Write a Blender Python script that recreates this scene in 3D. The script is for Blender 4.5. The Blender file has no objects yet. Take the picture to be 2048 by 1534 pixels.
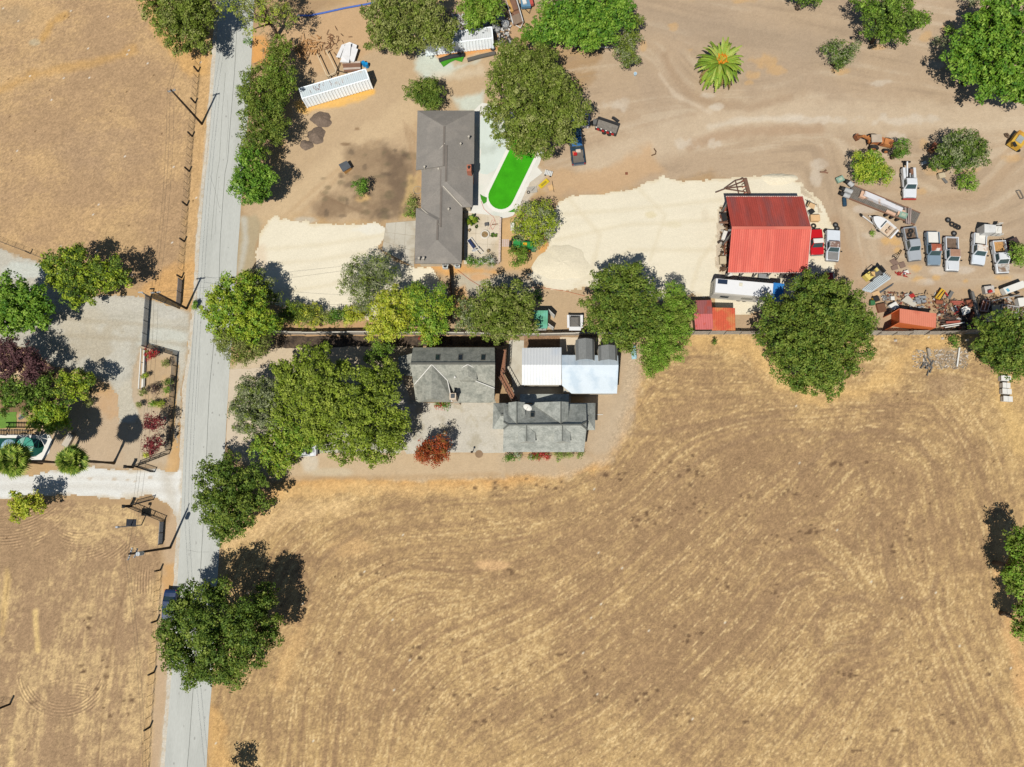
import bpy, math, random
import numpy as np
from mathutils import Vector, Matrix
random.seed(7); RNG = np.random.default_rng(11)
scene = bpy.context.scene
COL = scene.collection

# ---------------------------------------------------------------- camera
FPX, HCAM = 1400.0, 100.0            # focal length in photo pixels, flying height in metres
NAD = (1070.0, 980.0)                # where the plumb line under the camera meets the picture
_n = Vector((NAD[0]-1024, -(NAD[1]-767), -FPX)).normalized()
_q = _n.rotation_difference(Vector((0, 0, -1)))
CR = _q.to_matrix()
cam_d = bpy.data.cameras.new('camera'); cam = bpy.data.objects.new('camera', cam_d); COL.objects.link(cam)
cam.matrix_world = Matrix.Translation((0, 0, HCAM)) @ CR.to_4x4()
cam_d.sensor_fit = 'HORIZONTAL'; cam_d.sensor_width = 36.0; cam_d.lens = 36.0*FPX/2048.0
cam_d.clip_start = 0.5; cam_d.clip_end = 9000
scene.camera = cam
# ---------------------------------------------------------------- light
SUN_EL = math.radians(60); SH = Vector((0.36, 0.93, 0)).normalized()   # SH: way the shadows fall
to_sun = Vector((-SH.x*math.cos(SUN_EL), -SH.y*math.cos(SUN_EL), math.sin(SUN_EL)))
world = bpy.data.worlds.new('World'); scene.world = world; world.use_nodes = True
wn = world.node_tree; wn.nodes.clear()
wo = wn.nodes.new('ShaderNodeOutputWorld'); wb = wn.nodes.new('ShaderNodeBackground'); ws = wn.nodes.new('ShaderNodeTexSky')
ws.sky_type = 'NISHITA'; ws.sun_disc = False; ws.sun_elevation = SUN_EL
ws.sun_rotation = math.atan2(to_sun.x, to_sun.y) % (2*math.pi); ws.air_density = 1.2; ws.dust_density = 0.3; ws.ozone_density = 2.0
wb.inputs['Strength'].default_value = 0.05
wn.links.new(ws.outputs[0], wb.inputs['Color']); wn.links.new(wb.outputs[0], wo.inputs['Surface'])
sl = bpy.data.lights.new('sun', 'SUN'); sl.energy = 5.0; sl.angle = math.radians(0.53); sl.color = (1.0, 0.95, 0.87)
so = bpy.data.objects.new('sun', sl); COL.objects.link(so)
so.rotation_euler = (-to_sun).to_track_quat('-Z', 'Y').to_euler(); so.location = (0, 0, 150)
vs = scene.view_settings
vs.view_transform = 'Standard'; vs.look = 'None'; vs.gamma = 1.0; vs.use_curve_mapping = False
vs.exposure = 0.32
KEXP = 1.76                           # sunlit white of albedo 1 -> display-linear value

# ---------------------------------------------------------------- helpers
def P(px, py, z=0.0):
    d = CR @ Vector((px-1024, -(py-767), -FPX))
    t = (z-HCAM)/d.z
    return Vector((d.x*t, d.y*t, z))
def PXM(px, py, z=0.0):               # photo pixels per metre there
    return 1.0/((P(px+1, py, z)-P(px, py, z)).length)
def s2l(c):
    c = c/255.0
    return c/12.92 if c <= 0.04045 else ((c+0.055)/1.055)**2.4
def T(r, g, b):                       # surface colour that reads as this picture colour in full sun
    return (min(0.9, s2l(r)/KEXP), min(0.9, s2l(g)/KEXP), min(0.9, s2l(b)/KEXP))
MATS = {}
def mat(name, col, rough=0.85, metal=0.0, var=0.12, vscale=1.5, col2=None, c2scale=0.6, c2lo=0.5, c2hi=0.62, fine=0.10, fscale=14.0, bump=0.0, spec=0.25, stretch=None, alpha=None):
    if name in MATS: return MATS[name]
    m = bpy.data.materials.new(name); m.use_nodes = True
    nt = m.node_tree; N = nt.nodes; L = nt.links
    b = N['Principled BSDF']; b.inputs['Roughness'].default_value = rough; b.inputs['Metallic'].default_value = metal
    b.inputs['Specular IOR Level'].default_value = spec
    geo = N.new('ShaderNodeNewGeometry'); pos = geo.outputs['Position']
    if stretch:
        mp = N.new('ShaderNodeMapping'); mp.inputs['Scale'].default_value = stretch; L.new(pos, mp.inputs['Vector']); pos = mp.outputs[0]
    def noise(sc, det=3.0):
        n = N.new('ShaderNodeTexNoise'); n.inputs['Scale'].default_value = sc; n.inputs['Detail'].default_value = det
        L.new(pos, n.inputs['Vector']); return n.outputs['Fac']
    rgb = N.new('ShaderNodeRGB'); rgb.outputs[0].default_value = (*col, 1); cur = rgb.outputs[0]
    if col2:
        r2 = N.new('ShaderNodeRGB'); r2.outputs[0].default_value = (*col2, 1)
        mr = N.new('ShaderNodeMapRange'); mr.inputs[1].default_value = c2lo; mr.inputs[2].default_value = c2hi
        L.new(noise(c2scale, 5.0), mr.inputs[0])
        mx = N.new('ShaderNodeMix'); mx.data_type = 'RGBA'
        L.new(mr.outputs[0], mx.inputs[0]); L.new(cur, mx.inputs[6]); L.new(r2.outputs[0], mx.inputs[7]); cur = mx.outputs[2]
    for amt, sc in ((var, vscale), (fine, fscale)):
        if amt <= 0: continue
        mr = N.new('ShaderNodeMapRange'); mr.inputs[1].default_value = 0.25; mr.inputs[2].default_value = 0.75
        mr.inputs[3].default_value = 1-amt; mr.inputs[4].default_value = 1+amt
        L.new(noise(sc), mr.inputs[0])
        mu = N.new('ShaderNodeVectorMath'); mu.operation = 'SCALE'; L.new(cur, mu.inputs[0]); L.new(mr.outputs[0], mu.inputs['Scale']); cur = mu.outputs[0]
    L.new(cur, b.inputs['Base Color'])
    if bump > 0:
        bp = N.new('ShaderNodeBump'); bp.inputs['Strength'].default_value = bump; bp.inputs['Distance'].default_value = 0.05
        L.new(noise(fscale), bp.inputs['Height']); L.new(bp.outputs[0], b.inputs['Normal'])
    MATS[name] = m
    return m

class MB:
    """collects shapes, then links them as one mesh object"""
    def __init__(s): s.v = []; s.f = []
    def add(s, vs_, fs):
        o = len(s.v); s.v += [tuple(v) for v in vs_]; s.f += [tuple(i+o for i in f) for f in fs]; return s
    def box(s, x0, x1, y0, y1, z0, z1, M=None):
        return s.frus(x0, x1, y0, y1, z0, x0, x1, y0, y1, z1, M)
    def frus(s, x0, x1, y0, y1, z0, X0, X1, Y0, Y1, z1, M=None):
        v = [(x0,y0,z0),(x1,y0,z0),(x1,y1,z0),(x0,y1,z0),(X0,Y0,z1),(X1,Y0,z1),(X1,Y1,z1),(X0,Y1,z1)]
        if M is not None: v = [M @ Vector(p) for p in v]
        return s.add(v, [(3,2,1,0),(4,5,6,7),(0,1,5,4),(1,2,6,5),(2,3,7,6),(3,0,4,7)])
    def bar(s, a, b, w, h=None, up=Vector((0,0,1))):
        a = Vector(a); b = Vector(b); h = h or w
        d = (b-a); 
        if d.length < 1e-6: return s
        d.normalize(); sd = d.cross(up)
        if sd.length < 1e-4: sd = d.cross(Vector((0,1,0)))
        sd.normalize(); u = sd.cross(d)
        v = []
        for p in (a, b):
            for i, j in ((-1,-1),(1,-1),(1,1),(-1,1)): v.append(p+sd*(i*w/2)+u*(j*h/2))
        return s.add(v, [(3,2,1,0),(4,5,6,7),(0,1,5,4),(1,2,6,5),(2,3,7,6),(3,0,4,7)])
    def tube(s, pts, r, n=6, r2=None, cap=True):
        pts = [Vector(p) for p in pts]; k = len(pts); v = []; f = []
        for i, p in enumerate(pts):
            d = (pts[min(i+1,k-1)]-pts[max(i-1,0)]).normalized()
            sd = d.cross(Vector((0,0,1)))
            if sd.length < 1e-3: sd = Vector((1,0,0))
            sd.normalize(); u = sd.cross(d)
            rr = r if r2 is None else r+(r2-r)*i/max(1,k-1)
            for j in range(n):
                a = 2*math.pi*j/n; v.append(p+sd*(math.cos(a)*rr)+u*(math.sin(a)*rr))
        for i in range(k-1):
            for j in range(n): f.append((i*n+j, i*n+(j+1)%n, (i+1)*n+(j+1)%n, (i+1)*n+j))
        if cap: f.append(tuple(range(n-1,-1,-1))); f.append(tuple((k-1)*n+j for j in range(n)))
        return s.add(v, f)
    def cyl(s, c, r, z0, z1, n=14, r2=None):
        r2 = r if r2 is None else r2
        v = [(c[0]+r*math.cos(2*math.pi*i/n), c[1]+r*math.sin(2*math.pi*i/n), z0) for i in range(n)]
        v += [(c[0]+r2*math.cos(2*math.pi*i/n), c[1]+r2*math.sin(2*math.pi*i/n), z1) for i in range(n)]
        f = [(i,(i+1)%n,n+(i+1)%n,n+i) for i in range(n)]+[tuple(range(n-1,-1,-1)), tuple(range(n,2*n))]
        return s.add(v, f)
    def prism(s, pts, z0, z1):
        n = len(pts); a = sum(pts[i][0]*pts[(i+1)%n][1]-pts[(i+1)%n][0]*pts[i][1] for i in range(n))
        if a < 0: pts = pts[::-1]
        v = [(p[0],p[1],z0) for p in pts]+[(p[0],p[1],z1) for p in pts]
        return s.add(v, [tuple(range(n-1,-1,-1)), tuple(range(n,2*n))]+[(i,(i+1)%n,n+(i+1)%n,n+i) for i in range(n)])
    def solid(s, vs_, fs, th=0.15):       # a folded sheet (roof) with thickness
        vs_ = [Vector(v) for v in vs_]; n = len(vs_)
        fs2 = []
        for f in fs:
            nz = 0
            for i in range(len(f)):
                p, q = vs_[f[i]], vs_[f[(i+1)%len(f)]]; nz += p.x*q.y-q.x*p.y
            fs2.append(tuple(f) if nz > 0 else tuple(f[::-1]))
        ed = {}
        for f in fs2:
            for i in range(len(f)): ed[(f[i], f[(i+1)%len(f)])] = 1
        out = list(fs2)+[tuple(i+n for i in f[::-1]) for f in fs2]
        for (a, b) in ed:
            if (b, a) not in ed: out.append((b, a, a+n, b+n))
        return s.add(vs_+[v-Vector((0,0,th)) for v in vs_], out)
    def torus(s, c, R, r, axis=Vector((0,0,1)), n=16, m=6):
        axis = Vector(axis).normalized(); q = Vector((0,0,1)).rotation_difference(axis); v = []; f = []
        for i in range(n):
            a = 2*math.pi*i/n
            for j in range(m):
                b = 2*math.pi*j/m; rr = R+r*math.cos(b)
                v.append(Vector(c)+q @ Vector((rr*math.cos(a), rr*math.sin(a), r*math.sin(b))))
        for i in range(n):
            for j in range(m): f.append((i*m+j, ((i+1)%n)*m+j, ((i+1)%n)*m+(j+1)%m, i*m+(j+1)%m))
        return s.add(v, f)
    def build(s, name, m, parent=None, smooth=False, world=True):
        """world=True: shapes are in world space and the parent's place is taken off (parents turned about Z too)"""
        me = bpy.data.meshes.new(name)
        vv = s.v
        if parent is not None and world:
            inv = PM[parent.name].inverted(); vv = [tuple(inv @ Vector(p)) for p in s.v]
        me.from_pydata(vv, [], s.f); me.materials.append(m)
        if smooth:
            me.shade_smooth() if hasattr(me, 'shade_smooth') else None
        o = bpy.data.objects.new(name, me); COL.objects.link(o)
        if parent is not None: o.parent = parent
        return o
PM = {}
def thing(name, label, cat, loc=(0,0,0), rz=0.0, group=None):
    o = bpy.data.objects.new(name, None); COL.objects.link(o); o.empty_display_size = 0.3
    o.location = loc; o.rotation_euler = (0, 0, rz); o['label'] = label; o['category'] = cat
    if group: o['group'] = group
    PM[o.name] = Matrix.Translation(loc) @ Matrix.Rotation(rz, 4, 'Z')
    return o
def tag(o, label, cat, group=None):
    o['label'] = label; o['category'] = cat
    if group: o['group'] = group
    return o
def struct(o): o['kind'] = 'structure'; return o
def copy_thing(root, loc, rz, label):
    r = root.copy(); COL.objects.link(r); r.location = loc; r.rotation_euler = (0, 0, rz); r['label'] = label
    PM[r.name] = Matrix.Translation(loc) @ Matrix.Rotation(rz, 4, 'Z')
    def kids(a, b):
        for ch in list(a.children):
            c = ch.copy(); COL.objects.link(c); c.parent = b; kids(ch, c)
    kids(root, r); return r
def hdg(a, b):                         # turn about Z that makes local +X run from a to b
    d = b-a; return math.atan2(d.y, d.x)
# ================================================================ ground
def proj(X, Y):
    Rt = np.array(CR.transposed()); d = np.stack([X, Y, np.full_like(X, -HCAM)], -1) @ Rt.T
    return 1024+FPX*d[..., 0]/(-d[..., 2]), 767-FPX*d[..., 1]/(-d[..., 2])
def vnoise(X, Y, seed):
    r = np.random.default_rng(seed); tab = r.random((256, 256))
    xi = np.floor(X).astype(int); yi = np.floor(Y).astype(int); fx = X-xi; fy = Y-yi
    fx = fx*fx*(3-2*fx); fy = fy*fy*(3-2*fy); g = lambda a, b: tab[a & 255, b & 255]
    return (g(xi, yi)*(1-fx)+g(xi+1, yi)*fx)*(1-fy)+(g(xi, yi+1)*(1-fx)+g(xi+1, yi+1)*fx)*fy
def fbm(X, Y, size, octv=4, seed=0, gain=0.5):
    o = np.zeros_like(X); a = 1.0; t = 0.0; k = 1.0/size
    for i in range(octv):
        o += a*vnoise(X*k+17.3*i, Y*k-9.1*i, seed+i); t += a; a *= gain; k *= 2.03
    return o/t
def sstep(a, b, x):
    t = np.clip((x-a)/(b-a), 0, 1); return t*t*(3-2*t)
def sdpoly(PX, PY, poly):
    p = np.array(poly, float); n = len(p); d = np.full(PX.shape, 1e9); ins = np.zeros(PX.shape, bool)
    for i in range(n):
        a = p[i]; b = p[(i+1) % n]; e = b-a; wx = PX-a[0]; wy = PY-a[1]
        t = np.clip((wx*e[0]+wy*e[1])/(e@e+1e-9), 0, 1); d = np.minimum(d, (wx-e[0]*t)**2+(wy-e[1]*t)**2)
        c = (a[1] <= PY) != (b[1] <= PY)
        with np.errstate(divide='ignore', invalid='ignore'):
            xs = a[0]+(PY-a[1])*e[0]/(e[1] if abs(e[1]) > 1e-9 else 1e-9)
        ins ^= c & (PX < xs)
    d = np.sqrt(d); return np.where(ins, -d, d)
def sdline(PX, PY, line):
    p = np.array(line, float); d = np.full(PX.shape, 1e9)
    for i in range(len(p)-1):
        a = p[i]; b = p[i+1]; e = b-a; wx = PX-a[0]; wy = PY-a[1]
        t = np.clip((wx*e[0]+wy*e[1])/(e@e+1e-9), 0, 1); d = np.minimum(d, (wx-e[0]*t)**2+(wy-e[1]*t)**2)
    return np.sqrt(d)

cs = [P(x, y) for x in (0, 2048) for y in (0, 1534)]
GX0 = min(c.x for c in cs)-3; GX1 = max(c.x for c in cs)+3; GY0 = min(c.y for c in cs)-3; GY1 = max(c.y for c in cs)+3
STEP = 0.23
xc = np.arange(GX0, GX1, STEP); yc = np.arange(GY0, GY1, STEP)
GXc, GYc = np.meshgrid(xc, yc, indexing='ij')
PX, PY = proj(GXc, GYc)
NB = fbm(GXc, GYc, 9, 5, 1); NM = fbm(GXc, GYc, 2.5, 4, 21); NS = fbm(GXc, GYc, 0.7, 3, 41); NR = np.random.default_rng(5).random(GXc.shape)
A = lambda *c: np.array(T(*c))
def lerp(a, b, t): return a+(b-a)*t[..., None]
# ---- base: short dry grass over pale soil
C = lerp(np.broadcast_to(A(181,152,117), GXc.shape+(3,)).copy(), A(203,170,124), sstep(0.42, 0.62, NB)*0.7+0.3*sstep(.4,.65,NM))
YARD = [(1010,-20),(2080,-20),(2080,600),(1380,660),(1100,600),(1080,330)]
BN = {k: fbm(GXc, GYc, k, 4, 200+int(k*10)) for k in (0.9, 1.5, 3.0)}
def sub_(x0, x1, y0, y1):             # index window of the grid that covers a picture rectangle
    q = [P(x, y) for x in (x0, x1) for y in (y0, y1)]
    i0 = int((min(p.x for p in q)-GX0)/STEP)-2; i1 = int((max(p.x for p in q)-GX0)/STEP)+3
    j0 = int((min(p.y for p in q)-GY0)/STEP)-2; j1 = int((max(p.y for p in q)-GY0)/STEP)+3
    return slice(max(0, i0), max(0, i1)), slice(max(0, j0), max(0, j1))
def nz_(k, seed, w):
    a = BN[k]; nx, ny = a.shape; i = (np.arange(nx)[w[0]]+seed*131) % nx; j = (np.arange(ny)[w[1]]+seed*77) % ny
    return a[np.ix_(i, j)]
def box_of(pts, pad): xs_ = [p[0] for p in pts]; ys_ = [p[1] for p in pts]; return sub_(min(xs_)-pad, max(xs_)+pad, min(ys_)-pad, max(ys_)+pad)
def put(w, m, col): C[w] = C[w]+(A(*col)-C[w])*np.clip(m, 0, 1)[..., None]
def paint(poly, col, soft=6, amp=8, k=1.0, seed=3, tex=0.0, size=3.0):
    w = box_of(poly, soft+amp+4)
    m = 1-sstep(-soft, soft, sdpoly(PX[w], PY[w], poly)+(nz_(3.0, seed, w)-0.5)*2*amp+(nz_(0.9, seed+7, w)-0.5)*1.4*amp)
    if tex: m = m*np.clip(1-tex+2*tex*nz_(1.5, seed+50, w), 0, 1)
    put(w, m*k, col)
def stroke(line, col, w=3, soft=3, amp=3, k=0.8, seed=5, tex=0.3):
    q = box_of(line, w+soft+amp+4)
    m = 1-sstep(w-soft, w+soft, sdline(PX[q], PY[q], line)+(nz_(1.5, seed, q)-0.5)*2*amp)
    put(q, m*k*np.clip(1-tex+2*tex*nz_(0.9, seed+9, q), 0, 1), col)
def blob(x, y, rx, ry, col, k=0.8, amp=0.35, seed=7, tex=0.4):
    w = sub_(x-rx*1.5, x+rx*1.5, y-ry*1.5, y+ry*1.5)
    if C[w].size == 0: return
    q = np.sqrt(((PX[w]-x)/rx)**2+((PY[w]-y)/ry)**2)+(nz_(1.5, seed, w)-0.5)*2*amp
    put(w, (1-sstep(0.5, 1.1, q))*k*np.clip(1-tex+2*tex*nz_(0.9, seed+9, w), 0, 1), col)
def pick(a, b, t): return np.where((t > 0.5)[..., None], b, a)

# ---- the mown field: straw lying along the mower's tracks (noise drawn out along a flow)
guides = [
 [(430,1534),(470,1400),(520,1250),(560,1120),(640,1050),(760,1010),(900,990),(1080,985),(1200,940),(1250,860),(1290,770)],
 [(520,1534),(540,1350),(600,1200),(660,1110),(760,1070),(900,1060),(1100,1040),(1230,990),(1300,900),(1400,800)],
 [(620,1534),(630,1350),(690,1200),(800,1140),(950,1160),(1080,1120),(1250,1010),(1350,920),(1480,830)],
 [(700,1534),(705,1400),(760,1300)],[(760,1534),(780,1420),(880,1320),(1050,1250),(1200,1150),(1400,980),(1500,900)],
 [(1000,1534),(1200,1430),(1400,1250),(1520,1100)],[(1300,1534),(1500,1350),(1620,1230)],[(1500,1534),(1600,1420),(1680,1330)],
 [(1870,790),(1930,900),(1960,1050),(1990,1250),(2060,1450)],[(1800,1100),(1850,1250),(1900,1400),(1960,1560)],
 [(1600,960),(1650,890),(1740,860),(1830,870),(1880,930),(1890,1020)],[(1660,980),(1700,930),(1760,920),(1800,960),(1790,1020),(1740,1050)],
 [(1300,770),(1400,800),(1520,810),(1640,800),(1760,790),(1880,780)],[(1280,840),(1400,860),(1540,850),(1680,840),(1800,830)],
 [(1480,1180),(1540,1100),(1620,1090),(1680,1140),(1700,1180)],[(1560,1260),(1590,1190),(1640,1170),(1680,1190)],
 [(1640,1290),(1630,1240),(1660,1200),(1710,1190),(1750,1210),(1760,1250),(1730,1280),(1670,1290)],
 [(1775,1060),(1775,1150),(1790,1200),(1825,1215),(1860,1195),(1875,1150)],[(1650,1300),(1740,1295),(1790,1270)],
 [(1250,1300),(1400,1180),(1560,1020)],[(1640,1534),(1720,1420)],
 [(1700,700),(1800,720),(1930,740)],[(1500,700),(1560,780),(1640,810)],
 [(0,1040),(150,1030),(250,1060),(300,1120)],[(300,1140),(285,1300),(265,1534)],[(200,1120),(190,1300),(190,1534)],[(40,1130),(20,1300),(10,1400)],[(120,1120),(110,1250)],
 [(1180,330),(1300,290),(1420,250),(1600,225),(1800,235),(2060,245)],[(1330,110),(1345,150),(1375,185),(1430,210),(1500,215),(1580,195),(1640,150)],[(1240,0),(1400,50),(1600,90),(1700,120),(1900,170),(2060,200)],[(1660,300),(1680,400),(1690,520)],[(1730,420),(1850,400),(1960,390),(2030,320)],[(540,440),(620,380),(720,290),(830,215),(900,160)],[(1100,380),(1300,320)],[(700,560),(600,600)],[(1200,220),(1320,200)],
 [(0,180),(120,140),(260,100)],[(0,80),(200,60)],[(380,180),(360,400)],[(100,350),(300,330)],[(0,430),(200,470)]]
dx = np.zeros_like(PX); dy = np.zeros_like(PX)
sub = (slice(None, None, 4), slice(None, None, 4)); px4 = PX[sub]; py4 = PY[sub]; c2 = np.zeros_like(px4); s2 = np.zeros_like(px4)
for g in guides:
    for (a, b) in zip(g[:-1], g[1:]):
        L_ = math.hypot(b[0]-a[0], b[1]-a[1]); n = max(1, int(L_/40))
        th = math.atan2(-(b[1]-a[1]), b[0]-a[0])
        for i in range(n):
            t = (i+.5)/n; w = 1/((px4-a[0]-(b[0]-a[0])*t)**2+(py4-a[1]-(b[1]-a[1])*t)**2+500)**1.6
            c2 += w*math.cos(2*th); s2 += w*math.sin(2*th)
th4 = 0.5*np.arctan2(s2, c2); rep = lambda a: np.repeat(np.repeat(a, 4, 0), 4, 1)[:PX.shape[0], :PX.shape[1]]
TH = rep(np.arctan2(s2, c2)); TH = 0.5*TH
vx, vy = np.cos(TH), np.sin(TH)
def lic(src, nst, jit=0.0):
    acc = src.copy(); W = 1.0; nx, ny = src.shape
    II, JJ = np.meshgrid(np.arange(nx), np.arange(ny), indexing='ij')
    for sg in (1, -1):
        fi = II.astype(float); fj = JJ.astype(float); lx = vx*sg; ly = vy*sg
        for k in range(nst):
            fi = np.clip(fi+lx, 0, nx-1); fj = np.clip(fj+ly, 0, ny-1)
            i = fi.astype(int); j = fj.astype(int); acc += src[i, j]
            ax, ay = vx[i, j], vy[i, j]; d = np.sign(ax*lx+ay*ly+1e-9); lx = ax*d; ly = ay*d
        W += nst
    return acc/W
n1 = np.random.default_rng(8).random(PX.shape); n2 = fbm(GXc, GYc, 1.1, 2, 61)
S1 = lic(n1, 9); S1 = (S1-S1.mean())/S1.std(); S2 = lic(n2, 26); S2 = (S2-S2.mean())/S2.std(); S3 = lic(n1, 46); S3 = (S3-S3.mean())/S3.std()
FIELD = [(420,1560),(425,1380),(445,1090),(540,975),(560,962),(1000,955),(1150,940),(1210,905),(1245,800),(1262,700),(1390,668),(2080,662),(2080,1560)]
LOWL = [(-40,1000),(150,1000),(250,1010),(290,1040),(325,1060),(320,1200),(300,1560),(-40,1560)]
UPL = [(-40,-40),(440,-40),(425,150),(395,420),(385,600),(300,590),(170,560),(60,505),(-40,480)]
mF = 1-sstep(-6, 6, sdpoly(PX, PY, FIELD)+(NM-.5)*20)
mL = 1-sstep(-6, 6, sdpoly(PX, PY, LOWL)+(NM-.5)*14)
mU = 1-sstep(-6, 6, sdpoly(PX, PY, UPL)+(NM-.5)*14)
NL = fbm(GXc, GYc, 22, 4, 91); NP = fbm(GXc, GYc, 5, 4, 95)
IS = (NS-NS.mean())/NS.std(); IR = (NR-.5)*3.4; IM = (NM-NM.mean())/NM.std()
str_ = 0.22*S1+0.14*S2+0.52*S3+0.20*IM+0.28*IS+0.30*IR+2.8*(NP-0.5)+2.6*(NL-0.5)
edge = np.exp(-np.maximum(0, -sdpoly(PX, PY, FIELD))/110.0)
t = sstep(-1.4, 2.4, str_-0.35+1.5*edge)
fc = lerp(np.broadcast_to(A(167,137,103), C.shape).copy(), A(209,177,124), t)
fc = lerp(fc, A(154,125,95), 0.6*sstep(0.7, 2.0, -S2*.25-0.9*S3-.25*IS+1.6*(0.5-NP))*(1-.6*edge))
fc = lerp(fc, A(240,214,164), sstep(1.0, 2.2, 0.6*str_+0.4*S1+0.5*IR)*0.5)
fm = fc.reshape(-1, 3).mean(0); C = lerp(C, (fm+(fc-fm)*0.88)*np.array([.97,.96,.95]), mF)
fl = lerp(np.broadcast_to(A(172,143,110), C.shape).copy(), A(216,186,136), sstep(-1.0, 1.9, 0.4*S1+0.3*S2+.3*IS+.25*IR+5*(NP-.5)+2*(NL-.5)))
C = lerp(C, fl, mL)
fu = lerp(np.broadcast_to(A(184,153,117), C.shape).copy(), A(206,172,126), sstep(-1, 1.8, 0.35*IR+0.3*S1+.3*IM+5*(NP-.5)+3*(NL-.5)))
C = lerp(C, fu, mU)
# orange straw along the field's upper edge and round the trees
stroke([(505,1045),(540,990),(600,968),(740,962),(900,966),(1000,962),(1120,950),(1200,925),(1235,880),(1258,800),(1275,720)], (222,174,112), 11, 12, 16, 0.8, 5, .7)
stroke([(560,985),(760,975),(960,980)], (232,192,132), 10, 10, 16, 0.6, 6, .7)
stroke([(450,1085),(560,1030),(700,1010)], (240,205,150), 16, 14, 16, 0.55, 7)
stroke([(1390,680),(1500,690),(1560,760),(1640,800),(1760,770),(1830,700),(1940,672)], (230,190,126), 16, 16, 18, 0.6, 8)
stroke([(2048,700),(2010,780),(2040,900)], (226,190,126), 22, 16, 18, 0.6, 9)
stroke([(560,1370),(600,1260),(590,1180)], (226,186,128), 14, 14, 14, 0.5, 10)
stroke([(2000,1060),(2010,1200),(2048,1400)], (226,180,124), 14, 12, 12, 0.7, 11)
stroke([(425,1440),(440,1534)], (222,176,112), 22, 12, 14, 0.6, 12)
blob(990,1130,40,12,(232,190,140),.7,seed=13); blob(700,1095,50,25,(228,188,132),.5,seed=14); blob(1905,715,45,25,(168,150,128),.7,seed=15); blob(1890,770,60,30,(160,132,104),.6,seed=16)
# bare arcs and loops left by the mower
for g in ([(1640,1290),(1630,1240),(1660,1200),(1710,1190),(1750,1210),(1760,1250),(1730,1280),(1670,1290)],[(1775,1060),(1775,1150),(1790,1200),(1825,1215),(1860,1195),(1875,1150)],[(1640,1305),(1740,1298),(1800,1265)],
          [(1745,1090),(1745,1000),(1720,930)],[(1480,1180),(1540,1110),(1620,1100),(1690,1150)],[(1600,950),(1660,885),(1740,860),(1830,880),(1880,940)],[(600,1110),(598,1250),(640,1120),(720,1060)],[(1290,1010),(1420,900),(1560,860),(1700,870)],[(1520,1240),(1560,1180),(1620,1160)],[(1270,870),(1420,850),(1560,830)]):
    stroke(g, (158,129,98), 5, 4, 4, 0.65, len(g)+30, .25)
# droppings and scuffed hollows
rd = np.random.default_rng(77)
for (x, y, n, s) in [(1590,980,5,14),(1560,1070,7,24),(1630,1060,8,10),(1675,930,5,16),(1785,1092,4,12),(1820,1060,8,22),(1700,1350,7,12),(1550,1185,6,14),(1380,1270,7,16),(1405,1015,6,14),(1350,1025,6,18),(1290,1040,10,20),(1240,955,6,16),(1105,970,9,40),(1130,1310,5,14),(1180,1350,6,12),(1200,1395,3,8),(1310,1395,7,20),(1355,1430,5,20),(1110,1430,5,12),(1390,950,5,16),(1490,985,3,6),(1490,1035,3,7),(1440,1165,4,12),(760,1145,4,16),(930,1270,3,20),(900,1370,4,20),(820,1300,4,24),(680,1310,1,3),(860,1420,2,4),(1000,1380,6,22),(960,1440,4,14),(1860,1350,5,20),(1710,1490,5,14),(1790,1460,2,6),(1020,1140,4,10),(1900,1430,2,9),(1960,1340,3,14),(1500,1440,4,20),(1370,930,4,16),(990,975,8,40),(70,1395,2,10),(220,1425,4,20),(230,1350,4,20),(255,1395,3,16),(150,1340,3,20),(175,1250,3,16)]:
    for i in range(n):
        ox, oy = rd.normal(0, s, 2); r_ = 2.2+2.6*rd.random()
        blob(x+ox, y+oy*0.7, r_*1.3, r_, (112,88,66), 0.85, 0.5, 100+i, .2)
# furrow scribbles on the lower left: handled in the material with a phase field
ph = np.zeros(PX.shape); am = np.zeros(PX.shape)
def wpt(x, y): p = P(x, y); return p.x, p.y
for (cx, cy, r0, r1, poly) in [(135,1500,0,9,[(85,1372),(100,1360),(140,1357),(182,1367),(180,1395),(150,1402),(95,1400)]),(130,1330,3,9,[(30,1345),(60,1370),(95,1398),(160,1400),(200,1355),(215,1370),(190,1420),(130,1440),(80,1430),(40,1400)]),(165,1000,2,9,[(110,1065),(150,1060),(245,1080),(290,1105),(240,1120),(150,1115)]),(20,900,1,20,[(0,1035),(60,1010),(150,1020),(110,1060),(60,1110),(0,1090)]),(600,1150,1,60,[(255,1110),(300,1130),(310,1190),(270,1190)])]:
    wx, wy = wpt(cx, cy); d = np.hypot(GXc-wx, GYc-wy); m = 1-sstep(-4, 5, sdpoly(PX, PY, poly)+(NM-.5)*14)
    ph = np.where(m > am, d, ph); am = np.maximum(am, m)
am = am*np.clip(2.6*(NM-0.28), 0, 1)*np.clip(0.3+1.4*NS, 0, 1)
# ---- upper-left pasture details
stroke([(0,180),(60,152),(130,135),(200,122),(265,100)], (206,164,104), 8, 8, 7, .7, 51)
stroke([(85,80),(105,45),(130,30)], (210,166,100), 7, 6, 6, .7, 52); blob(70,85,14,8,(200,190,160),.6,seed=53)
blob(30,30,40,25,(166,146,120),.4,seed=54); blob(200,300,120,60,(178,150,120),.4,seed=55); blob(100,440,110,40,(200,166,122),.4,seed=56)
paint([(378,60),(440,60),(425,150),(418,240),(408,340),(398,420),(392,520),(385,610),(356,600),(362,520),(378,380),(396,180)], (214,176,124), 7, 8, .8, 57, .3)
stroke([(432,110),(420,230),(410,330),(400,440),(392,560)], (214,202,182), 4, 4, 4, .8, 58)
stroke([(400,150),(385,270),(372,420),(362,560)], (150,126,96), 2, 2, 2, .5, 59)
paint([(270,585),(330,595),(372,618),(392,560),(395,500),(370,520),(330,540)], (220,172,110), 10, 10, .75, 60, .3)
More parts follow.
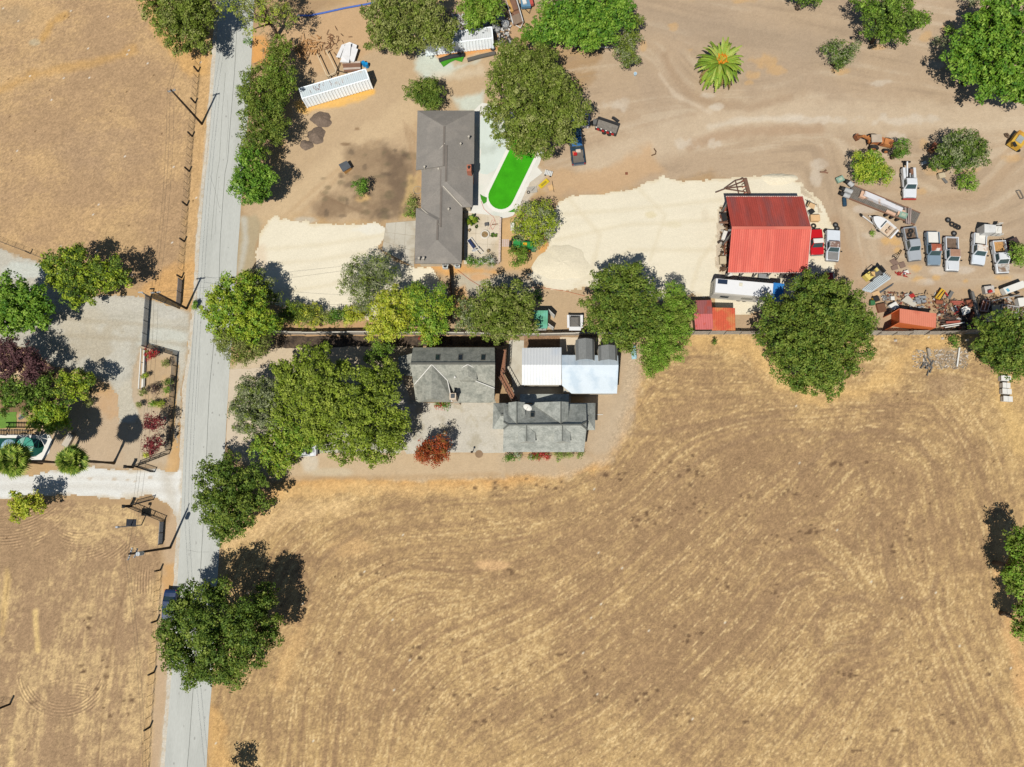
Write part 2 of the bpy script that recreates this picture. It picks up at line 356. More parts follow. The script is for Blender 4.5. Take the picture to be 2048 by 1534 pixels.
blob(240,480,60,40,(204,172,124),.5,seed=61); paint([(280,0),(330,0),(345,60),(420,118),(420,150),(380,150),(320,90)], (226,178,110), 8, 8, .6, 62, .3)
# ---- verges of the road, lower left
paint([(345,1010),(372,960),(360,1130),(345,1330),(330,1560),(296,1560),(318,1200),(330,1060)], (206,180,148), 6, 7, .8, 63, .3)
stroke([(318,1150),(305,1330),(292,1534)], (224,188,132), 7, 6, 6, .6, 64); stroke([(345,1230),(335,1400),(322,1534)], (206,192,170), 4, 4, 4, .6, 65)
paint([(330,1130),(352,1130),(350,1180),(335,1200),(322,1180)], (214,166,104), 8, 8, .7, 66, .3)
stroke([(15,1140),(5,1270)], (230,196,130), 5, 5, 5, .6, 67); stroke([(70,1225),(75,1300)], (236,204,140), 5, 4, 4, .8, 68); stroke([(25,1480),(20,1534)], (236,206,146), 6, 5, 5, .7, 69)
stroke([(252,1165),(230,1260),(214,1350),(202,1450),(195,1534)], (140,112,84), 1.6, 1.5, 1, .6, 70, .1); stroke([(18,1160),(5,1240)], (140,112,84), 1.6, 1.5, 1, .5, 71, .1)
# ---- gravel yards on the left and the soil between them
paint([(250,680),(345,690),(352,745),(345,860),(345,935),(250,935),(120,925),(60,905),(120,800),(215,790),(280,700)], (202,184,158), 10, 12, .9, 72, .2)
paint([(60,835),(200,790),(260,830),(240,920),(100,925)], (200,176,146), 10, 12, .8, 73, .2)
paint([(195,790),(235,780),(262,810),(255,840),(200,835)], (208,168,124), 8, 14, .6, 74, .7); stroke([(330,760),(345,800),(350,900),(340,950)], (224,182,124), 8, 7, 6, .7, 75)
paint([(280,700),(350,715),(350,790),(330,830),(285,800)], (196,168,130), 8, 8, .8, 76, .5); paint([(0,735),(50,730),(60,760),(0,765)], (226,196,150), 5, 4, .8, 77)
paint([(0,760),(120,770),(120,830),(0,830)], (96,80,60), 12, 10, .7, 78)
# ---- right of the road: trodden soil under the trees and round the houses
paint([(500,60),(740,0),(1040,0),(1020,200),(960,225),(840,225),(830,440),(780,445),(560,430),(500,445),(480,420),(560,330),(590,180),(520,120)], (202,176,141), 10, 12, .95, 80, .1)
paint([(500,60),(600,40),(740,0),(760,100),(640,150),(590,130),(500,120)], (208,172,130), 12, 14, .8, 81, .3)
paint([(505,70),(535,75),(545,130),(505,125)], (232,170,98), 6, 8, .9, 82, .4); paint([(590,205),(660,195),(750,178),(752,190),(690,212),(610,226),(595,222)], (236,186,104), 4, 5, .9, 83, .3)
stroke([(610,205),(745,183)], (240,184,90), 5, 4, 4, .8, 84); stroke([(540,440),(620,380),(720,290),(830,215),(840,200)], (216,190,152), 26, 16, 10, .7, 85, .15)
stroke([(560,440),(640,370),(740,285)], (196,166,128), 4, 4, 3, .5, 86); stroke([(600,430),(680,350),(760,280)], (196,166,128), 4, 4, 3, .5, 87)
paint([(700,295),(760,285),(800,300),(832,330),(832,432),(760,440),(650,432),(640,400),(690,380)], (158,134,106), 16, 20, .85, 88, .6)
paint([(760,290),(800,300),(832,345),(830,420),(740,438),(770,380)], (118,100,82), 16, 20, .8, 89, .8); paint([(815,350),(835,350),(835,436),(800,438)], (206,176,124), 6, 8, .8, 90, .4)
blob(650,415,40,22,(140,116,92),.6,seed=91); blob(725,395,18,10,(228,190,130),.8,seed=92); blob(610,440,30,8,(206,198,180),.7,seed=93)
_r = np.random.default_rng(31)
for _k in range(60): blob(640+190*_r.random(), 300+135*_r.random(), 4+9*_r.random(), 3+6*_r.random(), [(104,90,76),(132,118,92),(150,126,100),(120,108,84)][_k % 4], .6, .9, int(_k)+3, .8)
for _k in range(7): stroke([(640+_k*5,385+_k*3),(665+_k*6,402+_k*2),(690+_k*7,425)], (146,122,96), 1.4, 1.4, 2, .5, 40+_k, .4)
for _k in range(10): stroke([(806+_k*2.6,240+_k*3),(815+_k*1.8,290),(828,330+_k*4)], (170,142,110), 1.2, 1.2, 2, .4, 60+_k, .5)
blob(690,288,12,4,(130,104,78),.8,seed=94); blob(715,258,6,3,(150,122,92),.8,seed=95)
paint([(480,430),(510,432),(525,445),(515,490),(508,545),(470,560),(472,500)], (186,170,138), 6, 6, .95, 96, .1); stroke([(488,440),(492,480),(480,540)], (206,206,196), 5, 5, 4, .6, 97)
# yard at the top
paint([(1040,0),(2080,-20),(2080,560),(1900,590),(1700,600),(1600,400),(1420,350),(1240,380),(1100,400),(1080,320),(1180,160),(1220,60)], (193,170,142), 10, 12, .97, 100)
YN = fbm(GXc, GYc*1.0, 7, 4, 131); C = lerp(C, A(186,164,138), 0.75*sstep(.48, .66, YN)*(1-sstep(-5, 5, sdpoly(PX, PY, [(1240,-20),(2080,-20),(2080,480),(1660,480),(1400,340),(1300,300)]))))
mY = 1-sstep(-10, 10, sdpoly(PX, PY, YARD))
C = lerp(C, A(168,147,123), 0.55*mY*sstep(0.2, 2.2, S2*.8+.5*S3+2*(NP-.5)))
C = lerp(C, A(214,196,170), 0.55*mY*sstep(0.3, 2.4, -S2*.9+.4*S3+2*(NL-.5)))
stroke([(1180,330),(1300,290),(1420,250),(1600,225),(1800,235),(2060,245)], (216,196,168), 30, 20, 14, .65, 101, .25); stroke([(1300,40),(1440,60),(1600,90),(1700,120)], (178,158,134), 26, 16, 12, .6, 102)
stroke([(1330,110),(1345,150),(1375,185),(1430,210),(1500,215),(1580,195)], (176,150,122), 8, 6, 4, .6, 103); stroke([(1320,150),(1350,190),(1420,225)], (222,204,180), 4, 4, 4, .6, 104)
stroke([(1380,290),(1460,265),(1560,258),(1640,260)], (182,152,122), 10, 8, 6, .6, 105); stroke([(1420,255),(1480,240),(1600,235)], (226,214,194), 6, 5, 6, .6, 106)
for (x, y, rx, ry) in [(1365,290,18,14),(1432,288,12,7),(1432,213,14,5),(1425,215,12,5),(1415,190,20,5),(1240,210,24,9),(1620,240,60,6),(1790,275,16,8),(1640,330,12,10),(1820,240,60,8),(1870,130,12,7),(1760,165,20,5),(1630,355,12,14)]: blob(x, y, rx*1.3, ry*1.3, (220,208,190), .55, 1.0, int(x) % 90+20, .6)
for (x, y, rx, ry) in [(1345,52,14,8),(1380,100,10,4),(1530,120,30,14),(1555,140,16,10),(1510,150,18,10),(1290,90,10,12),(1500,165,10,6),(1480,2,20,5),(1775,345,18,12),(1870,340,30,12),(1940,340,26,8),(1850,285,10,16),(1690,140,24,6),(1760,95,26,5),(1850,75,14,10),(2030,318,22,12),(1845,385,10,7),(1770,340,14,10),(1680,145,20,5),(1900,60,14,10)]: blob(x, y, rx, ry, (214,174,120), .6, 1.1, int(x) % 70+20, .9)
for (x, y, rx, ry) in [(1655,510,40,60),(1700,520,50,30),(1780,500,30,18)]: blob(x, y, rx, ry, (196,166,134), .5, seed=int(x) % 60)
for (x, y, rx, ry) in [(1775,485,20,12),(1795,500,10,8),(1830,535,14,9),(1825,590,18,10),(1835,560,16,10),(1940,585,16,10),(2000,555,24,8),(1930,562,12,6),(1870,555,14,7)]: blob(x, y, rx, ry, (220,178,116), .75, .9, int(x) % 50+30, .8)
for (x, y, rx, ry) in [(1880,540,26,12),(1930,540,20,8),(1745,470,30,10),(1730,418,30,10),(1850,565,22,8)]: blob(x, y, rx, ry, (216,204,188), .6, seed=int(x) % 40+30)
stroke([(1670,440),(1690,500),(1700,560)], (186,156,124), 10, 8, 6, .6, 107); stroke([(1690,420),(1740,470),(1760,540)], (212,192,164), 8, 8, 6, .5, 108); stroke([(1640,300),(1665,340),(1680,400)], (180,156,130), 9, 8, 6, .5, 109)
stroke([(1720,360),(1850,400),(1960,390),(2020,330)], (190,162,130), 10, 9, 6, .45, 110); stroke([(1740,330),(1870,380)], (222,204,176), 5, 5, 5, .4, 111)
paint([(1080,340),(1200,340),(1300,290),(1330,345),(1220,384),(1140,388),(1100,420)], (208,174,134), 10, 8, .8, 112)
# scrap corner, fence line
paint([(1660,560),(1720,560),(2080,585),(2080,665),(1390,665),(1385,600),(1500,630),(1600,600)], (190,164,134), 8, 8, .9, 113, .2); paint([(1890,600),(2080,600),(2080,662),(1890,662)], (150,122,96), 8, 10, .7, 114, .4)
paint([(1840,575),(1860,570),(1880,620),(1840,640)], (186,156,120), 8, 8, .6, 115, .3)
# between the houses
paint([(880,530),(1060,520),(1060,560),(1180,580),(1180,665),(560,668),(540,620),(700,640),(880,600)], (198,172,138), 8, 8, .95, 116, .1); paint([(905,545),(1000,545),(1060,560),(1075,590),(920,600)], (196,190,170), 8, 8, .85, 117, .2)
paint([(835,527),(930,530),(1000,545),(900,552),(870,540)], (226,172,106), 6, 7, .9, 118, .3); paint([(905,575),(930,570),(940,610),(900,640)], (226,172,110), 6, 8, .8, 119, .3); blob(960,555,30,8,(228,172,112),.7,seed=120)
paint([(1000,436),(1060,430),(1095,470),(1090,520),(1060,545),(1000,545)], (214,176,126), 6, 7, .95, 121, .1); blob(1085,490,14,20,(232,172,100),.8,seed=122); blob(1055,470,12,10,(224,180,110),.6,seed=123)
paint([(560,640),(900,640),(900,672),(560,672)], (200,158,112), 8, 8, .7, 124, .4)
paint([(440,735),(560,690),(620,690),(830,690),(830,910),(600,912),(560,960),(470,920)], (214,196,168), 8, 8, .95, 125, .1); paint([(600,905),(1010,905),(1010,955),(820,960),(570,955)], (208,184,150), 6, 7, .95, 126, .1)
paint([(1000,906),(1175,906),(1240,790),(1262,700),(1290,700),(1262,850),(1215,925),(1130,955),(1000,952)], (200,178,148), 12, 10, .9, 127, .2); paint([(1170,780),(1240,780),(1235,690),(1280,690),(1262,800),(1215,905),(1170,905)], (200,180,152), 9, 8, .8, 128, .25)
paint([(985,660),(1275,660),(1275,700),(985,720)], (176,152,122), 6, 6, .9, 129, .2); blob(660,945,60,10,(214,200,172),.6,seed=130); blob(620,925,20,20,(222,216,200),.6,seed=131); stroke([(560,955),(820,955),(1000,948)], (186,154,114), 4, 4, 3, .5, 132)
paint([(840,100),(900,108),(910,130),(960,120),(900,150),(850,158),(828,140),(835,118)], (212,220,206), 8, 7, .95, 133, .15); paint([(905,195),(965,185),(968,225),(920,222)], (214,222,208), 7, 6, .9, 134, .2); stroke([(870,150),(920,150),(960,140)], (226,212,186), 9, 8, 6, .5, 135)
paint([(860,100),(905,96),(990,90),(1000,98),(940,110),(880,118)], (226,160,92), 4, 4, .9, 136, .3); paint([(985,40),(1040,0),(1050,80),(1000,95)], (196,160,122), 6, 8, .8, 137, .3); paint([(880,20),(1010,30),(985,55),(905,65)], (120,104,88), 5, 8, .8, 138, .4)
paint([(1040,330),(1075,330),(1100,345),(1060,400),(1040,430),(1020,420)], (214,206,190), 6, 6, .8, 139, .2)
# drip of small speckle
mf_ = np.maximum(np.maximum(mF, mL), mU)
C = C*(1+(0.10+0.16*mf_)*(NS-0.5)+(0.06+0.16*mf_)*(NR-0.5))[..., None]
peb = (NR > 0.9991) & (mU > .5); C[peb] = A(238,234,222); peb = (NR < 0.0004) & (mf_ > .5); C[peb] = A(110,84,58); peb = (NR > 0.9997) & (mF > .5); C[peb] = A(236,226,204)
# ---- one sheet to the horizon
out = np.array([0, 8, 25, 60, 140, 320, 700, 1500, 3200.0])[1:]
xs = np.concatenate([(GX0-out)[::-1], xc, xc[-1]+out]); ys = np.concatenate([(GY0-out)[::-1], yc, yc[-1]+out])
k0 = len(out); pad = ((k0, k0), (k0, k0))
Cf = np.pad(C, pad+((0, 0),), mode='edge'); phf = np.pad(ph, pad); amf = np.pad(am, pad)
far = np.array(T(192,160,120)); XX, YY = np.meshgrid(xs, ys, indexing='ij')
outm = np.ones(XX.shape, bool); outm[k0:-k0, k0:-k0] = False; Cf[outm] = Cf[outm]*0.35+far*0.65
NXV, NYV = XX.shape
def grid_mesh(name, V, nx, ny):
    me = bpy.data.meshes.new(name)
    I = np.arange(nx*ny).reshape(nx, ny); F = np.stack([I[:-1, :-1], I[1:, :-1], I[1:, 1:], I[:-1, 1:]], -1).reshape(-1, 4)
    me.vertices.add(nx*ny); me.vertices.foreach_set('co', V.astype(np.float32).ravel())
    me.loops.add(F.size); me.loops.foreach_set('vertex_index', F.ravel().astype(np.int32))
    me.polygons.add(len(F)); me.polygons.foreach_set('loop_start', np.arange(0, F.size, 4, dtype=np.int32)); me.polygons.foreach_set('loop_total', np.full(len(F), 4, np.int32))
    me.update(calc_edges=True); return me
V = np.stack([XX, YY, np.zeros_like(XX)], -1).reshape(-1, 3)
gm = grid_mesh('ground', V, NXV, NYV)
at = gm.color_attributes.new('soil', 'FLOAT_COLOR', 'POINT'); at.data.foreach_set('color', np.concatenate([Cf.reshape(-1, 3), np.pad(0.5+1.0*mf_, pad, mode='edge').reshape(-1, 1)], 1).astype(np.float32).ravel())
for nm, ar in (('furrow', phf), ('furrow_amount', amf)):
    a_ = gm.attributes.new(nm, 'FLOAT', 'POINT'); a_.data.foreach_set('value', ar.astype(np.float32).ravel())
gmat = bpy.data.materials.new('dry_ground'); gmat.use_nodes = True; nt = gmat.node_tree; N = nt.nodes; Lk = nt.links
b = N['Principled BSDF']; b.inputs['Roughness'].default_value = 0.95; b.inputs['Specular IOR Level'].default_value = 0.1
va = N.new('ShaderNodeAttribute'); va.attribute_name = 'soil'; geo = N.new('ShaderNodeNewGeometry')
def nse(sc, det, lo, hi, a, b_):
    n = N.new('ShaderNodeTexNoise'); n.inputs['Scale'].default_value = sc; n.inputs['Detail'].default_value = det; Lk.new(geo.outputs['Position'], n.inputs['Vector'])
    m = N.new('ShaderNodeMapRange'); m.inputs[1].default_value = lo; m.inputs[2].default_value = hi; m.inputs[3].default_value = a; m.inputs[4].default_value = b_
    Lk.new(n.outputs['Fac'], m.inputs[0]); return m.outputs[0], n.outputs['Fac']
def mul(c, f):
    v = N.new('ShaderNodeVectorMath'); v.operation = 'SCALE'; Lk.new(c, v.inputs[0]); Lk.new(f, v.inputs['Scale']); return v.outputs[0]
f1, h1 = nse(2.6, 7, .3, .7, -.09, .09); f2, h2 = nse(7, 6, .3, .7, -.15, .15)
def grain(f):
    a_ = N.new('ShaderNodeMath'); a_.operation = 'MULTIPLY_ADD'; a_.inputs[2].default_value = 1.0; Lk.new(f, a_.inputs[0]); Lk.new(va.outputs['Alpha'], a_.inputs[1]); return a_.outputs[0]
cur = mul(mul(va.outputs['Color'], grain(f1)), grain(f2))
fa = N.new('ShaderNodeAttribute'); fa.attribute_name = 'furrow'; fb = N.new('ShaderNodeAttribute'); fb.attribute_name = 'furrow_amount'
m1 = N.new('ShaderNodeMath'); m1.operation = 'MULTIPLY'; m1.inputs[1].default_value = 2*math.pi/0.40; Lk.new(fa.outputs['Fac'], m1.inputs[0])
m2 = N.new('ShaderNodeMath'); m2.operation = 'SINE'; Lk.new(m1.outputs[0], m2.inputs[0])
m3 = N.new('ShaderNodeMath'); m3.operation = 'MULTIPLY'; Lk.new(m2.outputs[0], m3.inputs[0]); Lk.new(fb.outputs['Fac'], m3.inputs[1])
m4 = N.new('ShaderNodeMath'); m4.operation = 'MULTIPLY_ADD'; m4.inputs[1].default_value = 0.30; m4.inputs[2].default_value = 1.0; Lk.new(m3.outputs[0], m4.inputs[0])
cur = mul(cur, m4.outputs[0]); Lk.new(cur, b.inputs['Base Color'])
bp = N.new('ShaderNodeBump'); bp.inputs['Strength'].default_value = 0.6; bp.inputs['Distance'].default_value = 0.06; Lk.new(h2, bp.inputs['Height']); Lk.new(bp.outputs[0], b.inputs['Normal'])
gm.materials.append(gmat); go = bpy.data.objects.new('ground', gm); COL.objects.link(go); struct(go)
# ================================================================ laid surfaces
def jitter(poly, amp=1.2, step=9, seed=1):
    r = random.Random(seed); o = []
    for i in range(len(poly)):
        a = poly[i]; b = poly[(i+1) % len(poly)]; L_ = math.hypot(b[0]-a[0], b[1]-a[1]); n = max(1, int(L_/step))
        for k in range(n):
            t = k/n; o.append((a[0]+(b[0]-a[0])*t+r.uniform(-amp, amp)*(0.4 if k == 0 else 1), a[1]+(b[1]-a[1])*t+r.uniform(-amp, amp)))
    return o
def sheet(name, poly, z, m, amp=0.0, step=9, th=None, seed=1):
    pts = jitter(poly, amp, step, seed) if amp else poly
    w = [P(x, y, z) for x, y in pts]
    return struct(MB().prism([(p.x, p.y) for p in w], -0.02 if th is None else z-th, z).build(name, m))
def soil_sheet(name, poly, base, z, amp=3.0, fn=None, streak=0.0, edge_col=None, seed=1, grain=1.0):
    """a spread of loose material with ragged edges, coloured like the ground sheet (own grid, own height)"""
    global C
    w = box_of(poly, 12); keep_ = C; C = np.broadcast_to(A(*base), C.shape).copy()
    if streak: C = C*(1+streak*np.clip(0.5*S2+0.5*S3, -2, 2)+streak*0.8*(NP-.5)*4)[..., None]
    sd = sdpoly(PX[w], PY[w], poly)
    if edge_col is not None: C[w] = lerp(C[w], A(*edge_col), 0.8*sstep(-9, 1, sd+(nz_(1.5, seed+4, w)-.5)*16))
    if fn: fn()
    C = C*(1+grain*(0.06*(NS-.5)+0.05*(NR-.5)))[..., None]
    col = C[w]; C = keep_
    m = (sd+(nz_(1.5, seed, w)-.5)*2*amp+(NR[w]-.5)*amp) < 0
    cell = m[:-1, :-1] & m[1:, 1:] & m[1:, :-1] & m[:-1, 1:]
    nx, ny = m.shape; I = np.arange(nx*ny).reshape(nx, ny); F = np.stack([I[:-1, :-1], I[1:, :-1], I[1:, 1:], I[:-1, 1:]], -1)[cell]
    used, inv = np.unique(F.ravel(), return_inverse=True); F = inv.reshape(-1, 4)
    V = np.stack([GXc[w].ravel()[used], GYc[w].ravel()[used], np.full(len(used), z)], -1)
    me = bpy.data.meshes.new(name); me.vertices.add(len(V)); me.vertices.foreach_set('co', V.astype(np.float32).ravel())
    me.loops.add(F.size); me.loops.foreach_set('vertex_index', F.ravel().astype(np.int32)); me.polygons.add(len(F)); me.polygons.foreach_set('loop_start', np.arange(0, F.size, 4, dtype=np.int32)); me.polygons.foreach_set('loop_total', np.full(len(F), 4, np.int32)); me.update(calc_edges=True)
    at_ = me.color_attributes.new('soil', 'FLOAT_COLOR', 'POINT'); at_.data.foreach_set('color', np.concatenate([col.reshape(-1, 3)[used], np.full((len(used), 1), grain)], 1).astype(np.float32).ravel())
    me.materials.append(gmat); o = bpy.data.objects.new(name, me); COL.objects.link(o); return struct(o)
asphalt = mat('worn_asphalt', T(201,203,196), 0.9, var=0.05, vscale=1.2, col2=T(193,195,188), c2scale=0.6, fine=0.07, fscale=9, stretch=(1.0,.16,1))
RL = [(441,-60),(440,0),(434,69),(429,146),(422,230),(417,319),(412,348),(407,400),(400,481),(394,600),(388,629),(382,706),(373,769),(369,860),(364,983),(361,1058),(357,1127),(355,1162),(344,1329),(339,1402),(332,1490),(329,1534),(322,1640)]
RR = [(512,-60),(509,0),(506,52),(503,117),(496,230),(488,340),(482,408),(479,456),(475,509),(473,546),(468,620),(463,690),(459,742),(454,821),(450,899),(444,1000),(440,1084),(438,1110),(430,1240),(423,1380),(418,1438),(413,1534),(406,1640)]
road = sheet('road', RL+RR[::-1], 0.016, asphalt)
shoulder = mat('gravel_shoulder', T(212,204,188), 0.95, var=0.12, vscale=0.8, col2=T(206,192,168), c2scale=1.5, fine=0.2, fscale=6)
sheet('road_shoulder', [(x-8, y) for x, y in RL]+[(x+2, y) for x, y in RL[::-1]], 0.006, shoulder, 1.6, 8, seed=3)
seam = mat('dark_road_seam', T(128,130,124), 0.9)
cl = [((a[0]*0.46+b[0]*0.54), a[1]) for a, b in zip(RL, RR)]
cl[0] = (478,-60); mb = MB()
for (lst, wd) in ((cl, 0.035), ([(x+22, y) for x, y in RL[3:9]], 0.02)):
    for a, b in zip(lst[:-1], lst[1:]):
        pa, pb = P(*a, 0.0215), P(*b, 0.0215); d = (pb-pa).normalized(); n = Vector((-d.y, d.x, 0))*wd
        mb.add([pa-n, pb-n, pb+n, pa+n], [(0,1,2,3)])
rs = mb.build('tar_seam', seam); rs.parent = road
crk = MB(); r = random.Random(4)
for line in ([(420,350),(430,380),(438,412),(441,418)],[(430,470),(434,400),(438,360)],[(375,1100),(395,1104),(418,1104)],[(408,552),(440,560),(468,570)],[(455,200),(457,250),(452,320)],[(400,690),(398,760),(394,830)]):
    for a, b in zip(line[:-1], line[1:]):
        pa, pb = P(*a, 0.021), P(*b, 0.021); d = (pb-pa).normalized(); n = Vector((-d.y, d.x, 0))*0.012
        crk.add([pa-n, pb-n, pb+n, pa+n], [(0,1,2,3)])
ck = crk.build('crack', seam); ck.parent = road
stain = mat('oil_stain', T(172,172,166), .8, var=.1)
rr_ = random.Random(9); mb = MB()
for k in range(40):
    y_ = rr_.uniform(0, 1530); i_ = max(i for i in range(len(RL)-1) if RL[i][1] <= y_); f_ = (y_-RL[i_][1])/(RL[i_+1][1]-RL[i_][1]); xl = RL[i_][0]+(RL[i_+1][0]-RL[i_][0])*f_; xr = RR[i_][0]+(RR[i_+1][0]-RR[i_][0])*f_
    p_ = P(xl+(xr-xl)*rr_.uniform(.12, .88), y_, .0225); q_ = [p_+Vector((math.cos(a*1.047)*rr_.uniform(.04, .16), math.sin(a*1.047)*rr_.uniform(.06, .3), 0)) for a in range(6)]; mb.add(q_, [tuple(range(6))])
o = mb.build('stain', stain); o.parent = road; o['kind'] = 'stuff'
gravel = mat('pale_gravel', T(200,195,180), 0.95, var=0.10, vscale=0.35, col2=T(186,172,148), c2scale=0.16, c2lo=.46, c2hi=.66, fine=0.22, fscale=5.5, bump=0.5)
soil_sheet('gravel_driveway', [(-30,492),(0,497),(60,517),(110,535),(150,560),(175,590),(240,588),(272,592),(302,598),(384,622),(384,640),(378,706),(368,769),(360,860),(356,900),(345,870),(352,800),(353,735),(340,700),(290,690),(284,700),(270,740),(266,790),(285,830),(275,850),(235,850),(232,790),(215,770),(195,760),(150,745),(100,735),(60,700),(0,690),(-30,690)], (198,193,178), 0.010, 4.0, lambda: [blob(x, y, rx, ry, c_, .6, .6, 3+i_, .5) for i_, (x, y, rx, ry, c_) in enumerate([(200,690,90,40,(188,176,152)),(330,680,60,30,(214,218,208)),(255,600,60,25,(206,202,190)),(60,540,70,20,(214,222,214)),(240,720,30,60,(210,208,196)),(160,640,50,30,(204,194,172)),(340,620,40,20,(206,204,194)),(250,800,30,50,(204,196,176))])]+[stroke(l_, (182,170,146), 4, 4, 4, .5, 7+j_) for j_, l_ in enumerate([[(380,660),(300,650),(150,640),(0,600)],[(380,690),(280,680),(120,670),(0,640)]])], .05, (190,164,128), 5)
chalk = mat('white_chalk_gravel', T(233,234,229), 0.95, var=0.05, vscale=0.5, col2=T(212,208,196), c2scale=0.22, c2lo=.5, c2hi=.72, fine=0.10, fscale=6)
soil_sheet('chalk_driveway', [(-30,945),(0,944),(60,948),(100,940),(180,930),(260,940),(310,936),(345,945),(366,930),(362,1040),(352,1035),(335,1010),(300,995),(255,1000),(200,996),(120,992),(60,994),(0,1000),(-30,1000)], (232,232,226), 0.010, 4.0, lambda: [stroke(l_, c_, w_, w_, 4, .6, 7+j_) for j_, (l_, c_, w_) in enumerate([([(360,985),(200,972),(0,974)],(216,212,202),6),([(360,960),(200,955),(0,958)],(222,218,208),4),([(330,940),(350,1030)],(206,198,182),10),([(250,990),(300,990)],(212,198,172),6)])]+[blob(x, 965+10*math.sin(x), 5, 3, (196,172,140), .6, .7, int(x) % 9+2) for x in (180,205,230,255,270,120,300)], .03, (206,190,162), 6, .6)
sand = mat('cream_crushed_rock', T(240,231,203), 0.95, var=0.035, vscale=0.25, col2=T(230,219,188), c2scale=0.12, c2lo=.45, c2hi=.75, fine=0.045, fscale=6)
padL = [(509,575),(509,544),(511,500),(517,475),(528,450),(532,439),(558,430),(561,437),(575,435),(581,439),(604,441),(615,439),(621,445),(692,447),(752,444),(775,457),(771,479),(759,496),(790,520),(826,532),(868,535),(880,556),(898,585),(890,620),(850,640),(700,640),(600,625),(545,610)]
soil_sheet('crushed_rock_pad', padL, (241,232,208), 0.03, 3.0, lambda: [stroke(l_, (229,217,188), 4, 4, 3, .55, 7+j_) for j_, l_ in enumerate([[(520,500),(640,490),(770,470)],[(515,530),(640,520),(760,500)],[(530,590),(660,570),(760,540)]])]+[blob(522,520,16,40,(228,208,180),.7,.4,5), blob(740,458,40,12,(238,236,224),.6,.5,6)], .018, (230,214,180), 7, .35)
padR = [(1054,550),(1071,536),(1086,521),(1090,500),(1096,488),(1085,470),(1090,440),(1109,413),(1123,399),(1142,390),(1200,387),(1273,375),(1294,363),(1316,357),(1324,346),(1346,356),(1363,362),(1415,359),(1443,356),(1490,352),(1535,349),(1552,343),(1576,349),(1595,362),(1608,371),(1639,397),(1651,418),(1662,441),(1680,470),(1676,500),(1671,540),(1669,565),(1650,590),(1600,602),(1500,629),(1425,629),(1425,600),(1385,592),(1300,604),(1225,590),(1175,577),(1125,585),(1071,573)]
soil_sheet('crushed_rock_yard', padR, (239,230,206), 0.03, 4.0, lambda: [stroke(l_, (228,216,187), 4, 4, 3, .55, 7+j_) for j_, l_ in enumerate([[(1100,430),(1250,420),(1440,400)],[(1110,480),(1250,450),(1430,440)],[(1150,570),(1260,500),(1430,500)],[(1380,590),(1400,520),(1440,470)],[(1280,380),(1330,430),(1300,520)],[(1140,400),(1200,470),(1180,560)]])]+[blob(1300,430,16,8,(222,206,160),.5,.9,4), blob(1340,450,30,6,(226,214,180),.5,.9,9), blob(1410,430,10,20,(224,212,186),.5,.7,8), blob(1640,480,30,60,(236,218,184),.5,.5,6), blob(1460,610,40,16,(238,226,196),.5,.5,3)], .02, (228,212,180), 8, .35)
dirtm = mat('grey_trodden_dirt', T(206,194,172), 0.95, var=0.12, vscale=0.7, col2=T(184,164,138), c2scale=0.4, fine=0.15, fscale=6)
soil_sheet('dirt_apron', [(1434,414),(1447,408),(1458,420),(1460,540),(1446,556),(1436,545),(1428,530),(1430,470),(1432,440)], (204,190,168), 0.045, 3.0, None, .05, (226,212,184), 9)
soil_sheet('dirt_strip', [(1596,372),(1606,372),(1632,398),(1646,425),(1640,432),(1622,400),(1600,390)], (206,190,164), 0.045, 3.0, None, .05, (222,206,178), 10)
conc = mat('pale_concrete', T(206,200,184), 0.9, var=0.07, vscale=0.5, col2=T(190,180,160), c2scale=0.3, fine=0.07, fscale=7)
def slabs(parent_name, poly, z, m, cols, rows, gap=0.6):
    """bilinear quad poly (NW,NE,SE,SW in photo pixels) cut in slabs with open joints over a darker bed"""
    bed = sheet(parent_name, poly, z-0.02, mat('joint_sand', T(168,156,134)))
    for i in range(cols):
        for j in range(rows):
            def q(u, v):
                a = [poly[0][k]*(1-u)*(1-v)+poly[1][k]*u*(1-v)+poly[2][k]*u*v+poly[3][k]*(1-u)*v for k in (0, 1)]; return P(*a, z)
            g = gap/60.0
            u0, u1, v0, v1 = (i+g)/cols, (i+1-g)/cols, (j+g)/rows, (j+1-g)/rows
            c = [q(u0, v0), q(u1, v0), q(u1, v1), q(u0, v1)]
            o = MB().prism([(p.x, p.y) for p in c], z-0.015, z+random.uniform(-0.002, 0.004)).build('slab', m); o.parent = bed
    return bed
slabs('concrete_driveway', [(772,446),(832,441),(828,534),(764,500)], 0.055, conc, 3, 3)
conc2 = mat('patio_concrete', T(224,212,190), 0.9, var=0.06, vscale=0.6, col2=T(204,186,156), c2scale=0.28, c2lo=.5, c2hi=.7, fine=0.06, fscale=6)
slabs('patio', [(928,424),(1000,432),(998,528),(928,528)], 0.06, conc2, 3, 5)
decky = mat('pool_deck_concrete', T(236,234,224), 0.9, var=0.05, vscale=0.5, col2=T(206,214,202), c2scale=0.25, c2lo=.5, c2hi=.7, fine=0.04)
sheet('pool_deck', [(944,225),(965,205),(1015,215),(1090,300),(1075,335),(1085,345),(1060,365),(1044,400),(1036,420),(1026,432),(1000,436),(960,430),(928,424),(930,350),(948,345)], 0.045, decky, 1.2, 8, th=0.06, seed=12)
plaster = mat('pale_plaster_dust', T(221,232,224), 0.95, var=0.05, vscale=0.5, col2=T(196,206,196), c2scale=0.3, c2lo=.5, c2hi=.7, fine=0.05)
sheet('plaster_dust', [(957,255),(962,235),(990,240),(1012,290),(1014,306),(1000,330),(975,350),(960,346),(962,310),(957,280)], 0.055, plaster, 2.0, 7, th=0.02, seed=13)
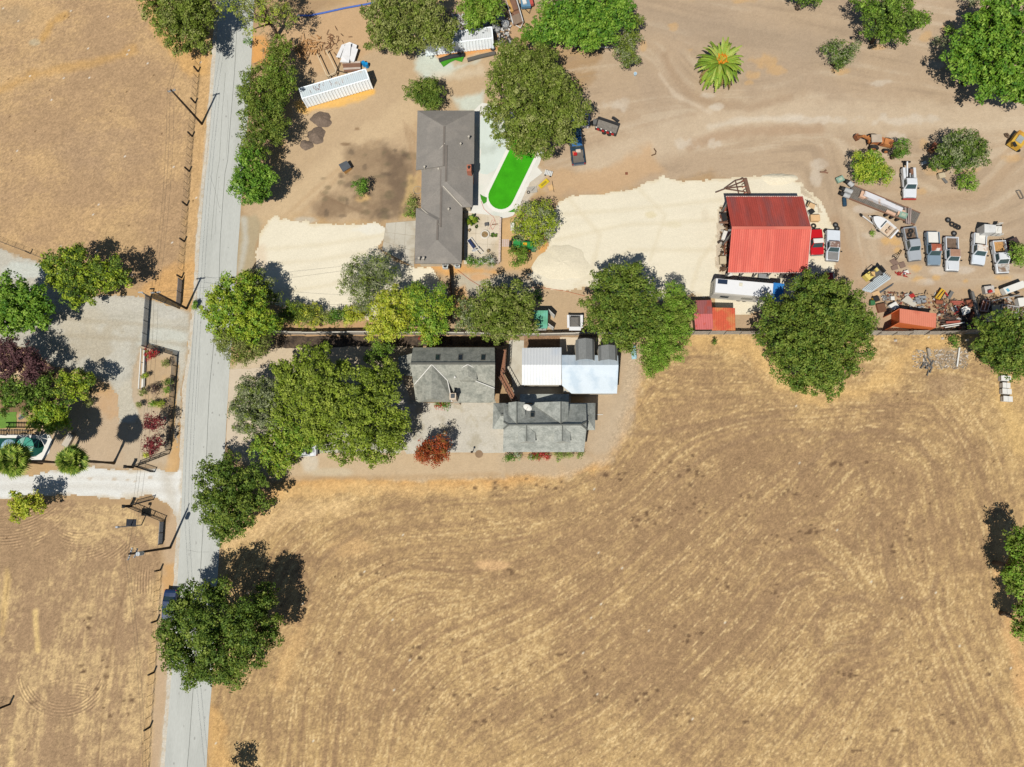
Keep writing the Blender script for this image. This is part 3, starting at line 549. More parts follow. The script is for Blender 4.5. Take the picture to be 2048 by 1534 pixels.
def capsule(ins):
    a = Vector((1002,393)); b = Vector((1062,270)); d = (b-a).normalized(); n = Vector((-d.y, d.x)); r = 25.5+ins; o = []
    for i in range(13):
        t = math.pi*i/12; o.append(a-d*(r*math.sin(t))+n*(r*math.cos(t)))
    for i in range(13):
        t = math.pi*i/12; o.append(b+d*(r*math.sin(t))-n*(r*math.cos(t)))
    return [(p.x, p.y) for p in o]
coping = mat('white_pool_coping', T(244,242,234), 0.8, var=0.03, fine=0.03)
sheet('pool_coping', capsule(6.5), 0.085, coping, th=0.1)
turf = mat('artificial_turf', T(66,172,24), 0.9, var=0.14, vscale=0.6, fine=0.12, fscale=7, spec=0.1)
sheet('artificial_turf', capsule(0), 0.10, turf, th=0.1)
agg = mat('exposed_aggregate', T(205,199,184), 0.92, var=0.07, vscale=0.6, col2=T(188,180,160), c2scale=0.5, fine=0.13, fscale=6)
sheet('courtyard', [(600,745),(800,745),(822,800),(990,800),(1010,860),(1010,906),(905,905),(813,908),(806,896),(800,906),(600,906)], 0.05, agg, 0.6, 12, th=0.06, seed=14)
sheet('entry_pavement', [(460,740),(520,735),(545,722),(600,745),(600,906),(575,915),(470,905),(452,890)], 0.03, mat('pinkish_concrete', T(216,200,176), 0.92, var=0.07, vscale=0.5, fine=0.08), 1.0, 10, th=0.05, seed=15)
mulch = mat('dark_mulch', T(92,78,64), 0.95, var=0.3, vscale=1.5, col2=T(60,52,46), c2scale=1.0, fine=0.45, fscale=5, bump=0.6)
sheet('mulch_bed', [(556,672),(800,672),(1008,672),(1008,692),(800,692),(556,696)], 0.03, mulch, 1.2, 8, th=0.05, seed=16)
sheet('garden_bed', [(1048,668),(1122,668),(1122,694),(1048,694)], 0.03, mat('leaf_litter', T(150,120,92), 0.95, var=0.25, vscale=1.2, fine=0.35, fscale=5), 1.0, 8, th=0.05, seed=17)
sheet('concrete_path', [(1019,680),(1048,681),(1046,772),(1126,772),(1142,788),(1142,806),(1030,806),(1022,750),(1012,736)], 0.05, conc, 0.4, 12, th=0.06, seed=18)
sheet('shed_slab', [(1120,674),(1236,676),(1236,712),(1120,712)], 0.055, mat('sandy_slab', T(222,206,180), 0.9, var=0.05), 0.4, 12, th=0.06, seed=19)
lawn = mat('lawn_grass', T(112,150,62), 0.95, var=0.15, vscale=1.2, fine=0.2, fscale=8)
sheet('lawn', [(-30,826),(33,824),(32,856),(-30,857)], 0.04, lawn, 1.0, 8, seed=20)
# heaps
def mound(name, label, px, py, rx, ry, h, m, seed, cat='heap', ang=0.0, steep=1.6, z0=0.0):
    c = P(px, py, z0); s = PXM(px, py); rx /= s; ry /= s; nr, na = 12, 36; r = random.Random(seed)
    ph_ = [r.uniform(0, 6.28) for _ in range(5)]; mb = MB(); v = [(0, 0, h)]; f = []
    for i in range(1, nr+1):
        for j in range(na):
            a = 2*math.pi*j/na; t = i/nr; w = 1+0.12*math.sin(2*a+ph_[0])+0.08*math.sin(3*a+ph_[1])+0.05*math.sin(5*a+ph_[4])+0.04*math.sin(9*a+ph_[2])
            x = rx*t*w*math.cos(a); y = ry*t*w*math.sin(a); zz = h*max(0, (1-t**steep))+0.06*h*math.sin(9*t+5*a+ph_[3])*(1-t)
            v.append((x*math.cos(ang)-y*math.sin(ang), x*math.sin(ang)+y*math.cos(ang), zz if i < nr else -0.03))
    for j in range(na): f.append((0, 1+j, 1+(j+1) % na))
    for i in range(nr-1):
        for j in range(na): f.append((1+i*na+j, 1+(i+1)*na+j, 1+(i+1)*na+(j+1) % na, 1+i*na+(j+1) % na))
    o = mb.add(v, f).build(name, m, smooth=True); o.location = c; return tag(o, label, cat)
sandp = mat('heaped_crushed_rock', T(236,226,200), 0.95, var=0.04, vscale=0.6, fine=0.10, fscale=5, bump=0.4)
mound('crushed_rock_heap', 'broad low heap of cream crushed rock on the pale yard beside the tractor', 1124, 526, 50, 42, 0.42, sandp, 3, z0=0.03)
mound('crushed_rock_berm', 'low spread of cream crushed rock behind the red-roofed barn', 1558, 358, 32, 14, 0.5, sandp, 4, z0=0.03)
soilm = mat('dark_soil', T(124,108,94), 0.95, var=0.2, vscale=1.0, fine=0.28, fscale=5, bump=0.6)
mound('soil_heap', 'largest dark soil heap, nearest the long white container', 643, 239, 23, 16, 0.6, soilm, 5, steep=1.0)
mound('soil_heap', 'round dark soil heap in the middle of the three soil heaps', 633, 271, 20, 17, 0.65, soilm, 6, steep=1.0)
mound('soil_heap', 'smallest dark soil heap, lowest of the three soil heaps', 613, 290, 13, 12, 0.45, soilm, 7, steep=1.0)
# ================================================================ plants
def leaf_mat(name, c, rough=0.6):
    if name in MATS: return MATS[name]
    m = bpy.data.materials.new(name); m.use_nodes = True; nt = m.node_tree; N = nt.nodes; L = nt.links
    b = N['Principled BSDF']; b.inputs['Roughness'].default_value = rough; b.inputs['Specular IOR Level'].default_value = 0.18
    va = N.new('ShaderNodeAttribute'); va.attribute_name = 'leaf'
    L.new(va.outputs['Color'], b.inputs['Base Color'])
    tr = N.new('ShaderNodeBsdfTranslucent'); hs = N.new('ShaderNodeHueSaturation'); hs.inputs['Saturation'].default_value = 1.15; hs.inputs['Value'].default_value = 1.2
    L.new(va.outputs['Color'], hs.inputs['Color']); L.new(hs.outputs[0], tr.inputs['Color'])
    mx = N.new('ShaderNodeMixShader'); mx.inputs[0].default_value = 0.14; L.new(b.outputs[0], mx.inputs[1]); L.new(tr.outputs[0], mx.inputs[2])
    L.new(mx.outputs[0], N['Material Output'].inputs['Surface']); MATS[name] = m; return m
LEAF = leaf_mat('foliage', None)
bark = mat('bark', T(120,104,88), 0.95, var=0.25, vscale=3, fine=0.3, fscale=12)
def mesh_quads(name, V, cols, m):
    """V: (n,4,3) leaf faces, cols (n,3)"""
    n = len(V); me = bpy.data.meshes.new(name)
    me.vertices.add(n*4); me.vertices.foreach_set('co', V.astype(np.float32).ravel())
    me.loops.add(n*4); me.loops.foreach_set('vertex_index', np.arange(n*4, dtype=np.int32))
    me.polygons.add(n); me.polygons.foreach_set('loop_start', np.arange(0, n*4, 4, dtype=np.int32)); me.polygons.foreach_set('loop_total', np.full(n, 4, np.int32))
    me.update(calc_edges=True)
    at = me.color_attributes.new('leaf', 'FLOAT_COLOR', 'POINT')
    cc = np.repeat(np.concatenate([cols, np.ones((n, 1))], 1), 4, 0); at.data.foreach_set('color', cc.astype(np.float32).ravel())
    me.materials.append(m); return me
def leaves_at(Pn, Nn, size, rng, asp=0.62):
    n = len(Pn); a = rng.normal(size=(n, 3)); u = np.cross(Nn, a); u /= np.linalg.norm(u, axis=1, keepdims=True)+1e-9; v = np.cross(Nn, u)
    s = (size*(0.6+0.8*rng.random(n)))[:, None]
    tip = u*s; sd = v*s*asp*0.5
    return np.stack([Pn-tip*0.5, Pn+sd-tip*0.02, Pn+tip*0.5, Pn-sd+tip*0.05], 1)
PAL = {  # leaf colours as they read in sun: shade leaf, common leaf, tip
 'oak': [(92,112,38),(128,148,52),(158,174,78)], 'darkoak': [(72,100,34),(104,134,46),(136,160,66)], 'olive': [(112,122,56),(146,154,78),(178,184,112)],
 'carob': [(108,130,36),(148,170,50),(186,200,84)], 'bright': [(96,138,36),(130,168,50),(166,198,84)], 'lime': [(128,152,34),(168,190,50),(204,214,86)], 'yellow': [(170,180,44),(204,208,62),(226,226,106)],
 'grey': [(112,124,82),(146,156,108),(178,182,142)], 'green': [(72,118,34),(102,148,44),(136,176,66)], 'plum': [(70,48,52),(104,68,70),(136,100,100)], 'maroon': [(92,34,42),(130,48,54),(164,72,70)],
 'rust': [(150,66,32),(196,92,52),(150,120,60)], 'red': [(170,26,36),(206,44,54),(226,90,80)], 'dry': [(150,110,70),(190,150,100),(214,180,130)], 'black': [(60,44,40),(84,64,58),(120,100,90)],
 'white': [(120,140,90),(220,224,214),(244,244,238)]}
LEAFK = 1.02
def crown(name, lobes, pal, parent, leaf=0.34, dens=1.0, clump=1.0, seed=1, pal2=None, mix2=0.0, fill=True, drop=0.0):
    """lobes: (centre Vector, radius, vertical radius). Leaf clumps over each lobe's upper shell and a thinner second shell inside"""
    rng = np.random.default_rng(seed); Ps = []; Ns = []; Cs = []
    cols = np.array([T(*c) for c in PAL[pal]])*LEAFK*(0.92 if pal in ('oak', 'darkoak') else 1.0); cols2 = np.array([T(*c) for c in PAL[pal2]])*LEAFK if pal2 else cols
    big = list(lobes); lobes = []; core = []; dk = pal in ('oak', 'darkoak'); spc = 1.36 if dk else 1.22
    for (c, R, Rz) in big:                # each lobe breaks up into branch heads that stand apart
        if R < 1.25: lobes.append((c, R, Rz)); continue
        rb = min(1.55, 0.30*R+0.45); tries = int(26*(R/rb)**2); got = []
        for _ in range(tries):
            d = rng.normal(size=3); d /= np.linalg.norm(d)
            if d[2] < -0.25: continue
            q = np.array(c)+d*np.array([R-rb*.38, R-rb*.38, max(.3, Rz-rb*.4)])*(0.70+0.36*rng.random())
            if all(np.linalg.norm(q-g) > rb*spc for g in got): got.append(q)
        for g in got: k_ = rb*(0.74+0.42*rng.random()); lobes.append((Vector(g), k_, k_*0.85))
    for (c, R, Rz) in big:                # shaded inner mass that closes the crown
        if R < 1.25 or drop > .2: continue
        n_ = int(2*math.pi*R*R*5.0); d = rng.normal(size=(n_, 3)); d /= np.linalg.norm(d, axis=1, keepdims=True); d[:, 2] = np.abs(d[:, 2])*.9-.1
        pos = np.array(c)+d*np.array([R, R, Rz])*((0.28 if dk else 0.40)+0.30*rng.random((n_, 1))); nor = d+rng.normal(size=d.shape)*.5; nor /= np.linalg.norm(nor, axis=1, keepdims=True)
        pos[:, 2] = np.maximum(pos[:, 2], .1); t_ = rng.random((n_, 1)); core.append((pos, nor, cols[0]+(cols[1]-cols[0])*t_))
    Lc = np.array([tuple(l[0]) for l in lobes]); Lr = np.array([l[1] for l in lobes]); Lz = np.array([l[2] for l in lobes])
    for li, (c, R, Rz) in enumerate(lobes):
        cr = clump*min(0.62, 0.24+R*0.22); lf = leaf*0.74
        for shell, fr in ((1.0, 1.0), (0.45, 0.3)) if fill else ((1.0, 1.0),):
            nC = max(6, int(2.0*math.pi*R*R*0.85/(cr*cr*1.75)*fr*min(1, dens)))
            d = rng.normal(size=(nC*3, 3)); d /= np.linalg.norm(d, axis=1, keepdims=True); d = d[d[:, 2] > -0.2][:nC]
            lump = 0.55+0.52*rng.random(len(d))
            cc = np.array(c)+d*np.array([R, R, Rz])*(shell*lump)[:, None]
            q = np.sqrt((((cc[:, None, :]-Lc)/np.stack([Lr, Lr, Lz], -1))**2).sum(-1)).astype(np.float32); q[:, li] = 9
            keep = q.min(1) > 0.62*shell if len(lobes) > 1 else np.ones(len(cc), bool)
            keep &= rng.random(len(cc)) > drop
            cc = cc[keep]; dd = d[keep]
            nl = max(10, int(84*dens*(cr/0.9)**2*(0.34/leaf)**1.3*(1 if shell == 1 else 0.5)))
            k = len(cc)
            if k == 0: continue
            e = rng.normal(size=(k, nl, 3)); e /= np.linalg.norm(e, axis=2, keepdims=True); e[..., 2] = np.where(e[..., 2] < -0.25, -e[..., 2], e[..., 2])
            rad = cr*(0.6+0.75*rng.random((k, 1, 1)))*(0.55+0.5*rng.random((k, nl, 1))**0.7)
            pos = cc[:, None, :]+e*rad*np.array([1, 1, 0.75])
            nor = e*1.0+dd[:, None, :]*0.35+np.array([0, 0, 0.2])+rng.normal(size=e.shape)*0.55
            nor /= np.linalg.norm(nor, axis=2, keepdims=True)
            two = rng.random(k) < mix2
            t = np.clip(0.5+0.26*rng.normal(size=(k, 1))+0.24*rng.normal(size=(k, nl)), 0, 1)
            def ramp(cl): return np.where((t < .5)[..., None], cl[0]+(cl[1]-cl[0])*(t*2)[..., None], cl[1]+(cl[2]-cl[1])*(t*2-1)[..., None])
            col = np.where(two[:, None, None], ramp(cols2), ramp(cols))
            pos[..., 2] = np.maximum(pos[..., 2], 0.08)
            Ps.append(pos.reshape(-1, 3)); Ns.append(nor.reshape(-1, 3)); Cs.append(col.reshape(-1, 3))
    Pn = np.concatenate(Ps); Nn = np.concatenate(Ns); Cn = np.concatenate(Cs)
    V = leaves_at(Pn, Nn, leaf*0.76, rng)
    if core:
        Pc, Nc, Cc_ = (np.concatenate([q[i] for q in core]) for i in range(3)); V = np.concatenate([V, leaves_at(Pc, Nc, leaf*1.5, rng)]); Cn = np.concatenate([Cn, Cc_])
    if parent is not None: V = V-np.array(PM[parent.name].translation)
    me = mesh_quads(name, V, Cn, LEAF); o = bpy.data.objects.new(name, me); COL.objects.link(o); o.parent = parent; return o
def tree(name, label, lobes, pal, cat='tree', zc=None, leaf=0.34, dens=1.0, clump=1.0, seed=None, pal2=None, mix2=0.0, trunk=0.3, base=None, drop=0.0, flat=0.8, fill=True, group=None):
    """lobes in photo pixels: (x, y, radius_px, centre height m)"""
    seed = seed if seed is not None else (abs(hash((int(lobes[0][0]), int(lobes[0][1])))) % 9999)
    W = []
    for (x, y, rp, z) in lobes:
        R = rp/PXM(x, y, z); W.append((P(x, y, z), R, min(R*flat, z*0.95)))
    if base is None:
        tot = sum(w[1]**2 for w in W); bx = sum(w[0].x*w[1]**2 for w in W)/tot; by = sum(w[0].y*w[1]**2 for w in W)/tot
    else: bp_ = P(*base); bx, by = bp_.x, bp_.y
    t = thing(name, label, cat, (bx, by, 0), group=group)
    mb = MB(); r = random.Random(seed)
    top = max(w[0].z for w in W); fork = Vector((bx+r.uniform(-.2, .2), by+r.uniform(-.2, .2), top*0.42))
    mb.tube([(bx, by, -0.1), (bx+r.uniform(-.1, .1), by+r.uniform(-.1, .1), top*0.2), fork], trunk*1.25, 8, trunk*0.8)
    for (c, R, Rz) in W:
        for k in range(3 if R > 2 else 1):
            a = r.uniform(0, 6.28); e = c+Vector((math.cos(a)*R*0.45, math.sin(a)*R*0.45, Rz*0.35)) if R > 2 else c
            mid = fork.lerp(e, 0.5)+Vector((r.uniform(-.3, .3), r.uniform(-.3, .3), 0.3)); mb.tube([fork, mid, e], trunk*0.5, 6, trunk*0.10)
    mb.build('trunk', bark, t, smooth=True)
    crown('crown', W, pal, t, leaf, dens, clump, seed, pal2, mix2, fill, drop)
    return t
# --- along the top
tree('oak_tree', 'dark green oak beside the road at the top edge, left of the asphalt', [(330,8,48,5),(375,30,52,6),(395,70,36,5),(350,60,34,5),(372,95,22,3.5),(405,20,40,6)], 'oak', pal2='olive', mix2=.25)
tree('pine_tree', 'loose light green tree overhanging the road at the top edge', [(462,6,26,7),(505,30,30,7),(500,62,16,6),(545,12,34,7),(568,36,26,6),(520,-14,40,8)], 'lime', pal2='olive', mix2=.6, leaf=.28, dens=.7, drop=.25)
tree('sapling', 'small green sapling on the road edge below the overhanging tree', [(495,84,7,1.5)], 'green', leaf=.25, trunk=.06)
tree('bare_shrub', 'thin grey leafless shrub beside the road top right verge', [(538,95,20,1.6),(530,72,12,1.6)], 'grey', leaf=.22, dens=.25, drop=.5, trunk=.08, cat='shrub')
tree('hedge_tree', 'upper part of the tall dark hedge along the road', [(565,98,22,3.5),(556,140,36,4.5),(520,175,42,5),(560,178,30,4.5)], 'oak', pal2='bright', mix2=.15, leaf=.3)
tree('hedge_tree', 'lower part of the tall dark hedge along the road, above the bright green tree', [(512,218,34,5),(548,225,34,4.5),(522,262,42,5),(550,268,26,4),(512,300,30,4.5)], 'oak', pal2='darkoak', mix2=.4, leaf=.3)
tree('broadleaf_tree', 'bright green rounded tree at the roadside end of the hedge', [(500,330,30,5),(500,372,36,5.5),(528,360,28,5),(520,395,22,4)], 'green', pal2='bright', mix2=.4, leaf=.36)
tree('small_tree', 'dark dense small tree just above the grey-roofed long house', [(840,185,26,2.8),(862,180,25,3),(850,205,22,2.5),(868,200,20,2.5)], 'darkoak', pal2='oak', mix2=.5, leaf=.26)
tree('oak_tree', 'olive oak left of the white container at the top', [(765,25,42,6),(790,60,42,6),(755,70,30,5),(800,95,24,4.5),(830,20,36,6)], 'olive', pal2='oak', mix2=.4)
tree('oak_tree', 'olive oak overhanging the left end of the white container at the top', [(860,15,32,6),(875,55,34,6),(850,60,28,5.5),(890,85,20,5),(845,85,18,5)], 'olive', pal2='oak', mix2=.35)
tree('broadleaf_tree', 'bright green tree behind the white container at the top edge', [(945,20,30,4.5),(975,15,30,4.5),(950,45,24,4),(985,35,16,3.5)], 'bright', pal2='oak', mix2=.4, leaf=.36)
tree('walnut_tree', 'wide bright green tree at the top edge between trailers and dirt yard', [(1120,25,40,6),(1170,20,46,6.5),(1225,25,44,6.5),(1100,65,34,5.5),(1150,65,38,5.5),(1200,65,34,5.5),(1065,75,22,4.5),(1185,88,18,4.5)], 'green', pal2='bright', mix2=.5, leaf=.42, drop=.08)
tree('small_tree', 'narrow grey-green tree at the edge of the dirt yard right of the wide green tree', [(1272,48,20,4.5),(1258,70,26,4),(1248,100,26,3.5),(1255,125,20,3)], 'oak', pal2='grey', mix2=.3, leaf=.28)
tree('oak_tree', 'large oak with a broad crown beside the green turf oval', [(1020,120,40,7),(1060,150,48,8),(1010,175,40,7),(1090,190,50,8),(1130,225,48,7.5),(1050,225,52,8.5),(995,225,28,6),(1090,260,50,8),(1126,258,28,6.5),(1025,270,34,6.5),(1052,288,32,6.5),(1080,125,34,6.5),(1015,140,30,6)], 'oak', pal2='olive', mix2=.3)
tree('oak_tree', 'large rounded oak at the top edge of the dirt yard right of the palm', [(1740,20,38,5.5),(1785,25,40,6),(1825,45,30,5),(1765,60,34,5),(1800,68,26,4.5)], 'darkoak', pal2='bright', mix2=.25)
tree('shrub_tree', 'round grey-green bush standing alone in the dirt yard', [(1665,100,24,2.5),(1692,106,26,2.6),(1678,125,22,2)], 'darkoak', pal2='grey', mix2=.45, leaf=.26, dens=.8)
tree('shrub_tree', 'dark bush cut by the top edge right of the palm', [(1590,-8,22,2.5),(1622,-2,22,2.5)], 'darkoak', pal2='bright', mix2=.3, leaf=.28)
tree('walnut_tree', 'huge bright green tree cut by the right edge at the top', [(1990,30,46,8),(2030,60,50,9),(1930,110,40,7),(1945,140,32,6),(1985,95,44,8.5),(2020,130,48,8.5),(1985,170,38,7),(2040,185,40,7),(1960,60,34,6.5)], 'bright', pal2='green', mix2=.5, leaf=.46, drop=.15)
tree('shrub_tree', 'small grey-green bush cut by the top edge near the right corner', [(1943,2,16,2)], 'grey', leaf=.26, trunk=.1)
tree('shrub', 'little green bush left of the huge tree in the top right', [(1897,62,11,1.4)], 'bright', leaf=.24, trunk=.06, cat='shrub')
tree('shrub', 'dim grey-green shrub at the foot of the huge tree in the top right', [(1882,88,14,1.6)], 'grey', leaf=.24, trunk=.06, cat='shrub')
tree('small_tree', 'small dark green tree over the rear of the orange loader', [(1800,290,17,3),(1806,302,16,2.6),(1795,310,10,2)], 'darkoak', pal2='green', mix2=.4, leaf=.26)
tree('small_tree', 'lime green flowering tree between the orange loader and the long trailer', [(1728,325,24,3.5),(1750,330,22,3.5),(1735,350,22,3),(1762,352,20,2.8),(1718,352,16,2.6)], 'lime', pal2='bright', mix2=.4, leaf=.28)
tree('oak_tree', 'dark green spreading tree right of the wrecker truck', [(1920,290,34,4.5),(1948,300,28,4),(1890,318,30,4),(1925,322,28,3.8),(1872,330,18,3)], 'darkoak', pal2='grey', mix2=.3, leaf=.32)
tree('shrub_tree', 'bright green bush below the dark spreading tree', [(1938,360,16,2),(1928,368,15,2),(1945,372,12,1.6)], 'bright', leaf=.26)
tree('shrub_tree', 'green bush at the right edge beside the row of pickups', [(2030,500,18,2.4),(2044,512,20,2.4),(2035,522,12,1.8)], 'bright', pal2='olive', mix2=.4, leaf=.26)
# --- left side
tree('loquat_tree', 'sparse yellow-green tree with dark gaps above the left gravel drive', [(100,530,22,4),(135,520,26,5),(160,505,20,5),(175,545,30,5),(215,540,30,5.5),(240,560,22,4.5),(135,560,28,5),(165,590,30,5),(195,575,24,4.5),(110,555,18,4)], 'lime', pal2='darkoak', mix2=.55, leaf=.36, drop=.12)
tree('broadleaf_tree', 'vivid green round tree at the left edge beside the gravel drive', [(25,590,34,5.5),(65,600,36,5.5),(30,630,36,5.5),(80,625,28,5),(45,650,22,4),(5,640,30,5)], 'bright', pal2='green', mix2=.3, leaf=.44)
tree('plum_tree', 'dark purple-leaved plum at the left edge', [(15,705,28,4.5),(45,715,28,4.5),(20,735,26,4)], 'plum', leaf=.3)
tree('plum_tree', 'black-purple plum right of the other plum, shading the gravel', [(75,735,22,4),(62,750,18,3.6)], 'plum', leaf=.3, seed=77)
tree('broadleaf_tree', 'dark green tree mass at the left edge below the plums', [(20,775,28,3.4),(52,785,28,3.4),(20,805,26,3),(70,808,22,3),(95,790,18,3),(96,757,16,3.6)], 'darkoak', pal2='bright', mix2=.12, leaf=.34)
tree('broadleaf_tree', 'yellow-green and dark tree on the edge of the gravel turn', [(135,758,20,3.6),(170,762,22,3.8),(150,785,26,3.4),(125,785,14,3)], 'lime', pal2='darkoak', mix2=.5, leaf=.32)
tree('mulberry_tree', 'lime green tree right of the small lawn', [(85,835,24,3.6),(110,828,24,3.8),(125,840,18,3.4),(72,845,14,3),(100,850,18,3)], 'lime', pal2='bright', mix2=.4, leaf=.36)
tree('plum_tree', 'maroon-leaved small tree beside the garden fence, upper of the two', [(302,840,14,3),(312,850,15,3),(300,852,10,2.6),(320,842,12,3)], 'maroon', leaf=.28, trunk=.1)
tree('plum_tree', 'maroon-leaved small tree beside the garden fence, lower of the two', [(298,888,14,3),(312,882,14,3),(308,898,12,2.6)], 'maroon', leaf=.28, trunk=.1)
tree('young_tree', 'yellow-green round tree below the white chalk driveway', [(40,1005,20,3.4),(62,1002,22,3.6),(48,1020,22,3.2),(78,1012,14,3)], 'yellow', pal2='lime', mix2=.4, leaf=.34)
tree('bougainvillea', 'crimson flowering bush at the white rail in the roadside garden', [(298,706,9,1.2),(303,714,9,1.2),(310,708,7,1)], 'red', leaf=.24, trunk=.06, cat='shrub', pal2='darkoak', mix2=.15)
for i, (x, y, r_, p_, l_) in enumerate([(284,784,8,'olive','olive-green low bush at the lower end of the white rail'),(308,778,9,'black','dry blackish shrub beside the olive bush in the roadside garden'),(336,765,9,'darkoak','dark green shrub against the roadside garden fence'),(333,780,7,'bright','light green shrub right against the fence below the dark one'),(306,808,8,'bright','left of two small round shrubs above the maroon trees'),(320,808,8,'lime','right of two small round shrubs above the maroon trees'),(277,811,6,'olive','tiny grey-green tuft on the gravel left of the garden'),(330,728,8,'olive','straggly shrub near the top corner of the roadside garden'),(291,911,6,'yellow','small yellow-green bush beside the iron gate panel'),(290,752,5,'lime','little green weed beside the white rail'),(178,806,8,'olive','low olive shrub on the orange soil left'),(390,606,4,'green','green weed tuft on the left road edge'),(388,614,4,'bright','second green weed tuft on the left road edge, lower one')]):
    tree('shrub', l_, [(x, y, r_, 0.7), (x+r_*.5, y-r_*.3, r_*.7, 0.8)], p_, leaf=.2, trunk=.04, cat='shrub', seed=300+i)
# --- beside the road, middle
tree('elm_tree', 'yellow-green tree hanging over the road, right side, middle', [(470,575,32,6),(440,600,30,6),(425,630,22,5.5),(480,620,38,6.5),(515,600,28,5.5),(520,640,34,5.5),(455,650,32,6),(490,660,28,5.5),(545,650,18,4.5),(500,560,18,5)], 'lime', pal2='bright', mix2=.45, leaf=.34, drop=.06)
tree('acacia_tree', 'feathery olive tree over the road edge below the yellow-green one', [(470,690,34,5),(495,705,26,4.5),(520,690,24,4.5),(450,680,20,4.5),(485,680,24,5)], 'olive', pal2='oak', mix2=.4, leaf=.24, dens=.9)
tree('shrub_tree', 'small grey-green tree on the corner of the cream pad by the road', [(512,560,20,4),(530,575,20,3.6),(545,600,18,3)], 'oak', pal2='grey', mix2=.3, leaf=.28)
tree('olive_tree', 'wispy grey olive tree standing on the cream pad', [(720,545,36,4.5),(755,540,34,4.5),(735,575,36,4.2),(700,565,24,3.8),(775,560,24,3.8),(730,600,22,3.4)], 'grey', pal2='oak', mix2=.4, leaf=.24, dens=.8, drop=.12)
for i, (x, y, r_, p_, p2_, l_) in enumerate([(585,625,20,'darkoak','lime','first dark shrub of the hedge along the boundary fence, by the road'),(620,630,22,'oak','yellow','olive-yellow shrub second in the hedge along the boundary fence'),(645,638,16,'olive','lime','dusty olive shrub third in the hedge along the boundary fence'),(675,635,16,'green','oak','small green shrub fourth in the hedge along the boundary fence'),(706,632,18,'yellow','lime','yellow-green shrub last in the hedge before the tall yellow tree')]):
    tree('hedge_shrub', l_, [(x, y, r_, 1.8), (x-r_*.6, y+4, r_*.7, 1.4), (x+r_*.6, y-3, r_*.7, 1.5)], p_, pal2=p2_, mix2=.4, leaf=.26, trunk=.08, cat='shrub', seed=330+i)
tree('locust_tree', 'yellow-leaved tree over the boundary fence in the middle', [(765,610,28,5),(790,600,26,5),(760,645,28,5),(790,640,30,5),(745,660,20,4),(775,672,18,3.6),(810,620,22,4.6)], 'yellow', pal2='lime', mix2=.4, leaf=.3, drop=.12)
tree('locust_tree', 'bright green tree over the boundary fence right of the yellow tree', [(835,600,26,5),(865,595,26,5),(885,615,22,4.6),(850,640,32,5),(880,650,22,4.5),(860,670,20,4.2),(838,580,16,4.4),(815,655,16,4)], 'bright', pal2='lime', mix2=.4, leaf=.3, drop=.08)
tree('bougainvillea', 'bright red flowering vine on the fence above the shingled house', [(848,662,10,2.6),(858,678,10,2.4),(866,692,9,2.2),(845,675,6,2)], 'red', leaf=.22, trunk=.06, cat='shrub', drop=.2)
tree('oak_tree', 'dense olive oak behind the boundary fence above the wooden walkway', [(985,600,34,6),(1020,590,30,6),(1045,615,28,5.5),(1000,630,38,6.2),(1045,640,28,5),(965,635,28,5.2),(1015,655,28,5),(985,660,24,4.6),(1065,655,16,4.2)], 'oak', pal2='olive', mix2=.3)
tree('small_tree', 'grey-green smaller tree pressed against the dense olive oak', [(930,622,22,4),(945,645,24,4),(925,650,16,3.4)], 'grey', pal2='oak', mix2=.5, leaf=.28)
tree('small_tree', 'shaded dark green bush beneath the carob trees beside the mulch bed', [(748,708,22,2.6),(775,700,18,2.4)], 'darkoak', pal2='bright', mix2=.2, leaf=.3)
tree('carob_tree', 'big lumpy green tree filling the front yard, its upper left half', [(572,775,26,6),(575,820,30,6.3),(560,745,20,5.5),(620,860,30,6.5),(590,740,26,6),(620,720,30,6.5),(650,700,20,6),(610,770,38,7),(655,760,40,7.5),(640,800,40,7.5),(690,740,24,6.5),(600,800,28,6.5),(650,840,34,7)], 'carob', pal2='oak', mix2=.4, leaf=.36, drop=.10)
tree('carob_tree', 'big lumpy green tree filling the front yard, its right half beside the house', [(700,790,36,7.5),(740,760,34,7),(770,790,34,7),(740,820,40,7.5),(790,830,28,6.5),(775,860,34,6.5),(720,860,38,7),(690,830,30,7.2),(745,900,32,5.5),(790,882,24,5),(700,903,26,5),(780,740,22,6),(665,880,28,6),(805,850,20,5.5),(665,800,30,7.4)], 'carob', pal2='oak', mix2=.45, leaf=.36, drop=.10)
tree('carob_tree', 'lower left lobe of the front yard trees, nearest the drive entrance', [(570,860,30,5.5),(540,895,32,5),(575,905,30,5),(600,880,30,5.8),(560,930,20,4),(630,870,28,6)], 'carob', pal2='bright', mix2=.3, leaf=.36, drop=.08)
tree('olive_tree', 'silvery grey tree by the road at the left of the front yard trees', [(505,785,32,4.5),(488,815,28,4.2),(522,820,36,4.8),(500,848,28,4.0),(540,790,30,5),(540,850,28,5)], 'grey', pal2='oak', mix2=.25, leaf=.30, dens=1.0, drop=.06)
tree('oak_tree', 'dark round oak on the right road edge below the front yard', [(430,945,32,5),(465,950,36,5.5),(505,965,34,5.5),(420,990,34,5),(460,1000,40,6),(510,1005,28,5),(440,1035,34,5),(480,1045,30,4.5),(450,1060,24,4)], 'darkoak', pal2='oak', mix2=.4)
tree('oak_tree', 'largest dark oak beside the road at the lower left, casting a wide shadow', [(380,1210,38,6),(430,1190,36,7),(360,1260,44,6.5),(420,1250,48,8.5),(480,1240,46,8),(520,1220,34,6.5),(530,1190,22,5.5),(370,1310,42,6),(430,1310,46,7.5),(490,1300,44,7),(540,1260,26,5.5),(400,1345,34,5),(455,1350,32,5),(345,1290,28,5)], 'darkoak', pal2='oak', mix2=.35, leaf=.36)
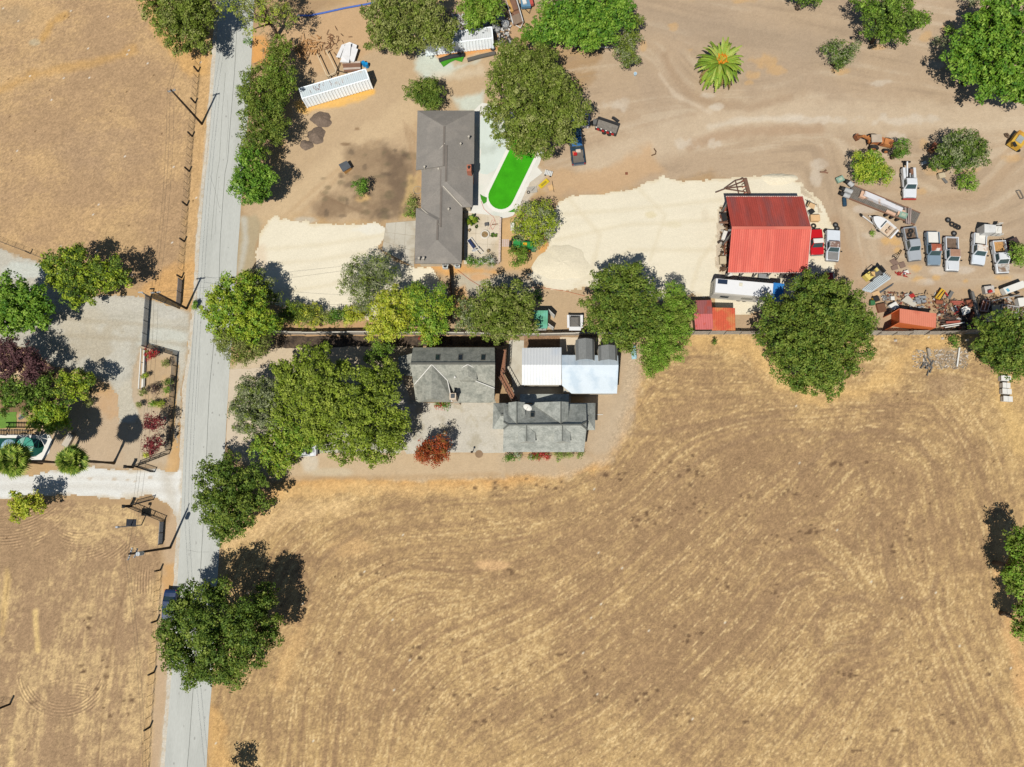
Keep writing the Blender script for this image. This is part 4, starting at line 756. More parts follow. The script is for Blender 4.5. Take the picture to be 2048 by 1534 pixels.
tree('smoke_tree', 'rust-red rounded tree at the edge of the shingled-house courtyard', [(852,898,20,3.4),(876,892,22,3.6),(865,912,24,3.4),(885,910,14,3),(845,912,14,2.8)], 'rust', leaf=.26, dens=1.3)
tree('shrub', 'red-flowered shrub against the front wall of the shingled house', [(878,809,10,0.9),(890,810,10,0.9)], 'red', pal2='green', mix2=.6, leaf=.2, trunk=.05, cat='shrub')
tree('shrub', 'round green shrub at the left front corner of the gabled house', [(1014,917,7,0.9),(1021,916,7,0.8)], 'green', leaf=.2, trunk=.05, cat='shrub')
tree('shrub', 'low red flower bed along the front of the gabled house', [(1080,911,10,0.5),(1095,911,8,0.5),(1068,912,6,0.5)], 'red', pal2='green', mix2=.3, leaf=.18, trunk=.04, cat='shrub')
tree('shrub', 'green planting left of the red flower bed at the gabled house', [(1036,909,8,0.6),(1062,913,6,0.6)], 'bright', pal2='white', mix2=.25, leaf=.18, trunk=.04, cat='shrub')
tree('shrub', 'green planting at the right end of the gabled house front', [(1118,909,12,0.5),(1158,908,8,0.6),(1138,909,8,.5)], 'olive', pal2='bright', mix2=.4, leaf=.18, trunk=.04, cat='shrub')
# --- right of the middle
tree('oak_tree', 'large dark oak between the cream yard and the corrugated double shed', [(1215,570,34,6),(1250,560,36,6.5),(1280,585,34,6.5),(1205,610,36,6.2),(1245,610,42,7.5),(1285,625,36,6.5),(1200,650,28,5.5),(1240,655,36,6.5),(1280,660,30,6),(1262,545,24,5.5),(1300,650,26,5.5),(1255,690,22,4.6)], 'oak', pal2='darkoak', mix2=.4)
tree('pepper_tree', 'light green feathery tree leaning over the fence right of the large dark oak', [(1345,590,26,4.6),(1360,620,28,4.6),(1330,640,32,5),(1350,660,28,4.6),(1315,680,34,5),(1330,700,30,4.4),(1300,715,28,4.2),(1310,735,22,3.6),(1360,670,18,3.8)], 'bright', pal2='oak', mix2=.35, leaf=.24, dens=1.1)
tree('oak_tree', 'very large round oak over the boundary fence at the edge of the mown field', [(1600,595,38,7),(1645,590,40,7.5),(1690,600,36,7),(1560,625,40,7),(1610,630,46,8.5),(1665,640,48,9),(1715,640,34,7),(1540,665,34,6.5),(1590,680,46,8.5),(1650,690,48,9),(1705,685,40,7.5),(1730,660,24,6),(1570,720,40,7),(1625,735,46,8),(1685,735,38,7),(1600,765,32,5.5),(1650,768,30,5.5),(1620,570,24,6)], 'oak', pal2='darkoak', mix2=.45, leaf=.36)
tree('oak_tree', 'dark oak at the right edge over the scrap corner fence', [(1985,660,34,6),(2025,650,34,6.5),(1970,695,32,5.5),(2010,695,38,6.5),(2045,690,34,6),(2020,730,30,5),(1990,725,24,4.6),(2050,725,24,5)], 'darkoak', pal2='oak', mix2=.35)
tree('broadleaf_tree', 'green tree cut by the right edge in the lower field, upper one', [(2035,1090,32,5),(2045,1125,36,5.5),(2020,1150,28,4.5),(2048,1170,34,5)], 'bright', pal2='oak', mix2=.5, leaf=.34)
tree('broadleaf_tree', 'green tree cut by the right edge in the lower field, lower one', [(2046,1220,30,4.5),(2050,1260,28,4.5)], 'oak', pal2='bright', mix2=.4, leaf=.34)
tree('broadleaf_tree', 'tree just outside the bottom edge whose shadow falls beside the road', [(452,1568,20,4),(440,1580,18,4),(462,1582,18,3.6)], 'darkoak', leaf=.34)
tree('palo_verde', 'yellow-green tree above the green tractor beside the patio', [(1055,430,26,3.6),(1085,430,26,3.6),(1050,455,26,3.4),(1080,460,28,3.6),(1100,448,18,3),(1040,468,16,2.6),(1070,482,18,2.6)], 'lime', pal2='grey', mix2=.35, leaf=.26, dens=.85, drop=.1)
tree('shrub_tree', 'green bush just below the tractor', [(1032,505,14,2.2),(1042,515,16,2.2),(1034,528,13,2),(1048,503,12,2)], 'oak', pal2='bright', mix2=.4, leaf=.24)
tree('small_tree', 'round dark green bush on the burnt soil left of the long house', [(717,368,13,2.2),(728,372,13,2.2),(722,382,11,1.8)], 'green', leaf=.24)
tree('shrub', 'weedy green shrub against the left wall of the long house, upper', [(822,400,10,1),(824,412,9,1)], 'olive', pal2='bright', mix2=.4, leaf=.2, trunk=.04, cat='shrub')
tree('shrub', 'weedy green shrub against the left wall of the long house, lower', [(818,425,10,1),(826,430,7,.9)], 'bright', pal2='olive', mix2=.4, leaf=.2, trunk=.04, cat='shrub')
tree('flowering_shrub', 'dark green shrub at the left of the white flowering bushes by the patio', [(942,526,9,1.4),(938,518,7,1.2)], 'green', leaf=.2, trunk=.05, cat='shrub')
tree('flowering_shrub', 'left of two white-flowered bushes along the patio edge', [(956,527,9,1.2),(964,525,8,1.2)], 'bright', pal2='white', mix2=.35, leaf=.18, trunk=.05, cat='shrub')
tree('flowering_shrub', 'right of two white-flowered bushes along the patio edge', [(976,522,10,1.4),(984,526,9,1.3)], 'darkoak', pal2='white', mix2=.45, leaf=.18, trunk=.05, cat='shrub')
tree('shrub', 'tiny dark shrub below the fence by the small red sheds', [(1428,684,6,.8)], 'darkoak', leaf=.2, trunk=.04, cat='shrub')
tree('shrub', 'small dark evergreen below the fence near the rubble', [(1908,680,11,1.5),(1910,688,9,1.2)], 'green', pal2='darkoak', mix2=.5, leaf=.24, trunk=.05, cat='shrub')
tree('shrub', 'green sprig in the shade beside the tractor lane', [(1074,588,8,1),(1078,598,6,.8)], 'green', leaf=.2, trunk=.04, cat='shrub')
tree('shrub', 'lone weedy green patch in the yard below the boat', [(1743,466,5,.4)], 'bright', leaf=.18, trunk=.03, cat='shrub')
# --- palms
def date_palm(px, py, z, rpx):
    c = P(px, py, z); R = rpx/PXM(px, py, z); t = thing('date_palm', 'big feathery date palm with orange fruit stalks alone in the dirt yard', 'palm', (c.x, c.y, 0))
    MB().tube([(c.x, c.y, -.1), (c.x, c.y, z*0.5), (c.x, c.y, z)], 0.42, 10, 0.36).build('trunk', bark, t, smooth=True)
    r = random.Random(5); greens = [T(128,158,50), T(156,182,66), T(184,202,98)]
    for k in range(112):
        a = k*2.39996+r.uniform(-.3, .3); lay = k/112.0; L_ = R*1.22*(1-0.25*lay)*r.uniform(.74, 1.08); el = -0.25+1.35*lay**1.1; V = []; Cc = []; n = 14; p = Vector((0, 0, z+.1+.25*lay)); col = r.choice(greens) if k > 12 or k % 2 else T(176,150,96)
        sd = Vector((-math.sin(a), math.cos(a), 0))
        for i in range(n):
            s = i/n; d = Vector((math.cos(a)*math.cos(el), math.sin(a)*math.cos(el), math.sin(el)))*(L_/n); q = p+d; el -= (0.05+0.10*s)*(1.15-.3*lay)
            w0 = 0.30*min(1, 0.35+3*s)*(1-0.75*max(0, s-.55)/.45); up = sd.cross(d).normalized()
            for sg in (-1, 1):
                tip = p+d*1.25+sd*(sg*w0)+up*(0.10 if sg > 0 else .10)*w0-Vector((0, 0, .25*w0))
                V.append([p, q, tip, p+d*.30+sd*(sg*w0*.9)-Vector((0, 0, .2*w0))]); Cc.append([x*r.uniform(.88, 1.1) for x in col])
            p = q
            if p.z < .3: break
        me = mesh_quads('frond', np.array(V), np.array(Cc), LEAF); o = bpy.data.objects.new('frond', me); COL.objects.link(o); o.parent = t
    om = mat('orange_fruit', T(236,150,34), 0.8, var=.15)
    for k in range(9):
        a = k*.7+r.uniform(-.2, .2); b = MB(); q = Vector((c.x+math.cos(a)*0.75, c.y+math.sin(a)*0.75, z+1.25)); b.tube([(c.x, c.y, z+.4), q], .05, 5)
        for j in range(16):
            e = q+Vector((r.uniform(-.4, .4), r.uniform(-.4, .4), r.uniform(-.3, .25))); b.bar(q, e, .06)
        b.build('fruit_stalk', om, t)
date_palm(1440, 128, 3.6, 50)
def fan_palm(label, bpx, z, rpx, seed):
    g = P(*bpx); r = random.Random(seed); t = thing('fan_palm', label, 'palm', (g.x, g.y, 0), group='fan palms along the chalk driveway')
    MB().tube([(g.x, g.y, -.1), (g.x+.05, g.y, z*.5), (g.x, g.y, z)], .24, 9, .2).build('trunk', bark, t, smooth=True)
    R = rpx/13.5
    for k in range(58):
        a = k*2.39996; lay = k/58.0; el = -0.5+1.5*lay; L_ = R*r.choice((.2, .45, .62, .62))*r.uniform(.85, 1.1)
        d = Vector((math.cos(a)*math.cos(el), math.sin(a)*math.cos(el), math.sin(el))); o0 = Vector((g.x, g.y, z)); hub = o0+d*L_
        sd = Vector((-math.sin(a), math.cos(a), 0)); nrm = sd.cross(d).normalized(); V = []; Cc = []
        V.append([o0, o0+sd*.04, hub+sd*.03, hub-sd*.03]); Cc.append(T(120,140,50))
        nb = 11
        for i in range(nb):
            b = (i/(nb-1)-.5)*2.9; e = d*math.cos(b)+sd*math.sin(b); ln = R*0.5*(0.75+0.25*math.cos(b))*r.uniform(.9, 1.1); w = sd*math.cos(b)-d*math.sin(b)
            tip = hub+e*ln-Vector((0, 0, ln*0.25)); V.append([hub, hub+e*ln*.5+w*.10, tip, hub+e*ln*.5-w*.10]); Cc.append(T(*r.choice([(92,122,36),(134,160,54),(176,190,84)])))
        me = mesh_quads('leaf', np.array(V)-np.array([g.x, g.y, 0]), np.array(Cc), LEAF); o = bpy.data.objects.new('leaf', me); COL.objects.link(o); o.parent = t
fan_palm('rightmost fan palm beside the white chalk driveway, crown over bare soil', (228,926), 9.3, 27, 1)
fan_palm('fan palm whose crown covers the corner of the swimming pool', (136,926), 10.8, 32, 2)
fan_palm('fan palm just off the left edge by the swimming pool', (84,926), 11.0, 32, 3)
# ================================================================ buildings
def Wp(pts): return [P(*p) for p in pts]
def corr(mb, a, b, c, d, pitch=0.45, dep=0.05, th=0.03):
    """ribbed metal sheet: a-b is the ridge edge, d-c the eave edge; ribs run from ridge to eave"""
    a, b, c, d = map(Vector, (a, b, c, d)); n = max(2, int((b-a).length/pitch)); nm = (b-a).cross(d-a).normalized()
    if nm.z < 0: nm = -nm
    us = []; hs = []
    for i in range(n):
        for u, h in ((0.0, 0), (0.55, 0), (0.68, dep), (0.85, dep)): us.append((i+u)/n); hs.append(h)
    us.append(1.0); hs.append(0); v = []
    for u, h in zip(us, hs):
        v.append(a.lerp(b, u)+nm*h); v.append(d.lerp(c, u)+nm*h)
    k = len(us); v += [p-nm*th for p in v]; f = []
    o = 2*k
    for i in range(k-1):
        q = (2*i, 2*i+1, 2*i+3, 2*i+2); f.append(q); f.append(tuple(x+o for x in q[::-1]))
        f.append((2*i, 2*i+2, 2*i+2+o, 2*i+o)); f.append((2*i+1, 2*i+1+o, 2*i+3+o, 2*i+3))
    f.append((0, o, o+1, 1)); f.append((2*k-2, 2*k-1, o+2*k-1, o+2*k-2))
    mb.add(v, f); return mb
def inset(ws, k):
    c = sum(ws, Vector())/len(ws); o = []
    for w in ws:
        d = c-w; d.z = 0; s = Vector((math.copysign(min(k, abs(d.x)), d.x), math.copysign(min(k, abs(d.y)), d.y), 0)); o.append(w+s)
    return o
def wallbox(t, ws, z1, k, m, name='wall'):
    q = inset(ws, k); return MB().prism([(p.x, p.y) for p in q], -0.05, z1).build(name, m, t)
def hip(t, name, px4, ze, rise, i0, i1, axis, m, th=0.18):
    """px4: NW,NE,SE,SW eave corners in pixels; ridge along axis with end insets in metres"""
    a, b, c, d = Wp([(x, y, ze) for x, y in px4])
    if axis == 'y': m0, m1 = (a+b)/2, (c+d)/2
    else: m0, m1 = (a+d)/2, (b+c)/2
    dr = (m1-m0).normalized(); r0 = m0+dr*i0+Vector((0, 0, rise)); r1 = m1-dr*i1+Vector((0, 0, rise))
    fs = [(0,1,4),(1,2,5,4),(2,3,5),(3,0,4,5)] if axis == 'y' else [(3,0,4),(0,1,5,4),(1,2,5),(2,3,4,5)]
    v = [a, b, c, d, r0, r1]
    if i0 < 0.05: fs = [f for f in fs if len(f) == 4 or 4 not in f]
    if i1 < 0.05: fs = [f for f in fs if len(f) == 4 or 5 not in f]
    MB().solid(v, fs, th).build(name, m, t)
    # ridge cap
    MB().bar(r0+Vector((0,0,.02)), r1+Vector((0,0,.02)), 0.28, 0.06).build('ridge_cap', MATS.get(m.name+'_cap', m), t)
    return v
def window_on(t, a, b, z0, z1, frame, pane, off):
    """window on a vertical wall between plan points a and b, standing proud by off (Vector)"""
    a = Vector((a[0], a[1], 0))+off; b = Vector((b[0], b[1], 0))+off; Z = Vector((0, 0, 1))
    mb = MB()
    for p, q in ((a+Z*z0, b+Z*z0), (a+Z*z1, b+Z*z1), (a+Z*z0, a+Z*z1), (b+Z*z0, b+Z*z1), ((a+b)/2+Z*z0, (a+b)/2+Z*z1)): mb.bar(p, q, 0.07, 0.07)
    w = mb.build('window', frame, t)
    o = MB().add([a+Z*z0-off*.3, b+Z*z0-off*.3, b+Z*z1-off*.3, a+Z*z1-off*.3], [(0,1,2,3)]).build('pane', pane, t); o.parent = w
glass = mat('window_glass', (0.02,0.03,0.04), 0.1, var=0, fine=0, spec=0.6)
whitep = mat('white_paint', T(238,236,228), 0.6, var=0.04, fine=0.03)
sh1 = mat('taupe_shingles', T(147,142,135), 0.95, var=0.05, vscale=0.8, fine=0.10, fscale=5, spec=0.1, col2=T(154,148,140), c2scale=.4)
mat('taupe_shingles_cap', T(128,120,112), 0.95)
stucco = mat('beige_stucco', T(222,206,180), 0.9, var=0.05)
# ---- long grey-roofed house
t = thing('ranch_house', 'long single-storey house with stepped taupe shingle roof beside the turf oval', 'house', P(888,375))
ze = 2.9
for k, (q, rs, a0, a1) in enumerate([([(835,221),(949,221),(948,342),(832,340)], 1.55, 3.4, 0.0), ([(844,300),(947,300),(945,414),(842,414)], 1.42, 0.0, 3.3), ([(844,345),(926,345),(924,460),(842,460)], 1.10, 0.0, 0.0), ([(832,416),(925,416),(923,527),(829,527)], 1.25, 2.4, 3.1)]):
    hip(t, 'roof', q, ze+0.004*k, rs, a0, a1, 'y', sh1)
    ws = Wp([(x, y, ze) for x, y in q]); wallbox(t, ws, ze-0.2-0.01*k, 0.5, stucco)
fl = mat('pale_metal_flashing', T(206,198,182), 0.5, var=0.03, metal=0.0)
for a, b in (((845,339,3.05),(890,287,4.45)),((924,413,3.05),(886,372,4.10)),((843,417,3.05),(878,449,4.12))):
    MB().bar(P(*a)+Vector((0,0,.05)), P(*b)+Vector((0,0,.05)), 0.14, 0.05).build('flashing', fl, t)
brick = mat('red_brick', T(190,120,96), 0.9, var=0.12, vscale=3, fine=0.15, fscale=10)
c = P(940, 346, 2.9); ch = MB().box(c.x-.32, c.x+.32, c.y-.5, c.y+.5, 0, 4.6).build('chimney', brick, t)
o = MB().cyl((c.x, c.y), .17, 4.6, 4.95).build('flue', mat('dark_flue', T(60,58,56)), t); o.parent = ch
for (x, y) in ((850,337),(878,341),(938,277),(922,291),(898,421),(839,519),(848,519)):
    p = P(x, y, 3.5); MB().cyl((p.x, p.y), .08, 3.0, 4.05).cyl((p.x, p.y), .15, 4.05, 4.13).build('roof_vent', fl, t)
for (x0, x1, y) in ((884,899,527),(905,916,527)):
    a = P(x0, y+1, 1.5); b = P(x1, y+1, 1.5); q = inset(Wp([(832,416,ze),(925,416,ze),(923,527,ze),(829,527,ze)]), .5); yy = min(p.y for p in q)
    window_on(t, (a.x, yy), (b.x, yy), 0.9, 2.1, whitep, glass, Vector((0, -0.04, 0)))
qx = max(p.x for p in inset(Wp([(832,416,ze),(925,416,ze),(923,527,ze),(829,527,ze)]), .5))
for y0, y1 in ((432,446),(470,488),(500,512)):
    a = P(925, y0, 1.5); b = P(925, y1, 1.5); window_on(t, (qx, a.y), (qx, b.y), 0.9, 2.1, whitep, glass, Vector((0.04, 0, 0)))
qx = max(p.x for p in inset(Wp([(844,300,ze),(947,300,ze),(945,414,ze),(842,414,ze)]), .5))
for y0, y1 in ((250,275),(295,320),(360,380)):
    a = P(946, y0, 1.5); b = P(946, y1, 1.5); window_on(t, (qx, a.y), (qx, b.y), 0.2, 2.1, whitep, glass, Vector((0.10, 0, 0)))
# ---- shingled house with skylights
sh2 = mat('weathered_grey_shingles', T(170,170,158), 0.95, var=0.08, vscale=1.6, col2=T(146,148,138), c2scale=1.1, c2lo=.45, c2hi=.65, fine=0.22, fscale=4.5, spec=0.1)
sh2c = mat('weathered_grey_shingles_cap', T(112,112,104), 0.95)
cedar = mat('cedar_wall', T(196,166,130), 0.9, var=0.08)
t = thing('skylight_house', 'grey shingled house with three skylights above the courtyard', 'house', P(905,760))
zr, zn, zs = 7.4, 5.0, 3.2
v = Wp([(826,695,zn),(989,695,zn),(990,727,zr),(985,729,zr),(827,729,zr),(821,727,zr),(832,804,zs),(989,804,zs)])
MB().solid([v[0], v[1], v[2], v[5], v[6], v[7]], [(0,1,2,3),(3,2,5,4)], .2).build('roof', sh2, t)
MB().bar(v[5]+Vector((0,0,.03)), v[2]+Vector((0,0,.03)), .3, .07).build('ridge_cap', sh2c, t)
wl = inset([v[0], v[1], v[7], v[6]], .45); MB().prism([(p.x, p.y) for p in wl], -.05, 3.0).build('wall', cedar, t)
g = inset([v[0], v[1], v[2], v[5]], .5)
for A_, B_ in ((v[0], v[6]), (v[1], v[7])):
    sx = 0.5 if A_ is v[0] else -0.5; R_ = v[5] if A_ is v[0] else v[2]
    MB().prism([(0,0),(0,1),(1,0)], 0, .01) if False else MB().add([(A_.x+sx, A_.y-.5, 0), (B_.x+sx, B_.y+.5, 0), (B_.x+sx, B_.y+.5, zs-.3), (R_.x+sx, R_.y, zr-.3), (A_.x+sx, A_.y-.5, zn-.3)], [(0,1,2,3,4)]).build('gable_wall', cedar, t)
nw = inset([v[0], v[1]], .5); MB().add([(nw[0].x, v[0].y-.5, 0), (nw[1].x, v[0].y-.5, 0), (nw[1].x, v[0].y-.5, zn-.3), (nw[0].x, v[0].y-.5, zn-.3)], [(0,1,2,3)]).build('rear_wall', cedar, t)
def roofpt(px, py, u0, u1):            # point on slope by mixing two heights along the picture's y
    f_ = (py-u0[0])/(u1[0]-u0[0]); return P(px, py, u0[1]+(u1[1]-u0[1])*f_)
skyf = mat('skylight_frame', T(128,124,114), 0.6, var=.03)
pane = mat('skylight_glass', T(44,58,72), 0.08, var=0.0, fine=0, spec=0.7)
for x in (876, 921.5, 967):
    U = lambda a, b: roofpt(a, b, (695, zn), (728, zr))+Vector((0, 0, .14))
    q = [U(x-4.6, 709), U(x+4.6, 709), U(x+3.6, 721), U(x-5.6, 721)]
    s = MB().solid(q, [(0,1,2,3)], .2).build('skylight', skyf, t)
    cc = sum(q, Vector())/4; o = MB().solid([p.lerp(cc, .2)+Vector((0,0,.02)) for p in q], [(0,1,2,3)], .02).build('pane', pane, t); o.parent = s
# cross gable, dormer and porch roof
def gable(t, name, rid, le, re, m, th=.16, hipend=None):
    """rid: (near ridge end px, far ridge end px) with heights; le/re: left and right eave ends, all (px,py,z)"""
    a, b = Wp(rid); c, d = Wp(le); e, f = Wp(re); fs = [(0,1,3,2),(1,0,4,5)]; v_ = [a, b, c, d, e, f]
    if hipend: v_.append(P(*hipend)); fs += [(1,6,3),(1,5,6)] if False else [(3,1,5)]
    return MB().solid(v_[:6], fs, th).build(name, m, t)
gable(t, 'cross_gable_roof', [(863.5,728.5,7.25),(862.5,796,7.0)], [(829,768,5.25),(836,804,5.0)], [(895,761,5.45),(904,804,5.2)], sh2, hipend=(862,804,6))
p0, p1 = P(838,802,4.8), P(901,802,4.8); pm = P(862.5,798,6.7)
MB().add([(p0.x, p0.y+.3, 0), (p1.x, p0.y+.3, 0), (p1.x, p0.y+.3, 4.9), (pm.x, p0.y+.3, 6.6), (p0.x, p0.y+.3, 4.9)], [(0,1,2,3,4)]).build('gable_wall', cedar, t)
window_on(t, (pm.x-.8, p0.y+.3), (pm.x+.8, p0.y+.3), 3.6, 5.0, whitep, glass, Vector((0,-.05,0)))
for xx, z1 in ((p0.x+.1, 4.9), (p1.x-.1, 4.9)): MB().box(xx-.06, xx+.06, p0.y+.3, P(863,765,4).y, 2.5, z1).build('side_wall', cedar, t)
gable(t, 'dormer_roof', [(935.5,729,7.3),(936,752,7.1)], [(919,738,6.55),(919,761,6.3)], [(953,738,6.55),(953.5,761,6.3)], sh2, hipend=(936,761,6.3))
d0, d1 = P(922,760,6.2), P(951,760,6.2); MB().box(d0.x, d1.x, d0.y+.2, P(935,735,6).y, 4.6, 6.3).build('dormer_wall', cedar, t)
for a, b in (((863.5,729,7.3),(829,769,5.4)),((863.5,729,7.3),(895,761,5.6)),((895,761,5.6),(904,804,5.25)),((935.5,729,7.4),(919,738,6.65)),((935.5,729,7.4),(953,738,6.65)),((951,762,5.85),(989,777,5.05))):
    MB().bar(P(*a)+Vector((0,0,.05)), P(*b)+Vector((0,0,.05)), .10, .05).build('valley_flashing', whitep, t)
q = [roofpt(x, y, (729, zr), (804, zs))+Vector((0, 0, dz)) for x, y, dz in ((921,763,.12),(951,763,.12),(989,778,.12),(989,800,.5),(982,806,.45),(908,806,.45),(908,790,.35))]
MB().solid(q, [tuple(range(7))], .14).build('porch_roof', sh2, t)
c = P(910, 797, 4); stonec = mat('pale_stone', T(226,208,184), .9, var=.1, vscale=3)
ch = MB().box(c.x-.36, c.x+.36, c.y-.42, c.y+.3, 0, 6.6).box(c.x-.44, c.x+.44, c.y-.5, c.y+.38, 6.6, 6.75).build('chimney', stonec, t)
o = MB().box(c.x-.25, c.x+.25, c.y-.3, c.y+.2, 6.75, 6.95).build('chimney_cap', mat('dark_cap', T(92,96,98)), t); o.parent = ch
p = P(910, 755, 6.0); MB().cyl((p.x, p.y), .13, 5.2, 6.3).build('roof_vent', whitep, t)
q = Wp([(796,714,3.2),(827,706,3.6),(828,752,3.4),(800,751,3.1)]); MB().solid(q, [(0,1,2,3)], .18).build('lean_to_roof', sh2, t); wallbox(t, q, 3.0, .3, cedar, 'lean_to_wall')
for x in (876, 930, 962):
    a = P(x, 806, 1.2); yy = wl[2].y; window_on(t, (a.x-.6, yy), (a.x+.6, yy), 0.8, 2.2, whitep, glass, Vector((0,-.05,0)))
# ---- gabled house with satellite dish
t = thing('gabled_house', 'grey shingled house with many gables and a satellite dish below the walkway', 'house', P(1085,855))
sh3 = mat('pale_grey_shingles', T(178,181,173), 0.95, var=0.08, vscale=1.6, col2=T(154,158,151), c2scale=1.1, c2lo=.45, c2hi=.65, fine=0.22, fscale=4.5, spec=0.1)
sh3c = mat('pale_grey_shingles_cap', T(112,114,108), .95)
zr, zs, zn = 7.0, 3.2, 4.4
a, b, c, d, r0, r1 = Wp([(1007,808,zn),(1172,808,zn),(1168,904,zs),(1006,904,zs),(1017.5,849.5,zr),(1162.5,849.5,zr)])
jw0, jw1 = P(1007,843,6.3), P(1007,858,6.3); je0, je1 = P(1173,843,6.3), P(1173,858,6.3)
MB().solid([a, b, c, d, r0, r1, jw0, jw1, je0, je1], [(0,1,8,5,4,6),(2,3,7,4,5,9),(6,4,7),(8,9,5)], .18).build('roof', sh3, t)
for p, q in ((r0, r1), (r0, jw0), (r0, jw1), (r1, je0), (r1, je1)): MB().bar(p+Vector((0,0,.03)), q+Vector((0,0,.03)), .2, .05).build('ridge_cap', sh3c, t)
wl = inset([a, b, c, d], .5); MB().prism([(p.x, p.y) for p in wl], -.05, 3.0).build('wall', stucco, t)
for sx, jj0, jj1 in ((wl[0].x, jw0, jw1), (wl[1].x, je0, je1)):
    MB().add([(sx, wl[0].y, 2.9), (sx, wl[2].y, 2.9), (sx, jj1.y, 6.1), (sx, jj0.y, 6.1), (sx, wl[0].y, 4.1)], [(0,1,2,3,4)]).build('gable_wall', stucco, t)
def xgable(rx, y0, y1, xl, zl, xr, zrr, yv):
    gable(t, 'cross_gable_roof', [(rx, y1, 6.9), (rx, y0, 6.75)], [(xl, yv, zl), (xl, y0+2, zl)], [(xr, yv, zrr), (xr, y0+2, zrr)], sh3, hipend=(rx, y0, 6))
    MB().bar(P(rx, y1, 6.93), P(rx, y0, 6.78), .16, .05).build('ridge_cap', sh3c, t)
    l, r_ = P(xl+2, y0+4, zl), P(xr-2, y0+4, zrr); m_ = P(rx, y0+4, 6.6)
    MB().add([(l.x, l.y, 0), (r_.x, l.y, 0), (r_.x, l.y, zrr-.1), (m_.x, l.y, 6.5), (l.x, l.y, zl-.1)], [(4,3,2,1,0)]).build('gable_wall', stucco, t)
    for x_, zz in ((l.x, zl), (r_.x, zrr)): MB().box(x_-.05, x_+.05, P(rx, 840, 5).y, l.y, 2.8, zz-.15).build('side_wall', stucco, t)
xgable(1033.6, 803, 848, 1017, 5.8, 1050.5, 5.8, 836)
gable(t, 'cross_gable_roof', [(1121.7,847,6.9),(1121.7,803,6.75)], [(1066,809,4.6),(1064,805,4.5)], [(1137,837,5.9),(1137,804,5.8)], sh3, hipend=(1100,804,6))
MB().bar(P(1121.7,847,6.93), P(1121.7,803,6.78), .16, .05).build('ridge_cap', sh3c, t)
l, r_, m_ = P(1066,807,4.5), P(1135,807,5.7), P(1121.7,807,6.5); MB().add([(l.x, l.y, 0), (r_.x, l.y, 0), (r_.x, l.y, 5.7), (m_.x, l.y, 6.5), (l.x, l.y, 4.4)], [(4,3,2,1,0)]).build('gable_wall', stucco, t)
MB().box(r_.x-.05, r_.x+.05, P(1121,840,5).y, l.y, 2.8, 5.7).build('side_wall', stucco, t)
for rx, xr, xl in ((1053,1071,1036),(1124.6,1141,1108)):
    gable(t, 'dormer_roof', [(rx,851,6.85),(rx,882,6.6)], [(xl,866,5.95),(xl,886,5.7)], [(xr,866,5.95),(xr,886,5.7)], sh3, hipend=(rx,888,6))
    MB().bar(P(rx,851,6.88), P(rx,882,6.63), .13, .05).build('ridge_cap', sh3c, t)
    l, r_ = P(xl+2, 884, 5.7), P(xr-2, 884, 5.7); MB().box(l.x, r_.x, l.y+.2, P(rx, 858, 5).y, 4.0, 5.75).build('dormer_wall', stucco, t)
    m_ = (l.x+r_.x)/2; window_on(t, (m_-.6, l.y+.2), (m_+.6, l.y+.2), 4.5, 5.5, whitep, glass, Vector((0,-.05,0)))
hip(t, 'wing_roof', [(987,806),(1020,806),(1020,858),(985,858)], 3.3, 1.5, 1.2, 0, 'x', sh3); wallbox(t, Wp([(987,806,3),(1020,806,3),(1020,858,3),(985,858,3)]), 3.05, .4, stucco, 'wing_wall')
hip(t, 'wing_roof', [(1135,806),(1191,806),(1190,860),(1135,860)], 3.3, 1.5, 0, 1.4, 'x', sh3); wallbox(t, Wp([(1135,806,3),(1191,806,3),(1190,860,3),(1135,860,3)]), 3.05, .4, stucco, 'wing_wall')
q = Wp([(1040,788,3.3),(1138,788,3.3),(1138,806,3.5),(1040,806,3.5)]); MB().solid(q, [(0,1,2,3)], .2).build('rear_porch_roof', sh3, t)
for x in (1044, 1090, 1134): p = P(x, 790, 3.1); MB().box(p.x-.07, p.x+.07, p.y-.2, p.y-.06, 0, 3.1).build('porch_post', whitep, t)
U = lambda a_, b_: roofpt(a_, b_, (808, zn), (849.5, zr))+Vector((0, 0, .14)); q = [U(1061,824.5), U(1069,824.5), U(1068.5,834.5), U(1060.5,834.5)]
s = MB().solid(q, [(0,1,2,3)], .2).build('skylight', skyf, t); cc = sum(q, Vector())/4; o = MB().solid([p.lerp(cc, .22)+Vector((0,0,.02)) for p in q], [(0,1,2,3)], .02).build('pane', pane, t); o.parent = s
for y in (880, 896):
    pass
for x in (1025, 1050, 1085, 1120, 1150):
    a_ = P(x, 905, 1.2); window_on(t, (a_.x-.55, wl[2].y), (a_.x+.55, wl[2].y), .8, 2.2, whitep, glass, Vector((0,-.05,0)))
